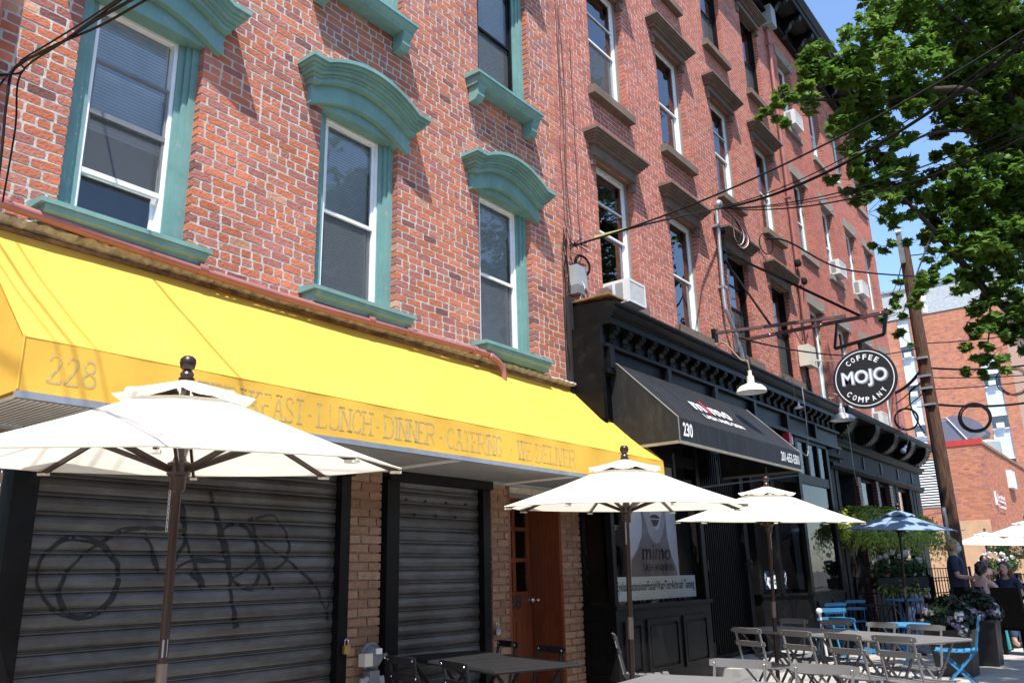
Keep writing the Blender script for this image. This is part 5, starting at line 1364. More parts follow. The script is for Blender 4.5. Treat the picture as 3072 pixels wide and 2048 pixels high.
def conduit():
    T = thing('service_conduit', 'galvanised conduit mast with weatherhead on the red brick wall', 'conduit')
    P = [(12.4, 5.02, 7.33), (12.36, 5.02, 6.5), (12.33, 5.02, 5.6), (12.36, 5.0, 5.42), (12.55, 4.98, 5.1), (12.62, 4.96, 4.95), (12.64, 4.9, 4.42)]
    MB().tube(smooth_path(P, 5), 0.034, 12).build('pipe', M['steel'], T, smooth=True)
    MB().lathe([(0.03, -0.05), (0.05, -0.03), (0.07, 0.02), (0.06, 0.08), (0.03, 0.11), (0, 0.12)], (12.4, 5.0, 7.34), 14, Matrix.Rotation(0.5, 3, 'X')).build('weatherhead', M['steel'], T, smooth=True)
    for z in (6.95, 5.85): MB().box(12.3, 12.44, 4.98, 5.1, z, z+0.04).build('strap', M['steel'], T)
    MB().sphere((12.48, 4.98, 6.9), 0.05, 10, 8).build('insulator', M['wire'], T)
    L = thing('loose_wire_loops', 'coloured wire loops spilling from the weatherhead on the brick wall', 'wires')
    rnd = random.Random(3)
    for m, w in (('wire', 0.3), ('wirered', 0.42), ('wireblue', 0.5), ('wirewhite', 0.33), ('wirewhite', 0.46), ('wire', 0.5), ('wire', 0.24)):
        a = Vector((12.42, 4.9, 7.28)); pts = [a, a+Vector((w*0.6, -0.06, -0.08)), a+Vector((w*1.4, -0.1, -0.25)), a+Vector((w*1.5, -0.1, -0.45)), a+Vector((w*0.9, -0.08, -0.55-w*0.15)), a+Vector((w*0.2+0.05, -0.08, -0.5)), a+Vector((0.12, -0.09, -0.2)), a+Vector((0.1, -0.1, 0))]
        MB().tube(smooth_path([tuple(p) for p in pts], 5), 0.008, 5).build('wire', M[m], L)
    T = thing('beige_junction_box', 'beige junction box with wires on the brick wall left of the round sign', 'utility box')
    MB().box(15.95, 16.35, 4.86, 5.08, 5.2, 5.62).build('cover', M['beige'], T)
    rr = random.Random(1); mb = MB()
    for i in range(8):
        x = 16.1+rr.uniform(-0.12, 0.16); mb.tube(smooth_path([(x, 5.0, 5.2), (x+rr.uniform(-0.1, 0.1), 4.98, 4.9), (x+rr.uniform(-0.1, 0.15), 5.0, 4.6), (x+rr.uniform(-0.1, 0.1), 4.98, 4.4)], 3), 0.01, 5)
    mb.build('cables', M['wire'], T)
    for x, z, l in ((16.3, 7.38, 'upper'), (16.55, 7.05, 'lower')):
        I = thing('wall_insulator', l+' dark wire insulator on the brick wall above the iron bracket', 'insulator')
        MB().lathe([(0, 0), (0.06, 0.01), (0.075, 0.07), (0.05, 0.14), (0, 0.16)], (x, 4.97, z), 10).build('knob', M['wire'], I, smooth=True)
        MB().tube([(x, 4.98, z), (x+0.03, 5.04, z-0.4), (x, 5.07, z-1.6)], 0.008, 5).build('lead', M['wire'], I)
    cable('pale_cable', 'pale cord dangling from the cornice beside the black awning', [(13.85, 4.42, 4.33), (13.8, 4.4, 3.9), (13.6, 4.35, 3.4), (12.4, 4.0, 2.98), (11.72, 3.86, 2.95)], 0.007, 'wiregrey')
    cable('pale_cable', 'pale cord dangling under the silver lamp on the coffee house', [(16.0, 4.35, 3.95), (16.02, 4.35, 3.5), (16.05, 4.36, 3.1), (16.3, 4.4, 2.85)], 0.008, 'wiregrey')
    cable('bracket_wire', 'thin grey conduit wire running from junction box toward the round sign', [(16.35, 4.95, 5.35), (15.6, 4.3, 5.1), (14.6, 3.7, 4.75)], 0.012, 'wiregrey')
    A = thing('fire_alarm', 'small red fire alarm box under the cornice right of the black awning', 'alarm')
    MB().box(13.3, 13.42, 4.55, 4.66, 3.3, 3.5).build('body', M['redvest'], A); MB().box(13.42, 13.5, 4.56, 4.66, 3.32, 3.46).build('bell', M['textwhite'], A)
conduit()
# wires at the far left, close to the camera
T = thing('near_wire_bundle', 'bundle of black wires crossing the top left corner in front of the big window', 'cables')
for pts, r in (([(0.3, 3.9, 3.1), (1.07, 3.46, 3.38), (1.11, 3.38, 3.44), (1.07, 2.98, 3.32), (1.02, 2.59, 3.19), (0.94, 2.1, 3.01), (0.8, 1.2, 2.7)], 0.0035),
               ([(1.02, 3.5, 3.1), (1.08, 3.47, 3.35), (1.11, 3.39, 3.42), (1.07, 2.99, 3.3), (1.06, 2.55, 3.18), (1.0, 2.02, 3.01), (0.9, 1.1, 2.7)], 0.0045),
               ([(1.14, 3.5, 2.6), (1.13, 3.48, 3.0), (1.11, 3.46, 3.27), (1.10, 3.4, 3.41), (1.08, 2.97, 3.3), (1.04, 2.56, 3.19), (0.97, 2.06, 3.01), (0.85, 1.1, 2.72)], 0.0055),
               ([(1.2, 3.6, 2.9), (1.17, 3.5, 3.2), (1.13, 3.42, 3.4), (1.1, 3.0, 3.33), (1.04, 2.57, 3.2), (0.96, 2.08, 3.03)], 0.004),
               ([(0.6, 3.7, 3.35), (1.0, 3.5, 3.38), (1.13, 3.41, 3.4)], 0.004)):
    MB().tube(smooth_path(pts, 5), r, 6).build('wire', M['wire'], T)
MB().bar((1.14, 3.34, 3.43), (1.1, 3.16, 3.4), 0.02, 0.02).build('clip', mat('beige_clip', (0.35, 0.22, 0.15), 0.6), T)
# wires high above the street that rule thin shadows over the awning
for i, (x, y, z) in enumerate(((0.35, 3.45, 5.7), (0.55, 3.5, 5.72), (0.62, 3.52, 5.76), (0.75, 3.5, 5.72), (1.6, 3.5, 5.7), (-0.55, 3.5, 5.6))):
    cable('overhead_wire', 'thin black wire strung high above the sidewalk over the awning', [(x-0.9, y-6.5, z+0.5), (x+0.28, y+1.6, z-0.1)], 0.006 if i % 2 else 0.009, sag=0.12, group='wires over the sidewalk')

# ---------------------------------------------------------------- utility pole
def utility_pole():
    T = thing('utility_pole', 'weathered brown wooden utility pole with cable guard and step pegs', 'utility pole', (21.6, 3.9, 0))
    MB().tube([(0, 0, -0.15), (0.02, -0.03, 3), (0.0, -0.02, 6), (0.0, 0, 9.2)], [0.175, 0.165, 0.15, 0.13], 14).build('shaft', M['polewood'], T, smooth=True)
    MB().tube([(-0.16, 0.08, 0), (-0.16, 0.06, 2.65)], 0.055, 10).build('cable_guard', M['steel'], T, smooth=True)
    MB().tube([(-0.16, 0.06, 2.65), (-0.15, 0.06, 4.6), (-0.14, 0.08, 5.6)], 0.035, 8).build('riser_cable', M['wire'], T, smooth=True)
    MB().tube(smooth_path([(-0.13, 0.1, 5.6), (-0.2, 0.35, 5.45), (-0.2, 0.38, 5.0), (-0.17, 0.2, 4.4)], 5), 0.02, 6).build('cable_loop', M['wire'], T)
    MB().box(-0.2, -0.11, -0.02, 0.1, 8.7, 9.5).build('pin', M['metergrey'], T)
    MB().lathe([(0, 0), (0.05, 0), (0.09, 0.04), (0.04, 0.1), (0, 0.12)], (-0.15, 0.04, 9.5), 10).build('insulator', M['enamelin'], T, smooth=True)
    for z in (5.05, 5.45, 5.75, 6.2): MB().box(-0.2, 0.05, -0.14, 0.14, z, z+0.05).build('band', M['steel'], T)
    for k in range(9):
        z = 1.7+k*0.42; s = -1 if k % 2 else 1
        MB().tube([(0, s*0.14, z), (0, s*0.3, z+0.02)], 0.011, 5).build('step_peg', M['steel'], T)
    for z in (8.3, 8.0):
        MB().lathe([(0, 0), (0.08, 0.01), (0.09, 0.2), (0.05, 0.26), (0, 0.27)], (0.2, -0.18, z-0.6), 10).build('cutout', M['enamelin'], T, smooth=True)
utility_pole()
pp = (21.6, 3.9)
def pw(l, z, far, s=0.25, r=0.014): cable('pole_wire', l, [(pp[0]-0.1, pp[1], z), far], r, sag=s)
pw('wire from the utility pole top toward the sky at the left', 9.0, (45, 9.5, 15.5), 0.6)
pw('second wire from the utility pole top toward the sky at the left', 8.6, (45, 9.9, 14.5), 0.6)
pw('wire from the pole top disappearing into the maple leaves', 8.9, (26, -1.0, 10.8), 0.3)
pw('lower wire from the pole top into the maple leaves', 8.2, (26, -1.0, 9.8), 0.3)
pw('level wire behind the round sign meeting the utility pole', 6.5, (12.5, 4.9, 5.0), 0.25)
pw('heavy bundled cable from behind the sign to the pole', 6.0, (24.0, 5.2, 5.95), 0.1, 0.04)
pw('heavy cable from the pole to the right, uppermost', 6.0, (24.3, 1.7, 6.25), 0.1, 0.026)
pw('thin wire right of the pole just under the heavy cable', 5.75, (24.5, 1.6, 6.0), 0.05)
pw('thin wire right of the pole, second under the heavy cable', 5.45, (24.4, 1.6, 5.85), 0.05)
pw('thin wire left of the pole under the bundled cable', 5.75, (24.0, 5.3, 5.6), 0.05)
pw('second thin wire left of the pole under the bundled cable', 5.45, (24.0, 5.3, 5.35), 0.05)
pw('lowest heavy cable right of the pole carrying the coil', 5.1, (24.5, 1.7, 5.35), 0.12, 0.03)
pw('high level wire running right from the pole into the leaves', 6.6, (24.0, 1.6, 7.0), 0.05)
loop('cable_coil', 'black coil of spare cable hanging left of the utility pole', (21.0, 4.35, 4.72), 0.24, (1, 0.15, 0), 0.016, 3, seed=2)
loop('cable_coil', 'larger black coil of spare cable hanging right of the utility pole', (22.2, 3.08, 4.75), 0.33, (1, 0.25, 0), 0.02, 3, seed=3)
loop('cable_coil', 'loose wide coil of thin wires near the right edge under the leaves', (23.6, 2.3, 5.75), 0.36, (1, 0.3, 0), 0.008, 5, seed=5)

# ---------------------------------------------------------------- far buildings
def far_buildings():
    # low brick building: big face towards us at X=38, return face along the street at Y=5.24
    B = thing('low_brick_building', 'low orange brick building with red coping and big white louvre', 'building')
    X, Ya, Z = 38.0, 5.24, 6.1
    op = [(6.85, 7.97, 3.75, 5.65)]
    bl = lay(Ya, 14.0, -0.1, Z, op, 'orange', 51, L=0.23, H=0.0775, headers=0)
    brickwork(B, bl, X, 52, M['orangebrick'], 0, 0.0, axis='Y', dep=0.1, proud=0.002)
    b2 = lay(X, 60.0, -0.1, Z, [], 'orange', 53, L=0.23, H=0.0775, headers=0)
    brickwork(B, b2, Ya, 54, M['orangebrick'], 0, 0.0, dep=0.1, proud=0.002)
    mb = MB(); wall_body(mb, Ya+0.005, 14, -0.15, Z, op, X+0.004, X+0.3, 0.0, 'Y'); mb.box(X+0.3, 60, Ya+0.005, Ya+0.3, -0.15, Z); mb.build('wall', mat('mortar_orange', (0.36, 0.25, 0.18), 0.9), B)
    MB().box(X+0.3, 60, Ya+0.3, 14, Z-0.1, Z-0.05).build('roof', M['boxgrey'], B)
    MB().box(X-0.03, X+0.35, Ya-0.04, 14, Z, Z+0.24).build('coping', M['redtrim'], B)
    MB().box(X+0.351, 60, Ya-0.05, Ya+0.35, Z, Z+0.12).build('coping', M['cardboard'], B)
    L = emp('louvre', B)
    n = 17
    for i in range(n):
        z = 3.8+i*(5.65-3.8)/n
        MB().prism([(6.86, z), (7.96, z), (7.96, z+0.055), (6.86, z+0.055)], X-0.03, X+0.03, 'X').build('blade', M['louvre'], L)
    MB().box(X+0.12, X+0.14, 6.8, 8.0, 3.7, 5.7).build('backing', M['blackflat'], L)
    MB().box(X-0.02, X+0.1, 6.85, 7.97, 3.69, 3.75).build('frame', M['boxgrey'], L)
    MB().box(X-0.02, X+0.1, 6.85, 7.97, 5.65, 5.71).build('frame', M['boxgrey'], L)
    MB().box(X-0.06, X-0.02, 5.4, 6.5, 0.0, 3.1).build('tan_board', M['plywood'], B)
    MB().box(X-0.06, X-0.02, 6.9, 9.5, 0.0, 2.9).build('tan_board', M['plywood'], B)
    S = thing('wall_sign', 'small white clinic sign in three lines on the brick side wall', 'sign')
    y = Ya-0.08
    for k, s in enumerate(('Cardinal', 'Training', 'Center')):
        mb = MB(); put_text(mb, s, (39.1, y, 4.0-k*0.2), (1, 0, 0), (0, 0, 1), w=2.1, h=0.16, bold=0.03); mb.build('lettering', M['textwhite'], S)
    MB().box(38.9, 39.05, y, Ya-0.01, 3.7, 4.25).build('logo_panel', M['textwhite'], S)
    MB().box(38.92, 39.03, y-0.01, y, 4.02, 4.16).build('logo', M['textred'], S)
    W = thing('wall_box', 'white electrical box on the brick side wall right of the clinic sign', 'utility box')
    MB().box(43.6, 44.9, Ya-0.2, Ya-0.003, 4.7, 5.5).build('cover', M['acwhite'], W)
    MB().box(44.9, 45.3, Ya-0.2, Ya-0.003, 4.8, 5.1).build('meter', M['metergrey'], W)
    # tall slab behind
    T = thing('tall_brick_tower', 'tall pale orange brick apartment tower behind the utility pole', 'building')
    X = 60.0
    strips = [(11.3, 12.1), (6.5, 7.5)]
    op = [(a, b, -1, 17.9) for a, b in strips[:1]]+[(6.5, 7.5, -1, 14.5)]
    bl = lay(5.8, 13.4, 4.0, 17.95, op, 'orange', 61, L=0.24, H=0.08, headers=0)
    brickwork(T, bl, X, 62, M['orangebrick'], 0, 0.0, axis='Y', dep=0.06, proud=0.001)
    mb = MB(); wall_body(mb, 5.8, 13.4, -0.15, 17.95, op, X+0.004, X+0.3, 0.0, 'Y'); mb.box(X+0.3, 75, 5.8, 6.1, -0.15, 17.95); mb.build('wall', mat('tower_mortar', (0.45, 0.27, 0.18), 0.9), T)
    MB().box(X, 75, 12.3, 14, -0.15, 17.9).build('wall', mat('tower_mortar', (0.45, 0.27, 0.18), 0.9), T)
    MB().box(X-0.05, 75, 5.2, 13.0, 18.0, 20.0).build('penthouse', mat('penthouse_grey', (0.4, 0.42, 0.43), 0.7), T)
    MB().box(X-0.15, 75, 5.1, 13.05, 20.0, 20.15).build('roof_edge', M['boxgrey'], T)
    MB().box(X-0.3, X, 12.55, 12.75, 5, 14).build('downpipe', M['pipe'], T)
    for (a, b), ztop in zip(strips, (17.9, 14.5)):
        MB().box(X+0.1, X+0.2, a, b, -0.1, ztop).build('panel_strip', mat('pale_panel', (0.55, 0.6, 0.66), 0.6), T)
        z = 1.4
        while z < ztop-1.5:
            w = emp('window', T)
            MB().box(X+0.0, X+0.1, a+0.04, b-0.04, z, z+0.06).build('frame', M['white'], w)
            MB().box(X+0.0, X+0.1, a+0.04, b-0.04, z+0.85, z+0.91).build('frame', M['white'], w)
            MB().box(X+0.06, X+0.07, a+0.05, b-0.05, z+0.06, z+0.85).build('pane', M['glassd'], w)
            MB().box(X+0.09, X+0.098, a+0.03, b-0.03, z+0.06, z+0.85).build('room_backing', M['boxgrey'], w)
            MB().box(X-0.1, X+0.06, (a+b)/2-0.22, (a+b)/2+0.22, z+0.07, z+0.4).build('air_conditioner', M['acwhite'], w)
            z += 2.75
    # tilted grey panels on the low roof
    D = thing('rooftop_duct', 'big grey curved sheet metal hood on the low building roof', 'roof structure')
    X = 42.0
    n = 16; vs = []
    for i in range(n+1):
        t = radians(200)-radians(165)*i/n
        for dx in (0, 3.0): vs.append((X+dx, 6.35-1.15*cos(t)*-1, 6.3+1.45*max(0, sin(t))))
    # quarter fan facing us
    fan = [(X, 7.05, 6.75)]+[(X, 5.6, 7.0), (X, 5.52, 7.25), (X, 5.7, 7.55), (X, 6.0, 7.8), (X, 6.35, 7.95), (X, 6.8, 8.0), (X, 7.2, 7.9), (X, 7.6, 7.6), (X, 7.8, 7.2), (X, 7.85, 6.75)]
    mb = MB(); m = len(fan); mb.add(fan+[(p[0]+1.5, p[1], p[2]) for p in fan], [tuple(range(m)), tuple(range(2*m-1, m-1, -1))]+[(i, m+i, m+(i+1) % m, (i+1) % m) for i in range(m)])
    mb.build('hood', M['greyroof'], D)
    mb = MB(); mb.bar((X-0.02, 5.55, 7.08), (X-0.02, 6.6, 6.5), 0.12, 0.2); mb.build('rim', M['metergrey'], D)
    mb = MB(); mb.bar((X-0.04, 6.3, 6.85), (X-0.04, 7.0, 7.95), 0.04, 0.04); mb.build('seam', M['white'], D)
    for y in (5.9, 6.5, 7.2): MB().box(X-0.02, X+0.06, y, y+0.06, 6.0, 6.85).build('post', M['white'], D)
    K = thing('roof_tank', 'pale blue grey round tank behind the parapet of the low building', 'tank')
    MB().lathe([(0.8, 6.05), (0.8, 7.4), (0.75, 7.5), (0, 7.55)], (48.5, 6.6, 0), 24).build('drum', M['boxgrey'], K)
far_buildings()

# ---------------------------------------------------------------- umbrellas
def umbrella_proto(name, label, r, zf, cm, seed=0, rot=0.0, scallop=True):
    """zf finial top height; local origin on the ground"""
    T = thing(name, label, 'umbrella')
    zr = zf-0.48*r/0.97; zc = zf-0.115; n = 8; rnd = random.Random(seed)
    def skin(r0, z0, r1, z1, sagk, rings, segs=6, scal=0.0):
        mb = MB(); vs = []
        N = n*segs
        for i in range(rings+1):
            t = i/rings
            for j in range(N):
                a = rot+2*pi*j/N; u = (j % segs)/segs; e = 4*u*(1-u)
                rr = (r0+(r1-r0)*t)*(cos(pi/n)/cos((u-0.5)*2*pi/n))
                z = z0+(z1-z0)*t-sagk*e*t*0.6
                z -= 0.008*sin(pi*t)*(1-e)
                if i == rings and scal: z += scal*e
                vs.append((rr*cos(a), rr*sin(a), z))
        mb.add(vs, [(i*N+j, (i+1)*N+j, (i+1)*N+(j+1) % N, i*N+(j+1) % N) for i in range(rings) for j in range(N)])
        return mb
    skin(0.24*r/1.04, zc-0.095, r, zr, 0.012, 8, 6).build('canopy', cm, T, smooth=True)
    skin(0.03, zc, 0.32*r/1.04, zc-0.068, 0.0, 4, 6, -0.028 if scallop else 0).build('vent_cap', cm, T, smooth=True)
    # hem
    mb = MB(); pts = []
    for j in range(n):
        a = rot+2*pi*j/n; pts.append((r*cos(a), r*sin(a), zr-0.002))
    mb.tube(pts+[pts[0]], 0.005, 5); mb.build('hem', cm, T)
    zs = zf-0.52*r/1.04*1.0-0.02
    for j in range(n):
        a = rot+2*pi*j/n; c, s = cos(a), sin(a)
        zi = zc-0.095+(zc-0.095-zr)/(r-0.24*r/1.04)*(0.24*r/1.04-0.05)
        MB().bar((0.05*c, 0.05*s, min(zi, zc-0.03)-0.02), (r*0.985*c, r*0.985*s, zr-0.017), 0.014, 0.022).build('rib', M['umbwood'], T)
        MB().bar((0.045*c, 0.045*s, zs), (r*0.5*c, r*0.5*s, zc-0.06+(zr-zc)*0.46), 0.014, 0.022).build('strut', M['umbwood'], T)
        mb = MB(); mb.obox((r*0.975*c, r*0.975*s, zr-0.02), (0.05, 0.035, 0.012), Matrix.Rotation(a, 3, 'Z')); mb.build('pocket', cm, T)
    MB().lathe([(0.024, zs-0.1), (0.034, zs-0.09), (0.036, zs-0.03), (0.05, zs-0.02), (0.05, zs+0.03), (0.03, zs+0.04), (0.024, zs+0.06)], (0, 0, 0), 16).build('hub', M['umbwood'], T, smooth=True)
    MB().tube([(0, 0, 0.05), (0, 0, 0.86)], 0.021, 16).build('lower_pole', M['umbwood'], T, smooth=True)
    MB().tube([(0, 0, 0.86), (0, 0, 1.02)], 0.0225, 16).build('pole_joint', mat('bronze_sleeve', (0.2, 0.16, 0.13), 0.35, metal=0.4), T, smooth=True)
    MB().tube([(0, 0, 1.02), (0, 0, zc)], 0.0195, 16).build('upper_pole', M['umbwood'], T, smooth=True)
    MB().lathe([(0.02, zc-0.01), (0.034, zc+0.002), (0.035, zc+0.012), (0.026, zc+0.02), (0.031, zc+0.03), (0.024, zc+0.042), (0.018, zc+0.048), (0.03, zc+0.058), (0.0365, zc+0.08), (0.034, zc+0.1), (0.02, zc+0.113), (0, zc+0.116)], (0, 0, 0), 20).build('finial', M['umbwood'], T, smooth=True)
    MB().lathe([(0.24, 0), (0.24, 0.035), (0.2, 0.06), (0.05, 0.08), (0.03, 0.1), (0.03, 0.2), (0, 0.2)], (0, 0, 0), 24).build('base', M['darkmetal'], T, smooth=True)
    mb = MB(); zz = zs-0.1
    for k in range(9):
        c = Vector((-0.048, -0.012, zz-k*0.019)); q = Matrix.Rotation(pi/2, 3, 'X') @ Matrix.Rotation((k % 2)*pi/2, 3, 'Z')
        mb.tube([c+Vector((0, 0.005*cos(t)*(k % 2), 0.011*sin(t)))+Vector((0.005*cos(t)*(1-k % 2), 0, 0)) for t in [i*2*pi/8 for i in range(9)]], 0.0016, 4, cap=False)
    mb.build('chain', M['steel'], T)
    return T
G = 'white market umbrellas along the sidewalk'
RR = radians(9)
def lean(o, fin, zf, deg, az, rz, s=1.0):
    a = radians(az); ax = Vector((-sin(a), cos(a), 0)); q = Matrix.Rotation(radians(deg), 3, ax) @ Matrix.Rotation(rz, 3, 'Z')
    o.rotation_euler = q.to_euler(); o.location = Vector(fin)-q @ Vector((0, 0, zf*s)); o.scale = (s, s, s)
    o.location.z = max(-0.02, o.location.z)
u1 = umbrella_proto('patio_umbrella', 'biggest nearest white umbrella at left, in front of the wide shutter', 0.98, 2.33, M['canvas'], 1, 0.0); u1['group'] = G; lean(u1, (1.95, 3.34, 2.33), 2.33, 4, 238, radians(10))
MB().add([(-0.0195, -0.012, 1.045), (0.002, -0.0205, 1.045), (0.002, -0.0205, 1.115), (-0.0195, -0.012, 1.115)], [(0, 1, 2, 3)]).build('care_label', M['boxgrey'], u1)
for lab, x, y, rz in (('white umbrella in the middle, before the right end of yellow awning', 5.75, 3.30, radians(5)),
                      ('third white umbrella, before the shop entrance with barred gate', 8.57, 3.23, radians(25))):
    c = copy_tree(u1); c['label'] = lab; lean(c, (x, y, 2.33 if x < 7 else 2.3), 2.33, 2.6 if x < 7 else 3.8, 245, rz, 1.0 if x < 7 else 0.97)
    for ch in list(c.children):
        if ch.name.startswith('care_label'): bpy.data.objects.remove(ch)
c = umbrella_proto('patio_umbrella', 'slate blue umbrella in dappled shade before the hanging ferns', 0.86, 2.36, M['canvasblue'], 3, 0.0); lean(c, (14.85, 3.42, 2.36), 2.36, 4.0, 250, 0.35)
for lab, x, y, s, rz in (('white umbrella beyond the utility pole, left of the pair at right edge', 31.3, 4.67, 1.08, 0.1),
                         ('white umbrella cut by the right edge of the photo', 26.6, 2.95, 1.12, 0.4),
                         ('white umbrella tip farthest right, behind the one at the edge', 33.5, 3.9, 1.08, 0.2)):
    c = copy_tree(u1); c['label'] = lab; lean(c, (x, y, 2.33*s), 2.33, 3.5, 250, rz, s)
    for ch in list(c.children):
        if ch.name.startswith('care_label'): bpy.data.objects.remove(ch)

# ---------------------------------------------------------------- bistro chairs and tables
def chair_proto(name, m, label, slats=6):
    """faces +Y; origin on the ground under the seat"""
    T = thing(name, label, 'chair')
    w = 0.2
    zt = 0.8; yt = -0.27
    for s in (-1, 1):
        x = s*(w-0.035)
        MB().bar((x, yt, zt), (x, -0.19, 0.44), 0.022, 0.009, up=(1, 0, 0)).build('back_post', m, T)
        MB().bar((x, -0.19, 0.44), (x, 0.23, 0.0), 0.02, 0.009, up=(1, 0, 0)).build('leg', m, T)
        x2 = s*(w-0.055)
        MB().bar((x2, 0.19, 0.44), (x2, -0.24, 0.0), 0.02, 0.009, up=(1, 0, 0)).build('leg', m, T)
    def slat(y, z, hh, tilt, cv, L=0.405, th=0.009):
        n = 8; mb = MB(); vs = []
        for i in range(n+1):
            u = -1+2*i/n; x = u*L/2; yy = y-cv*(1-u*u)
            e = 0.7 if abs(u) == 1 else 1
            for (a, b) in ((-th/2, -hh/2*e), (th/2, -hh/2*e), (th/2, hh/2*e), (-th/2, hh/2*e)):
                vs.append((x, yy+a*cos(tilt)-b*sin(tilt), z+b*cos(tilt)+a*sin(tilt)))
        mb.add(vs, [(i*4+e, i*4+(e+1) % 4, i*4+4+(e+1) % 4, i*4+4+e) for i in range(n) for e in range(4)]+[(3, 2, 1, 0), tuple(n*4+e for e in range(4))])
        return mb
    slat(yt-0.002, 0.785, 0.052, 0.2, 0.012).build('back_slat', m, T)
    slat(yt+0.03, 0.665, 0.05, 0.2, 0.012).build('back_slat', m, T)
    for k in range(slats):
        t = k/(slats-1); y = -0.18+0.37*t; z = 0.452-0.012*sin(pi*t)
        mb = MB(); n = 6; vs = []
        for i in range(n+1):
            u = -1+2*i/n; zz = z-0.012*(1-u*u)
            for (a, b) in ((-0.026, -0.006), (0.026, -0.006), (0.026, 0.004), (-0.026, 0.004)): vs.append((u*0.2, y+a, zz+b))
        mb.add(vs, [(i*4+e, i*4+4+e, i*4+4+(e+1) % 4, i*4+(e+1) % 4) for i in range(n) for e in range(4)]+[(0, 1, 2, 3), tuple(n*4+3-e for e in range(4))])
        mb.build('seat_slat', m, T)
    mb = MB()
    for s in (-1, 1): mb.bar((s*0.16, -0.2, 0.436), (s*0.16, 0.21, 0.436), 0.012, 0.016)
    mb.build('seat_frame', m, T)
    MB().tube([(-0.165, 0.13, 0.105), (0.165, 0.13, 0.105)], 0.006, 6).build('stretcher', m, T)
    MB().tube([(-0.145, -0.14, 0.105), (0.145, -0.14, 0.105)], 0.006, 6).build('stretcher', m, T)
    mb = MB()
    for s in (-1, 1):
        for z, y in ((0.785, yt), (0.665, yt+0.03)):
            mb.sphere((s*0.165, y-0.008, z), 0.0075, 8, 5); mb.sphere((s*0.165, y+0.009, z), 0.0075, 8, 5)
    mb.build('rivet', M['chrome'], T)['kind'] = 'stuff'
    return T
def place(proto, used, label, top_a, top_b, front, group=None):
    """top_a/top_b: ground-plan ends of the top back slat; front: vector the chair faces"""
    o = proto if not used[0] else copy_tree(proto); used[0] = True
    a = Vector(top_a); b = Vector(top_b); c = (a+b)/2
    f = Vector(front); d = (b-a).normalized(); nrm = Vector((-d.y, d.x))
    if nrm.dot(f) < 0: nrm = -nrm
    ang = math.atan2(nrm.y, nrm.x)-pi/2
    o.location = (c.x+nrm.x*0.275, c.y+nrm.y*0.275, 0); o.rotation_euler = (0, 0, ang)
    o['label'] = label
    if group: o['group'] = group
    return o
gch = chair_proto('bistro_chair', M['greymetal'], 'grey chair'); gu = [False]
g = 'grey folding chairs at the long table'
place(gch, gu, 'grey folding chair behind the long table, right of the third umbrella pole', (9.78, 3.75), (9.59, 3.27), (-1, 0), g)
place(gch, gu, 'grey folding chair behind the long table, second right of the umbrella pole', (9.53, 3.19), (9.36, 2.75), (-1, 0), g)
place(gch, gu, 'grey folding chair behind the long table, in front of the round blue table', (9.27, 2.64), (9.02, 2.20), (-1, 0), g)
place(gch, gu, 'grey folding chair at the right end, behind the long table', (8.97, 2.16), (8.79, 1.76), (-1, 0), g)
place(gch, gu, 'shaded grey chair before the long table, left of the third umbrella pole', (8.14, 3.6), (7.94, 3.18), (1, 0), g)
place(gch, gu, 'dark grey chair before the long table, just right of the umbrella pole', (7.88, 3.03), (7.67, 2.61), (1, 0), g)
place(gch, gu, 'dark grey chair before the long table, middle of the near row', (7.65, 2.54), (7.44, 2.12), (1, 0), g)
place(gch, gu, 'grey chair with ribbed seat before the right end of the long table', (7.49, 2.10), (7.32, 1.68), (1, 0), g)
place(gch, gu, 'grey chair half in shade behind the nearest table, left of the umbrella pole', (5.17, 2.44), (5.16, 2.04), (-1, 0), 'grey chairs at the nearest table')
place(gch, gu, 'sunlit grey chair behind the nearest table, right of the umbrella pole', (5.09, 1.89), (5.05, 1.49), (-1, 0), 'grey chairs at the nearest table')
place(gch, gu, 'grey folding chair seen edge-on before the black panelled shopfront', (6.8, 4.12), (7.1, 4.32), (0.5, -0.8), 'single grey chair')
bch = chair_proto('bistro_chair', M['darkmetal'], 'shade-darkened chair'); bu = [False]  # grey chairs coloured dark in place of shade
g = 'shade-darkened folding chairs at the table by the shutters'
place(bch, bu, 'shade-darkened folding chair nearest the camera at the table by the shutters', (4.42, 4.08), (4.27, 3.7), (1, -0.1), g)
place(bch, bu, 'shade-darkened folding chair at the left of the table by the shutters', (4.52, 4.72), (4.42, 4.3), (1, 0), g)
place(bch, bu, 'shade-darkened folding chair in front of the wooden door', (6.0, 4.85), (5.80, 4.45), (-1, 0), g)
place(bch, bu, 'shade-darkened folding chair with sunlit stripe, in front of the brick pier', (5.68, 4.2), (5.5, 3.75), (-1, 0), g)
blch = chair_proto('bistro_chair', M['bluemetal'], 'blue chair'); blu = [False]
g = 'bright blue folding chairs'
place(blch, blu, 'blue folding chair behind the white pole, nearest the black bay window', (12.25, 4.1), (12.5, 3.75), (0.8, 0.5), g)
place(blch, blu, 'blue folding chair against the black panelled base of the bay window', (14.2, 4.6), (14.5, 4.35), (0.8, -0.5), g)
place(blch, blu, 'blue folding chair in front of the dark tiled pier, beside dark round table', (15.6, 4.75), (15.75, 4.4), (0.9, -0.1), g)
place(blch, blu, 'large blue folding chair at the right beside the planter, facing left', (10.5, 1.77), (10.9, 1.83), (-0.17, 0.98), g)
place(blch, blu, 'blue folding chair seen under the long table, between table legs', (10.1, 3.25), (9.9, 2.9), (0.9, 0.3), g)

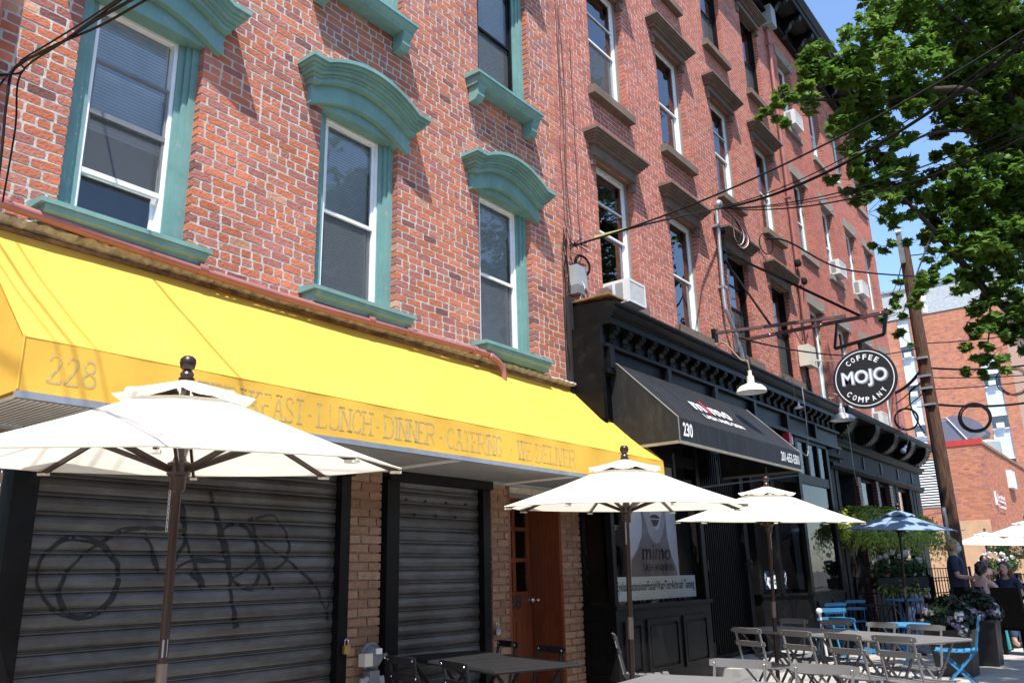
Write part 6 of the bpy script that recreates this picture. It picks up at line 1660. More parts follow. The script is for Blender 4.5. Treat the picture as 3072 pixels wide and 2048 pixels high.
def table_proto(name, m, L=0.66, W=0.66):
    T = thing(name, 'table', 'table')
    mb = MB(); mb.box(-W/2, W/2, -L/2, L/2, 0.722, 0.742); o = mb.build('tabletop', m, T)
    mb = MB(); t = 0.012
    for a, b in (((-W/2, -L/2, 0.727), (W/2, -L/2, 0.727)), ((W/2, -L/2, 0.727), (W/2, L/2, 0.727)), ((W/2, L/2, 0.727), (-W/2, L/2, 0.727)), ((-W/2, L/2, 0.727), (-W/2, -L/2, 0.727))): mb.tube([a, b], t, 8)
    mb.build('rim', m, T)
    for s in (-1, 1):
        MB().bar((-W/2+0.06, s*(L/2-0.09), 0.72), (W/2-0.05, s*(L/2-0.09), 0.0), 0.022, 0.012, up=(0, 1, 0)).build('leg', m, T)
        MB().bar((W/2-0.06, s*(L/2-0.13), 0.72), (-W/2+0.05, s*(L/2-0.13), 0.0), 0.022, 0.012, up=(0, 1, 0)).build('leg', m, T)
    MB().tube([(W/2-0.1, -L/2+0.1, 0.1), (W/2-0.1, L/2-0.1, 0.1)], 0.007, 6).build('crossbar', m, T)
    MB().tube([(-W/2+0.1, -L/2+0.1, 0.1), (-W/2+0.1, L/2-0.1, 0.1)], 0.007, 6).build('crossbar', m, T)
    return T
tp = table_proto('folding_table', M['greymetal'], 0.61, 0.66); first = True
a = Vector((7.96, 1.64)); b = Vector((9.24, 3.78)); d = (b-a)/4; ang = math.atan2(d.y, d.x)-pi/2
for k, lab in enumerate(('right end grey table of the long row, nearest the planter', 'second grey table from the right end of the long row', 'third grey table of the long row, beside the umbrella pole', 'left end grey table of the long row, by the entrance step')):
    o = tp if first else copy_tree(tp); first = False
    p = a+d*(k+0.5); o.location = (p.x, p.y, 0); o.rotation_euler = (0, 0, ang); o['label'] = lab; o['group'] = 'grey tables set in a row'
for (x, y, lab) in ((4.5, 2.33, 'nearest grey table at the bottom edge, left part by umbrella pole'), (4.42, 1.68, 'nearest grey table at the bottom edge, right part')):
    o = copy_tree(tp); o.location = (x, y, 0); o.rotation_euler = (0, 0, 0.1); o['label'] = lab; o['group'] = 'nearest grey tables'
tb = table_proto('folding_table', M['darkmetal'], 0.76, 0.70)  # grey tabletops given the dark coat to stand for shade
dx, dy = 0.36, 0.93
for k, (x, y, lab) in enumerate(((4.98, 3.93-0.02, 'shade-darkened table with a sunlit patch in front of the narrow shutter'), (5.26, 4.65, 'shade-darkened table standing against the narrow shutter'))):
    o = tb if k == 0 else copy_tree(tb); o.location = (x, y, 0); o.rotation_euler = (0, 0, -0.37); o['label'] = lab; o['group'] = 'shade-darkened tables by the shutters'

def round_table(label, m, x, y, z, r):
    T = thing('round_table', label, 'table', (x, y, 0))
    MB().lathe([(0, z), (r-0.01, z), (r, z-0.008), (r, z-0.024), (r-0.006, z-0.026), (r-0.01, z-0.01), (0, z-0.008)], (0, 0, 0), 40).build('tabletop', m, T)
    for k in range(4):
        t = k*pi/2+0.5
        MB().bar((0.75*r*cos(t), 0.75*r*sin(t), z-0.02), (-0.7*r*cos(t), -0.7*r*sin(t), 0), 0.02, 0.012).build('leg', m, T)
    return T
round_table('round bright blue table just behind the long grey row', M['bluemetal'], 10.75, 2.62, 0.71, 0.3)
round_table('round blue table farther back, in front of the flower box railing', M['bluemetal'], 16.35, 3.9, 0.8, 0.33)
round_table('round dark table between the two blue ones', M['darkmetal'], 15.0, 4.0, 0.76, 0.3)
# white cane like pole by the black base
T = thing('queue_post', 'thin white post with rounded cap in front of the black panelled base', 'post', (12.05, 3.95, 0))
MB().tube([(0, 0, 0), (-0.12, 0.0, 0.76)], 0.018, 10).build('shaft', M['acwhite'], T, smooth=True); MB().sphere((-0.13, 0, 0.79), 0.042, 12, 8).build('cap', M['acwhite'], T, smooth=True)

# ---------------------------------------------------------------- gas meter
def gas_meter():
    T = thing('gas_meter', 'grey gas meter with pipes on the tan brick pier between shutters', 'gas meter')
    x, y, z = 4.62, 4.96, 0.78
    MB().lathe([(0, -0.05), (0.075, -0.05), (0.09, -0.03), (0.105, -0.03), (0.105, -0.015), (0.085, -0.01), (0.085, 0.02), (0.06, 0.05), (0, 0.06)], (x, y, z), 24, Matrix.Rotation(pi/2, 3, 'X')).build('body', M['metergrey'], T, smooth=True)
    MB().box(x-0.025, x+0.03, y-0.075, y-0.06, z+0.02, z+0.06).build('dial', M['textwhite'], T)
    MB().box(x-0.14, x-0.06, y-0.07, y, z-0.06, z+0.03).build('index_box', M['beige'], T)
    mb = MB(); mb.lathe([(0, 0), (0.022, 0.0), (0.022, 0.02), (0, 0.022)], (x+0.09, y-0.03, z), 12, Matrix.Rotation(pi/2, 3, 'X')); mb.build('regulator', M['chrome'], T)
    MB().box(x-0.05, x+0.05, y-0.03, y+0.04, z-0.2, z-0.1).build('manifold', M['metergrey'], T)
    for s in (-1, 1):
        P = [(x+s*0.03, y, z-0.15), (x+s*0.08, y, z-0.17), (x+s*0.1, y, z-0.21), (x+s*0.1, y, z-0.75)]
        MB().tube(smooth_path(P, 5), 0.024, 10).build('pipe', M['boxgrey'], T, smooth=True)
        MB().tube([(x+s*0.1, y, z-0.24), (x+s*0.1, y, z-0.28)], 0.031, 8).build('coupling', M['boxgrey'], T)
gas_meter()

# ---------------------------------------------------------------- maple tree
def maple_leaf_shape():
    # five lobed outline, stem at origin, unit width about 1
    P = [(0, 0), (0.12, 0.06), (0.34, -0.02), (0.30, 0.14), (0.52, 0.3), (0.36, 0.36), (0.40, 0.48), (0.2, 0.5), (0.16, 0.66), (0.07, 0.62), (0, 0.92)]
    return P+[(-x, y) for x, y in P[-2:0:-1]]
LEAF = maple_leaf_shape()
def leaf_verts(c, s, R, fold):
    vs = []
    for (x, y) in LEAF: vs.append(c+R @ Vector((x*s, (y-0.35)*s, -abs(x)*s*fold)))
    vs.append(c+R @ Vector((0, 0.0, 0.02*s)))
    return vs
LF = [(i, (i+1) % len(LEAF), len(LEAF)) for i in range(len(LEAF))]
BL = [(8.93, 2.16, 6.87, 0.29), (8.62, 2.36, 6.54, 0.19), (8.31, 2.45, 6.49, 0.1), (8.2, 2.55, 6.24, 0.08), (8.29, 2.51, 6.08, 0.1), (9.23, 1.94, 7.21, 0.32), (9.67, 1.73, 7.88, 0.19), (9.82, 1.64, 7.67, 0.29), (10.17, 1.37, 7.99, 0.38), (10.04, 1.51, 7.35, 0.46), (9.41, 1.88, 6.82, 0.4), (9.33, 1.99, 6.46, 0.24), (9.05, 2.17, 6.14, 0.11), (9.83, 1.8, 6.57, 0.39), (10.28, 1.54, 6.96, 0.33), (9.65, 1.94, 6.05, 0.28), (10.2, 1.77, 6.36, 0.29), (9.39, 2.11, 5.7, 0.21), (9.66, 1.97, 5.59, 0.26), (10.1, 1.78, 5.87, 0.28), (10.48, 1.7, 5.71, 0.21), (10.08, 1.88, 5.36, 0.18), (10.14, 1.94, 5.05, 0.13), (9.36, 2.1, 5.43, 0.1), (9.46, 2.03, 5.28, 0.1), (11.12, 0.99, 8.36, 0.49), (11.43, 0.62, 8.27, 0.49), (11.73, 0.28, 8.17, 0.45), (11.08, 1.07, 7.56, 0.39), (11.38, 0.75, 7.42, 0.48), (11.89, 0.43, 7.4, 0.49), (11.32, 1.04, 6.97, 0.33), (11.64, 0.75, 6.7, 0.48), (11.15, 1.18, 6.41, 0.3), (11.36, 1.08, 6.03, 0.43), (11.68, 0.68, 6.02, 0.47), (10.89, 1.4, 5.95, 0.21), (11.03, 1.36, 5.63, 0.3), (11.44, 1.07, 5.49, 0.43), (11.72, 0.75, 5.4, 0.43), (10.72, 1.58, 5.31, 0.19), (10.81, 1.61, 4.99, 0.17), (11.01, 1.34, 5.02, 0.29), (11.4, 1.1, 4.81, 0.36), (11.73, 0.86, 4.75, 0.34), (11.32, 1.23, 4.38, 0.23), (11.66, 1.01, 4.28, 0.25), (11.06, 1.39, 4.05, 0.18), (11.21, 1.31, 3.81, 0.16), (11.17, 1.44, 3.62, 0.1), (11.43, 1.15, 3.91, 0.14), (11.65, 0.98, 4.01, 0.17), (10.33, 1.76, 4.55, 0.16), (10.12, 1.91, 4.44, 0.11), (10.15, 1.99, 4.22, 0.11), (10.22, 1.82, 4.36, 0.1), (10.17, 2.06, 3.99, 0.08), (10.49, 1.66, 4.69, 0.14)]
# the rest of the crown, out of the picture to the right and above
BL += [(12.4, -0.3, 8.2, 0.9), (12.8, -0.6, 6.6, 0.8), (12.6, 0.1, 5.6, 0.6), (11.6, -0.2, 9.6, 0.9), (10.6, 0.8, 9.3, 0.7), (13.4, 0.4, 7.6, 0.9), (13.2, 0.9, 9.2, 0.9), (12.0, 1.3, 9.9, 0.8), (13.6, -1.0, 9.0, 1.0), (12.7, -1.6, 7.8, 0.9), (13.9, 0.8, 6.2, 0.7)]
def maple():
    T = thing('maple_tree', 'leafy green maple hanging over the street from the right edge', 'tree')
    limbs = [([(14.0, 0.65, -0.1), (13.25, 0.54, 3.43), (12.28, 0.49, 6.19), (11.8, 0.38, 7.74), (11.58, 0.14, 9.61)], 0.2, 0.05),
             ([(12.17, 0.49, 6.14), (11.19, 0.81, 7.1), (10.46, 1.25, 7.08), (9.8, 1.72, 6.81), (9.1, 2.2, 6.66), (8.6, 2.4, 6.5)], 0.06, 0.008),
             ([(13.1, 0.52, 3.9), (11.82, 1.16, 4.62), (11.28, 1.36, 4.97), (10.71, 1.57, 5.35), (10.13, 1.8, 5.75), (9.68, 1.92, 6.01)], 0.06, 0.01),
             ([(12.17, 0.49, 6.14), (11.44, 0.57, 7.63), (10.99, 0.87, 8.23), (10.2, 1.3, 8.5)], 0.05, 0.01),
             ([(11.28, 1.36, 4.97), (11.4, 1.2, 4.5), (11.3, 1.3, 3.9)], 0.025, 0.006),
             ([(12.07, 0.46, 6.49), (11.38, 0.9, 6.74), (10.67, 1.37, 6.61), (10.2, 1.7, 6.3)], 0.04, 0.008),
             ([(10.71, 1.57, 5.35), (10.38, 1.78, 4.73), (10.16, 2.0, 4.14)], 0.015, 0.004),
             ([(12.3, 0.5, 6.0), (12.9, -0.4, 7.4), (13.2, -1.0, 8.8)], 0.07, 0.02)]
    for i, (p, r0, r1) in enumerate(limbs):
        p = [(a*1.28, b*1.28, (c-1.33)*1.28+1.33) for a, b, c in p]; r0 *= 1.28; r1 *= 1.28
        if i == 0: p = [(p[0][0]-0.1, p[0][1], -0.15)]+p[1:]
        q = smooth_path(p, 6); n = len(q)
        MB().tube(q, [r0+(r1-r0)*k/(n-1) for k in range(n)], 10).build('trunk' if i == 0 else 'limb', M['bark'], T, smooth=True)
    SCL = 1.28
    rnd = random.Random(21); tw = MB(); L = []
    sun = Vector((-0.25, -0.225, 0.68)).normalized()
    BB = [(x*SCL, y*SCL, (z-1.33)*SCL+1.33, r*SCL) for x, y, z, r in BL]+[(9.4, -1.1, 8.1, 0.8), (10.4, -0.7, 7.8, 0.8), (7.2, -1.1, 7.6, 0.7), (8.2, -0.9, 7.7, 0.7), (8.9, -1.6, 7.1, 0.6), (6.6, -0.6, 8.3, 0.5), (10.2, -1.6, 7.2, 0.7), (11.2, -1.0, 8.4, 0.9), (9.6, -0.5, 8.3, 0.55), (10.4, -0.2, 8.9, 0.6), (11.0, -0.3, 9.2, 0.7), (11.6, -1.8, 8.0, 0.9)]  # last clumps are unseen, added to shade the planters and pavement
    for (x, y, z, r) in BB:
        vis = z < 11 and x < 15.5 and y > 0; low = x > 13.5 and z < 9.5 and y < 1.9
        if r < 0.2: n = int(420*r)+10
        else: n = int(1900*r*r*((1.9 if low else 1.3) if vis else 0.9))
        sub = [Vector((x, y, z))+Vector((rnd.gauss(0, 1), rnd.gauss(0, 1), rnd.gauss(0, 1)))*r*0.55 for _ in range(max(1, int(9*r/0.3)))]
        if r < 0.2: sub = [Vector((x, y, z))+Vector((rnd.gauss(0, 1), rnd.gauss(0, 1), rnd.gauss(0, 0.9)))*r*0.9 for _ in range(4)]
        for k in range(n):
            c0 = rnd.choice(sub); rr = r*0.42 if len(sub) > 1 else r*0.9
            v = Vector((rnd.gauss(0, 1), rnd.gauss(0, 1), rnd.gauss(0, 1))).normalized()*rr*rnd.uniform(0.3, 1.0)
            v.z *= 0.7
            c = c0+v
            nrm = (Vector((rnd.gauss(0, 0.5), rnd.gauss(0, 0.5), 1.0))+sun*0.5+v.normalized()*0.35).normalized()
            if rnd.random() < 0.3: nrm = (Vector((rnd.gauss(0, 1), rnd.gauss(0, 1), 0.25))).normalized()
            stem = Vector((v.x+rnd.gauss(0, 0.3)*rr, v.y+rnd.gauss(0, 0.3)*rr, -0.4*rr-abs(rnd.gauss(0, 0.4))*rr)).normalized()
            yv = (stem-nrm*stem.dot(nrm)).normalized(); xv = yv.cross(nrm)
            R = Matrix((xv, yv, nrm)).transposed()
            L.append((c, rnd.choice((0.75, 1, 1, 1.15))*rnd.uniform(0.09, 0.18), R, rnd.uniform(0.1, 0.45), rnd))
        for s in sub[:4]:
            tw.tube([Vector((x, y, z))+(s-Vector((x, y, z)))*0.1, s, s+(s-Vector((x, y, z)))*0.6+Vector((0, 0, -0.04))], 0.005, 4, r1=0.002)
    tw.build('twigs', M['bark'], T)['kind'] = 'stuff'
    C = emp('crown', T)
    def tone():
        g = rnd.uniform(0.7, 1.25); y = rnd.random()
        return (g*(1.0+0.55*(y > 0.8)), g*(1.0+0.25*(y > 0.8)), g*0.9)
    cam = Vector((0, 0, 1.33))
    idx = sorted(range(len(L)), key=lambda i: (L[i][0]-cam).length)
    front = set(idx[:290]); rest = MB()
    for i, (c, s, R, f, _) in enumerate(L):
        t = tone()
        if i in front:
            mb = MB(); mb.ct = t; mb.add(leaf_verts(c, s, R, f), LF); mb.build('leaf', M['leaf'], C)
        else: rest.ct = t; rest.add(leaf_verts(c, s, R, f), LF)
    o = rest.build('leaves', M['leaf'], C); o['kind'] = 'stuff'
    print('leaves', len(L))
maple()

# ---------------------------------------------------------------- smaller plants
def leaf_cloud(name, m, parent, blobs, n, size, seed=1, aspect=2.0, droop=0.0, up=0.4, shell=0.5):
    rnd = random.Random(seed); mb = MB()
    W = [b[3]**2 for b in blobs]
    for _ in range(n):
        b = rnd.choices(blobs, W)[0]; c = Vector(b[:3]); v = Vector((rnd.gauss(0, 1), rnd.gauss(0, 1), rnd.gauss(0, 1))).normalized()
        p = c+v*b[3]*rnd.uniform(shell, 1.0)
        nrm = (v+Vector((rnd.gauss(0, 0.6), rnd.gauss(0, 0.6), up+rnd.gauss(0, 0.5)))).normalized()
        a = Vector((rnd.gauss(0, 1), rnd.gauss(0, 1), rnd.gauss(0, 1)-droop)); a = (a-nrm*a.dot(nrm)).normalized(); q = a.cross(nrm)
        s = size*rnd.uniform(0.6, 1.3); l = s*aspect/2; w = s/2
        g = rnd.uniform(0.6, 1.35); mb.ct = (g*rnd.uniform(0.9, 1.3), g, g*0.9)
        mb.add([p-a*l, p+q*w*0.8-a*l*0.2, p+q*w*0.5+a*l*0.5, p+a*l-nrm*w*0.4, p-q*w*0.5+a*l*0.5, p-q*w*0.8-a*l*0.2], [(0, 1, 2, 3, 4, 5)])
    o = mb.build(name, m, parent); o['kind'] = 'stuff'; return o
def bloom(parent, c, r, m, seed=0, name='bloom'):
    rnd = random.Random(seed); mb = MB(); c = Vector(c)
    for _ in range(34):
        v = Vector((rnd.gauss(0, 1), rnd.gauss(0, 1), rnd.gauss(0.3, 1))).normalized(); p = c+v*r*rnd.uniform(0.6, 1)
        a = v.cross(Vector((rnd.random(), rnd.random(), rnd.random()))).normalized(); q = a.cross(v); s = r*0.42
        mb.add([p+a*s, p+q*s+v*s*0.3, p-a*s, p-q*s+v*s*0.3], [(0, 1, 2, 3)])
    return mb.build(name, m, parent)

def fern_basket(label, x, y, z, r, seed):
    T = thing('hanging_fern', label, 'hanging plant', (0, 0, 0))
    MB().lathe([(0, -0.2), (0.12, -0.19), (0.17, -0.1), (0.18, 0), (0.16, 0)], (x, y, z), 20).build('basket', M['terracotta'], T, smooth=True)
    for k in range(3):
        t = k*2*pi/3; MB().tube([(x+0.17*cos(t), y+0.17*sin(t), z), (x, y, z+0.75)], 0.003, 4).build('chain', M['wire'], T)
    MB().tube([(x, y, z+0.75), (x, y, 3.25)], 0.004, 4).build('hanger', M['wire'], T)
    rnd = random.Random(seed); mb = MB()
    for _ in range(230):
        t = rnd.uniform(0, 2*pi); l = r*rnd.uniform(0.75, 1.35); up = rnd.uniform(0.05, 0.35); dr = rnd.uniform(0.3, 1.0)
        P = []
        for i in range(12):
            u = i/11; P.append(Vector((x+cos(t)*l*(u**0.85), y+sin(t)*l*(u**0.85), z+0.05+up*sin(pi*min(1, u*1.4))*0.8-dr*l*u*u*1.1)))
        g = rnd.uniform(0.6, 1.4); mb.ct = (g*1.1, g, g*0.8)
        for i in range(1, 12):
            d = (P[i]-P[i-1]).normalized(); s = d.cross(Vector((0, 0, 1)))
            if s.length < 0.1: s = Vector((-sin(t), cos(t), 0))
            s.normalize(); w = 0.085*(1-(i/12)**1.8)*rnd.uniform(0.8, 1.2)+0.01; q = d*0.017
            for sg in (-1, 1):
                mb.add([P[i], P[i]+s*sg*w+q*1.6-Vector((0, 0, 0.02)), P[i]+s*sg*w*0.9+q*2.6-Vector((0, 0, 0.03)), P[i]+q*1.6], [(0, 1, 2, 3)])
    o = mb.build('fronds', M['fern'], T); o['kind'] = 'stuff'
fern_basket('big hanging fern basket left of the slate blue umbrella, by the dark doorway', 16.6, 4.52, 2.2, 0.5, 1)
fern_basket('big hanging fern basket right above the slate blue umbrella middle', 18.3, 4.52, 2.25, 0.52, 2)
fern_basket('hanging fern with visible brown basket at the corner of the coffee house', 20.8, 4.5, 2.2, 0.66, 3)

def flower_box(label, p0, p1, z, seed):
    T = thing('flower_box', label, 'flower box')
    a = Vector((*p0, z)); b = Vector((*p1, z))
    MB().bar(a+Vector((0, 0, -0.1)), b+Vector((0, 0, -0.1)), 0.2, 0.2).build('box', M['planter'], T)
    n = 6; bl = [tuple(a+(b-a)*((i+0.5)/n)+Vector((0, 0, 0.16+0.05*(i % 2))))+(0.17,) for i in range(n)]
    leaf_cloud('foliage', M['shrub'], T, bl, 900, 0.05, seed, 1.4)
    bl2 = [tuple(a+(b-a)*((i+0.5)/n)+Vector((0, 0, -0.15-0.08*(i % 2))))+(0.16,) for i in range(n)]
    leaf_cloud('trailing_foliage', M['fern'], T, bl2, 420, 0.045, seed+1, 1.6, droop=1.0)
    rnd = random.Random(seed)
    for i in range(11):
        c = a+(b-a)*rnd.random()+Vector((rnd.uniform(-0.12, 0.12), rnd.uniform(-0.12, 0.12), rnd.uniform(0.25, 0.48)))
        bloom(T, c, 0.05, M['bloom'], i)
flower_box('flower box of white geraniums on the railing in front of the coffee house', (16.9, 4.5), (17.75, 3.8), 1.16, 3)
flower_box('white flowers and lime leaves in a box on the railing farther right', (23.2, 3.6), (23.8, 3.0), 1.15, 9)

def railing(label, p0, p1, h, n):
    T = thing('iron_railing', label, 'railing'); a = Vector((*p0, 0)); b = Vector((*p1, 0)); up = Vector((0, 0, 1))
    for z, w in ((h, 0.035), (h-0.28, 0.02), (0.1, 0.025)): MB().bar(a+up*z, b+up*z, w, 0.02).build('rail', M['blackpaint'], T)
    for i in range(n+1):
        p = a+(b-a)*i/n; MB().bar(p, p+up*(h if i % 8 else h+0.03), 0.05 if i % 8 == 0 else 0.014, 0.05 if i % 8 == 0 else 0.014).build('post' if i % 8 == 0 else 'baluster', M['blackpaint'], T)
railing('black iron railing between the coffee house front and the blue tables', (16.55, 4.75), (17.95, 3.75), 1.17, 16)
railing('black iron railing continuing behind the seated diners toward the pole', (18.0, 3.72), (23.2, 2.6), 1.13, 40)
railing('black iron railing at the far corner of the coffee house', (21.8, 4.6), (23.0, 3.9), 1.3, 16)

def planter(label, x, y, s, h, seed):
    T = thing('planter', label, 'planter', (0, 0, 0))
    k = 0.82
    mb = MB(); vs = [(x+a*s/2*f, y+b*s/2*f, z) for z, f in ((0, k), (h, 1)) for a, b in ((-1, -1), (1, -1), (1, 1), (-1, 1))]
    mb.add(vs, [(0, 3, 2, 1), (4, 5, 6, 7), (0, 1, 5, 4), (1, 2, 6, 5), (2, 3, 7, 6), (3, 0, 4, 7)]); mb.build('pot', M['planter'], T)
    mb = MB(); q = s/2+0.01
    for a in (-1, 1): mb.box(x-q, x+q, y+a*q-0.015, y+a*q+0.015, h-0.03, h+0.012); mb.box(x+a*q-0.015, x+a*q+0.015, y-q+0.016, y+q-0.016, h-0.03, h+0.01)
    mb.build('rim', M['planter'], T)
    bl = [(x, y, h+0.16, 0.24), (x-0.14, y+0.12, h+0.12, 0.19), (x+0.15, y-0.1, h+0.13, 0.19), (x, y, h+0.3, 0.16), (x-0.1, y-0.15, h+0.15, 0.18)]
    leaf_cloud('foliage', M['darkshrub'], T, bl, 1500, 0.07, seed, 1.4)
    rnd = random.Random(seed)
    for i in range(6):
        t = rnd.uniform(2.3, 4.6); c = (x+0.3*cos(t)*rnd.uniform(0.8, 1.1), y+0.3*sin(t), h+rnd.uniform(-0.02, 0.22)); bloom(T, c, 0.065, M['bloomp'] if i % 3 else M['bloom'], i+seed)
    return T
planter('nearest square black planter with dark hydrangea bush and lilac blooms', 12.35, 2.42, 0.5, 0.55, 5)
planter('second square black planter with dark bush, behind the nearest one', 13.75, 2.32, 0.46, 0.6, 6)

def hedge(label, x, y, w, h, seed):
    T = thing('hedge_shrub', label, 'shrub')
    bl = [(x, y+w*0.3*(i % 3-1), 0.3+i*(h-0.4)/5, w*0.42) for i in range(6)]
    MB().tube([(x, y, 0), (x, y, h*0.6)], 0.04, 8).build('stem', M['bark'], T)
    leaf_cloud('foliage', M['shrub'], T, bl, 1800, 0.09, seed, 1.3)
hedge('clipped green hedge shrub before the low brick wall, left one', 34.5, 4.55, 1.0, 2.15, 3)
hedge('clipped green hedge shrub before the low brick wall, right one', 36.5, 3.6, 1.4, 2.1, 4)
T = thing('wall_sign_post', 'tan planter box with pale front at the right edge beyond the diners', 'planter box')
MB().box(29.5, 30.2, 2.6, 3.8, 0, 1.5).build('box', M['plywood'], T); MB().box(29.46, 29.5, 2.7, 3.0, 1.15, 1.4).build('notice', M['textwhite'], T)

# ---------------------------------------------------------------- dining set at the right
def wicker_chair(label, x, y, rz):
    T = thing('wicker_chair', label, 'chair', (x, y, 0), rz)
    w = M['wicker']
    MB().box(-0.25, 0.25, -0.25, 0.25, 0.36, 0.46).build('seat', w, T)
    mb = MB(); mb.prism([(-0.26, 0.4), (-0.21, 0.4), (-0.26, 1.0), (-0.31, 1.0)], -0.25, 0.25, 'X'); mb.build('backrest', w, T)
    for s in (-1, 1):
        MB().box(s*0.25-0.025, s*0.25+0.025, -0.25, 0.22, 0.4, 0.66).build('arm', w, T)
        for yy in (-0.22, 0.22): MB().box(s*0.22-0.025, s*0.22+0.025, yy-0.025, yy+0.025, 0, 0.36).build('leg', w, T)
wicker_chair('black wicker chair with the dark haired diner in it', 16.15, 2.64, radians(-115))
wicker_chair('black wicker chair cut by the right edge, back toward the camera', 15.5, 2.0, radians(-120))
wicker_chair('black wicker chair of the red haired diner across the table', 18.3, 2.42, radians(70))
T = thing('dining_table', 'square dining table under a white tablecloth by the diners', 'table', (17.1, 2.42, 0), radians(-15))
MB().box(-0.38, 0.38, -0.38, 0.38, 0.7, 0.735).build('tabletop', M['wicker'], T)
for a in (-1, 1):
    for b in (-1, 1): MB().box(a*0.3-0.02, a*0.3+0.02, b*0.3-0.02, b*0.3+0.02, 0, 0.7).build('leg', M['wicker'], T)
n = 48; mb = MB(); vs = [(0, 0, 0.741)]
for ring, (rr, z) in enumerate(((0.4, 0.741), (0.415, 0.72), (0.43, 0.55), (0.44, 0.42))):
    for i in range(n):
        t = 2*pi*i/n; k = 1/max(abs(cos(t)), abs(sin(t))); wv = 1+0.05*sin(t*12)*(ring-1)*(ring > 1)
        vs.append((rr*k*cos(t)*wv, rr*k*sin(t)*wv, z-(0.08*(k-1) if ring > 1 else 0)))
fs = [(0, 1+i, 1+(i+1) % n) for i in range(n)]+[(1+r*n+i, 1+(r+1)*n+i, 1+(r+1)*n+(i+1) % n, 1+r*n+(i+1) % n) for r in range(3) for i in range(n)]
mb.add(vs, fs); o = mb.build('tablecloth', M['linen'], None, smooth=True); o.location = (17.1, 2.42, 0.002); o.rotation_euler = (0, 0, radians(-15))
tag(o, 'white tablecloth hanging over the dining table by the two seated women', 'tablecloth')
T = thing('table_card', 'small white card standing on the white tablecloth', 'card', (16.9, 2.5, 0.745)); MB().box(-0.05, 0.05, -0.003, 0.003, 0.0, 0.11).build('card', M['textwhite'], T)
T = thing('handbag', 'bright teal bag hanging low beside the seated women', 'bag', (16.2, 2.38, 0))
MB().add([(-0.14, -0.05, 0.02), (0.14, -0.05, 0.02), (0.14, 0.05, 0.02), (-0.14, 0.05, 0.02), (-0.17, -0.03, 0.36), (0.17, -0.03, 0.36), (0.17, 0.03, 0.36), (-0.17, 0.03, 0.36)],
         [(0, 3, 2, 1), (4, 5, 6, 7), (0, 1, 5, 4), (1, 2, 6, 5), (2, 3, 7, 6), (3, 0, 4, 7)]).build('body', M['tealbag'], T)
MB().tube(smooth_path([(-0.1, 0, 0.35), (-0.06, 0, 0.5), (0.06, 0, 0.5), (0.1, 0, 0.35)], 5), 0.008, 6).build('handle', M['tealbag'], T)

# ---------------------------------------------------------------- people
def skinmesh(name, verts, edges, m, parent, sub=2):
    me = bpy.data.meshes.new(name); me.from_pydata([v[:3] for v in verts], edges, [])
    o = bpy.data.objects.new(name, me); COL.objects.link(o)
    sm = o.modifiers.new('s', 'SKIN'); sm.use_smooth_shade = True
    for i, d in enumerate(me.skin_vertices[0].data):
        r = verts[i][3]; d.radius = (r, r) if not isinstance(r, tuple) else r
        d.use_root = (i == 0)
    ss = o.modifiers.new('u', 'SUBSURF'); ss.levels = sub; ss.render_levels = sub
    dg = bpy.context.evaluated_depsgraph_get(); dg.update()
    nm = bpy.data.meshes.new_from_object(o.evaluated_get(dg)); nm.name = name
    bpy.data.objects.remove(o); bpy.data.meshes.remove(me)
    nm.materials.clear(); nm.materials.append(m)
    at = nm.color_attributes.new('tone', 'FLOAT_COLOR', 'POINT'); at.data.foreach_set('color', [1.0]*4*len(nm.vertices))
    q = bpy.data.objects.new(name, nm); COL.objects.link(q); q.parent = parent
    for p in nm.polygons: p.use_smooth = True
    return q
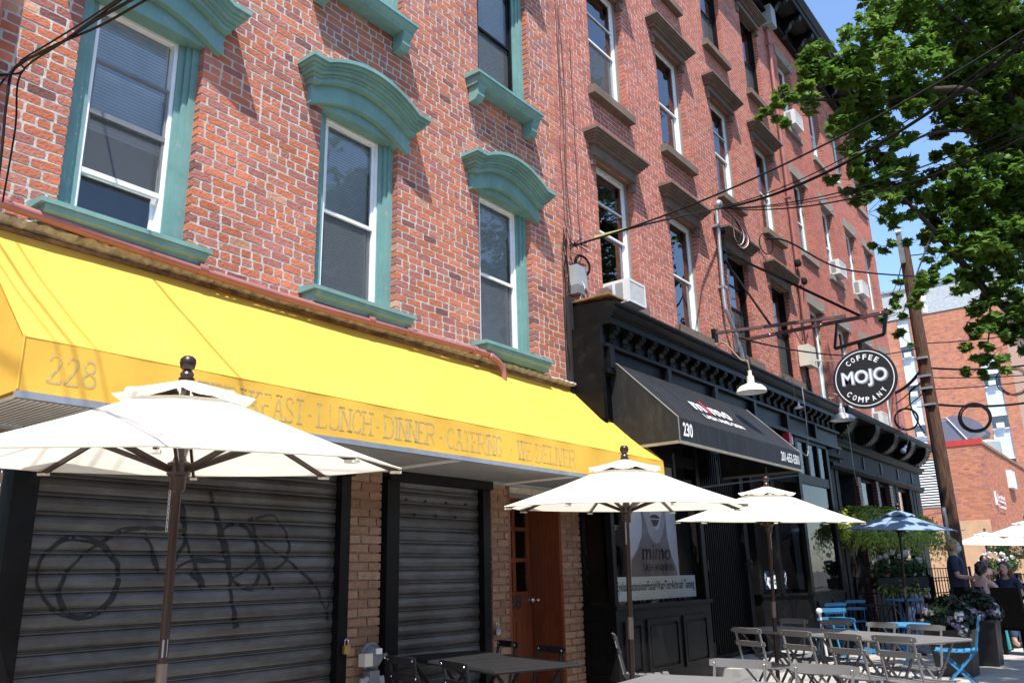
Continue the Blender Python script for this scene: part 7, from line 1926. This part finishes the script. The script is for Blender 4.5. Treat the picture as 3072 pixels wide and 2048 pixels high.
def head(T, c, skin, hair, hairshape, mask=False, yaw=0.0, s=1.0):
    """faces +Y local"""
    H = thing('head_pivot', None, None, c, yaw, parent=T)
    H.name = 'face'
    mb = MB(); mb.sphere((0, 0.005, 0), 0.1*s, 20, 16, (0.78, 0.95, 1.15)); mb.sphere((0, 0.03*s, -0.055*s), 0.07*s, 14, 10, (0.8, 0.9, 0.85)); mb.build('skull', skin, H, smooth=True)
    mb = MB(); mb.add([(0, 0.098*s, 0.02*s), (-0.014*s, 0.09*s, -0.02*s), (0.014*s, 0.09*s, -0.02*s), (0, 0.122*s, -0.016*s)], [(0, 1, 3), (0, 3, 2), (1, 2, 3)]); mb.build('nose', skin, H)
    mb = MB()
    for k in (-1, 1): mb.sphere((k*0.03*s, 0.09*s, 0.015*s), 0.011*s, 8, 6, (1.3, 0.6, 0.7)); 
    mb.build('eyes', M['darkhair'], H)
    mb = MB(); mb.sphere((0, 0.092*s, -0.05*s), 0.02*s, 10, 6, (1.2, 0.5, 0.4)); mb.build('mouth', M['textred'], H)
    mb = MB()
    for k in (-1, 1): mb.sphere((k*0.078*s, 0, -0.005*s), 0.022*s, 8, 6, (0.4, 0.8, 1.2))
    mb.build('ears', skin, H)
    mb = MB(); mb.sphere((0, -0.015*s, 0.02*s), 0.108*s, 20, 14, (0.84, 0.95, 1.08))
    # hair cap only: cut the face side away
    keep = []
    for f in mb.f:
        cc = sum((Vector(mb.v[i]) for i in f), Vector())/len(f)
        if cc.y < 0.035*s+max(0, (cc.z-0.03*s))*1.1: keep.append(f)
    mb.f = keep; mb.build('hair', hair, H, smooth=True)
    for (p, r, sc) in hairshape:
        MB().sphere(p, r, 14, 12, sc).build('hair', hair, H, smooth=True)
    if mask:
        mb = MB(); mb.sphere((0, 0.045*s, -0.04*s), 0.078*s, 16, 12, (0.92, 0.86, 0.72)); mb.f = [f for f in mb.f if all(mb.v[i][1] > 0.035*s for i in f)]
        mb.build('face_mask', M['mask'], H, smooth=True)
        MB().tube([(-0.07, 0.04, -0.03), (-0.08, 0.0, -0.01)], 0.002, 4).build('mask_loop', M['mask'], H)
        MB().tube([(0.07, 0.04, -0.03), (0.08, 0.0, -0.01)], 0.002, 4).build('mask_loop', M['mask'], H)
    return H
def hand(T, w, d, m, side=1):
    """five bent fingers from the wrist w pointing along d"""
    w = Vector(w); d = Vector(d).normalized(); up = Vector((0, 0, 1)); s = d.cross(up).normalized(); u = s.cross(d)
    V = [(*w, 0.022), (*(w+d*0.04), 0.028), (*(w+d*0.075), 0.026)]; E = [(0, 1), (1, 2)]
    for k in range(4):
        o = s*(k-1.5)*0.018; l = (0.062, 0.075, 0.07, 0.055)[k]; i = len(V)
        V += [(*(w+d*0.08+o), 0.009), (*(w+d*(0.08+l*0.55)+o-u*0.008), 0.008), (*(w+d*(0.08+l*0.85)+o-u*0.03), 0.007)]; E += [(2, i), (i, i+1), (i+1, i+2)]
    i = len(V); V += [(*(w+d*0.035+s*side*0.03+u*0.005), 0.011), (*(w+d*0.07+s*side*0.045), 0.009)]; E += [(1, i), (i, i+1)]
    skinmesh('hand', V, E, m, T, 1)
def waitress():
    ang = radians(-174)
    T = thing('person', 'standing waitress in navy shirt and blue face mask holding a pad', 'person', (16.55, 3.02, 0), ang)
    # local: +Y forward. total 1.76
    V = [(0, 0, 0.98, 0.1), (0, 0.0, 1.15, 0.115), (0, 0.01, 1.35, 0.145), (0, 0, 1.46, 0.1), (0, 0.01, 1.53, 0.05), (0, 0.02, 1.62, 0.06),
         (-0.19, 0, 1.43, 0.058), (-0.23, 0.02, 1.18, 0.045), (-0.16, 0.24, 1.12, 0.034), (-0.13, 0.34, 1.17, 0.026),
         (0.19, 0, 1.43, 0.058), (0.23, 0.03, 1.17, 0.045), (0.15, 0.25, 1.13, 0.034), (0.09, 0.37, 1.19, 0.026),
         (-0.08, 0, 0.9, 0.07), (-0.1, 0.02, 0.48, 0.055), (-0.1, -0.02, 0.09, 0.04), (-0.1, 0.12, 0.04, 0.035),
         (0.08, 0, 0.9, 0.07), (0.1, -0.02, 0.48, 0.055), (0.1, -0.06, 0.09, 0.04), (0.1, 0.08, 0.04, 0.035)]
    E = [(0, 1), (1, 2), (2, 3), (3, 4), (4, 5), (3, 6), (6, 7), (7, 8), (8, 9), (3, 10), (10, 11), (11, 12), (12, 13), (0, 14), (14, 15), (15, 16), (16, 17), (0, 18), (18, 19), (19, 20), (20, 21)]
    skinmesh('body', V, E, M['skin'], T)
    S = [(0, 0, 0.78, 0.16), (0, 0, 1.12, 0.145), (0, 0.01, 1.33, 0.165), (0, 0, 1.455, 0.11), (-0.2, 0, 1.43, 0.078), (-0.24, 0.02, 1.24, 0.066), (0.2, 0, 1.43, 0.078), (0.24, 0.02, 1.23, 0.066)]
    skinmesh('shirt', S, [(0, 1), (1, 2), (2, 3), (3, 4), (4, 5), (3, 6), (6, 7)], M['navy'], T)
    P = [(0, 0, 0.97, 0.165), (-0.09, 0, 0.86, 0.1), (-0.1, 0.02, 0.48, 0.075), (-0.1, -0.02, 0.1, 0.06), (0.09, 0, 0.86, 0.1), (0.1, -0.02, 0.48, 0.075), (0.1, -0.06, 0.1, 0.06)]
    skinmesh('trousers', P, [(0, 1), (1, 2), (2, 3), (0, 4), (4, 5), (5, 6)], M['navy'], T)
    head(T, (0, 0.03, 1.67), M['skin'], M['blonde'], [((0, -0.09, -0.02), 0.055, (0.9, 0.9, 1.2)), ((0, -0.06, 0.05), 0.08, (0.95, 0.9, 0.8))], True, 0.1)
    hand(T, (-0.13, 0.34, 1.17), (0.15, 1, 0.25), M['skin'], 1); hand(T, (0.09, 0.37, 1.19), (-0.2, 1, 0.1), M['skin'], -1)
    N = thing('order_pad', 'small white order pad held in the hands of the standing waitress', 'pad', tuple(T.location), ang)
    MB().obox((-0.06, 0.46, 1.235), (0.1, 0.15, 0.012), Matrix.Rotation(0.35, 3, 'X')).build('pad', M['textwhite'], N)
waitress()
def seated(label, x, y, ang, skin, hair, hairs, top, topname, legs, seat=0.46, lean=0.0, arms=None, headyaw=0.0):
    T = thing('person', label, 'person', (x, y, 0), ang)
    b = seat+0.1
    V = [(0, 0, b, 0.14), (0, 0.0, b+0.18, 0.12), (0, 0.02+lean, b+0.4, 0.14), (0, 0.02+lean, b+0.5, 0.09), (0, 0.03+lean, b+0.57, 0.047), (0, 0.05+lean, b+0.65, 0.055),
         (-0.17, 0.02+lean, b+0.47, 0.052), (-0.25, 0.1+lean, b+0.24, 0.042), (-0.2, 0.32+lean, b+0.26, 0.03), (-0.14, 0.4+lean, b+0.29, 0.024),
         (0.17, 0.02+lean, b+0.47, 0.052), (0.27, 0.1+lean, b+0.24, 0.042), (0.24, 0.32+lean, b+0.28, 0.03), (0.16, 0.42+lean, b+0.3, 0.024),
         (-0.1, 0.1, b-0.03, 0.09), (-0.12, 0.42, b-0.02, 0.07), (-0.12, 0.42, 0.1, 0.045), (-0.12, 0.53, 0.04, 0.035),
         (0.1, 0.1, b-0.03, 0.09), (0.12, 0.42, b-0.02, 0.07), (0.12, 0.4, 0.1, 0.045), (0.12, 0.51, 0.04, 0.035)]
    E = [(0, 1), (1, 2), (2, 3), (3, 4), (4, 5), (3, 6), (6, 7), (7, 8), (8, 9), (3, 10), (10, 11), (11, 12), (12, 13), (0, 14), (14, 15), (15, 16), (16, 17), (0, 18), (18, 19), (19, 20), (20, 21)]
    skinmesh('body', V, E, skin, T)
    if topname == 'dress':
        skinmesh(topname, [(0, 0, b-0.02, 0.165), (0, 0, b+0.18, 0.15), (0, 0.02+lean, b+0.385, 0.172)], [(0, 1), (1, 2)], top, T)
    else:
        skinmesh(topname, [(0, 0, b-0.02, 0.155), (0, 0, b+0.18, 0.135), (0, 0.02+lean, b+0.38, 0.155), (0, 0.02+lean, b+0.49, 0.105), (-0.18, 0.02+lean, b+0.47, 0.07), (-0.24, 0.08+lean, b+0.33, 0.06), (0.18, 0.02+lean, b+0.47, 0.07), (0.25, 0.08+lean, b+0.33, 0.06)],
                 [(0, 1), (1, 2), (2, 3), (3, 4), (4, 5), (3, 6), (6, 7)], top, T)
    skinmesh('trousers', [(0, 0.02, b-0.04, 0.15), (-0.1, 0.1, b-0.03, 0.105), (-0.12, 0.43, b-0.02, 0.085), (-0.12, 0.43, 0.14, 0.065), (0.1, 0.1, b-0.03, 0.105), (0.12, 0.43, b-0.02, 0.085), (0.12, 0.41, 0.14, 0.065)],
             [(0, 1), (1, 2), (2, 3), (0, 4), (4, 5), (5, 6)], legs, T)
    head(T, (0, 0.06+lean, b+0.72), skin, hair, hairs, False, headyaw)
    hand(T, (-0.14, 0.4+lean, b+0.29), (0.2, 1, 0), skin, 1); hand(T, (0.16, 0.42+lean, b+0.3), (-0.2, 1, 0), skin, -1)
    return T
seated('dark haired woman with bare shoulders seen from behind at the white table', 16.25, 2.6, radians(-115), M['skin'], M['darkhair'], [((0, -0.09, -0.02), 0.07, (1.0, 0.9, 1.2)), ((0, -0.1, 0.05), 0.055, (1, 1, 1))], M['darkhair'], 'dress', M['jeans'])
seated('auburn haired woman at the right edge facing the camera across the table', 18.2, 2.45, radians(70), M['skin'], M['redhair'], [((-0.07, -0.03, -0.1), 0.06, (0.7, 0.9, 2.0)), ((0.07, -0.03, -0.1), 0.06, (0.7, 0.9, 2.0)), ((0, -0.07, -0.08), 0.08, (1, 0.7, 1.8))], M['navy'], 'blouse', M['jeans'], lean=0.05)
seated('distant seated man with dark skin beyond the railing', 22.2, 3.45, radians(120), M['skind'], M['darkhair'], [], M['skind'], 'shirt', M['navy'], seat=0.62)
seated('person in white shirt seated behind the railing under the flower box', 18.6, 4.2, radians(100), M['skin'], M['darkhair'], [], M['linen'], 'shirt', M['linen'], seat=0.42)
for lab, x, y, rz in (('black wicker chair under the distant seated man', 22.2, 3.45, radians(120)), ('black wicker chair behind the railing under the flower box', 18.6, 4.2, radians(100))):
    wicker_chair(lab, x, y, rz)
F = thing('small_flag', 'small striped flag in the flowers near the far umbrella', 'flag', (24.5, 3.75, 0))
MB().tube([(0, 0, 0), (0, 0, 1.7)], 0.01, 6).build('stick', M['steel'], F)
for i in range(6): MB().add([(0, -0.03*i, 1.68-i*0.05), (0.02, -0.1-0.03*i, 1.62-i*0.05), (0.02, -0.12-0.03*i, 1.5-i*0.05), (0, -0.03*i, 1.63-i*0.05)], [(0, 1, 2, 3)]).build('stripe', M['textred'] if i % 2 else M['textwhite'], F)

# ---------------------------------------------------------------- unseen street beyond the camera, added for the reflections in the glass
def opposite():
    B = thing('opposite_building', 'plain brick building across the street, seen only in window reflections', 'building')
    op = [(x, x+1, z, z+1.8) for x in range(-40, 74, 3) for z in (1.2, 4.4)]
    mb = MB(); wall_body(mb, -45, 75, -0.1, 7.6, op, -17.3, -17.0); mb.build('wall', mat('opposite_brick', (0.42, 0.3, 0.24), 0.9, var=0.2, vscale=2), B)  # unseen row, kept low and pale to let more light reach the blinds
    MB().box(-45, 75, -17.6, -17.4, 0, 7.5).build('room_backing', M['dark'], B)
    MB().box(-45, 75, -28, -17.3, 7.6, 7.8).build('roof', M['boxgrey'], B)

def street_ends():
    B = thing('added_neighbour_building', 'unseen plain building left of the yellow awning, added to darken glass reflections', 'building')
    MB().box(-45, -0.62, 5.1, 12, -0.1, 10.5).build('wall', mat('neighbour_brick', (0.28, 0.12, 0.08), 0.9, var=0.2, vscale=2), B)  # unseen wall added so the shop glass mirrors no bright sky
    mb = MB(); mb2 = MB()
    for i in range(14):
        for z in (1.0, 4.2, 7.3): mb.box(-44+i*3.1, -43+i*3.1, 5.06, 5.09, z, z+1.8)
    mb.build('windows', M['dark'], B)['kind'] = 'stuff'
    E = thing('added_street_end_building', 'unseen brown building behind the camera, added to darken glass reflections', 'building')
    MB().box(-60, -50, -40, 5, -0.1, 14).build('wall', mat('neighbour_brick', (0.28, 0.12, 0.08), 0.9), E)  # unseen block added to hide the low sky from the shop glass
opposite(); street_ends()
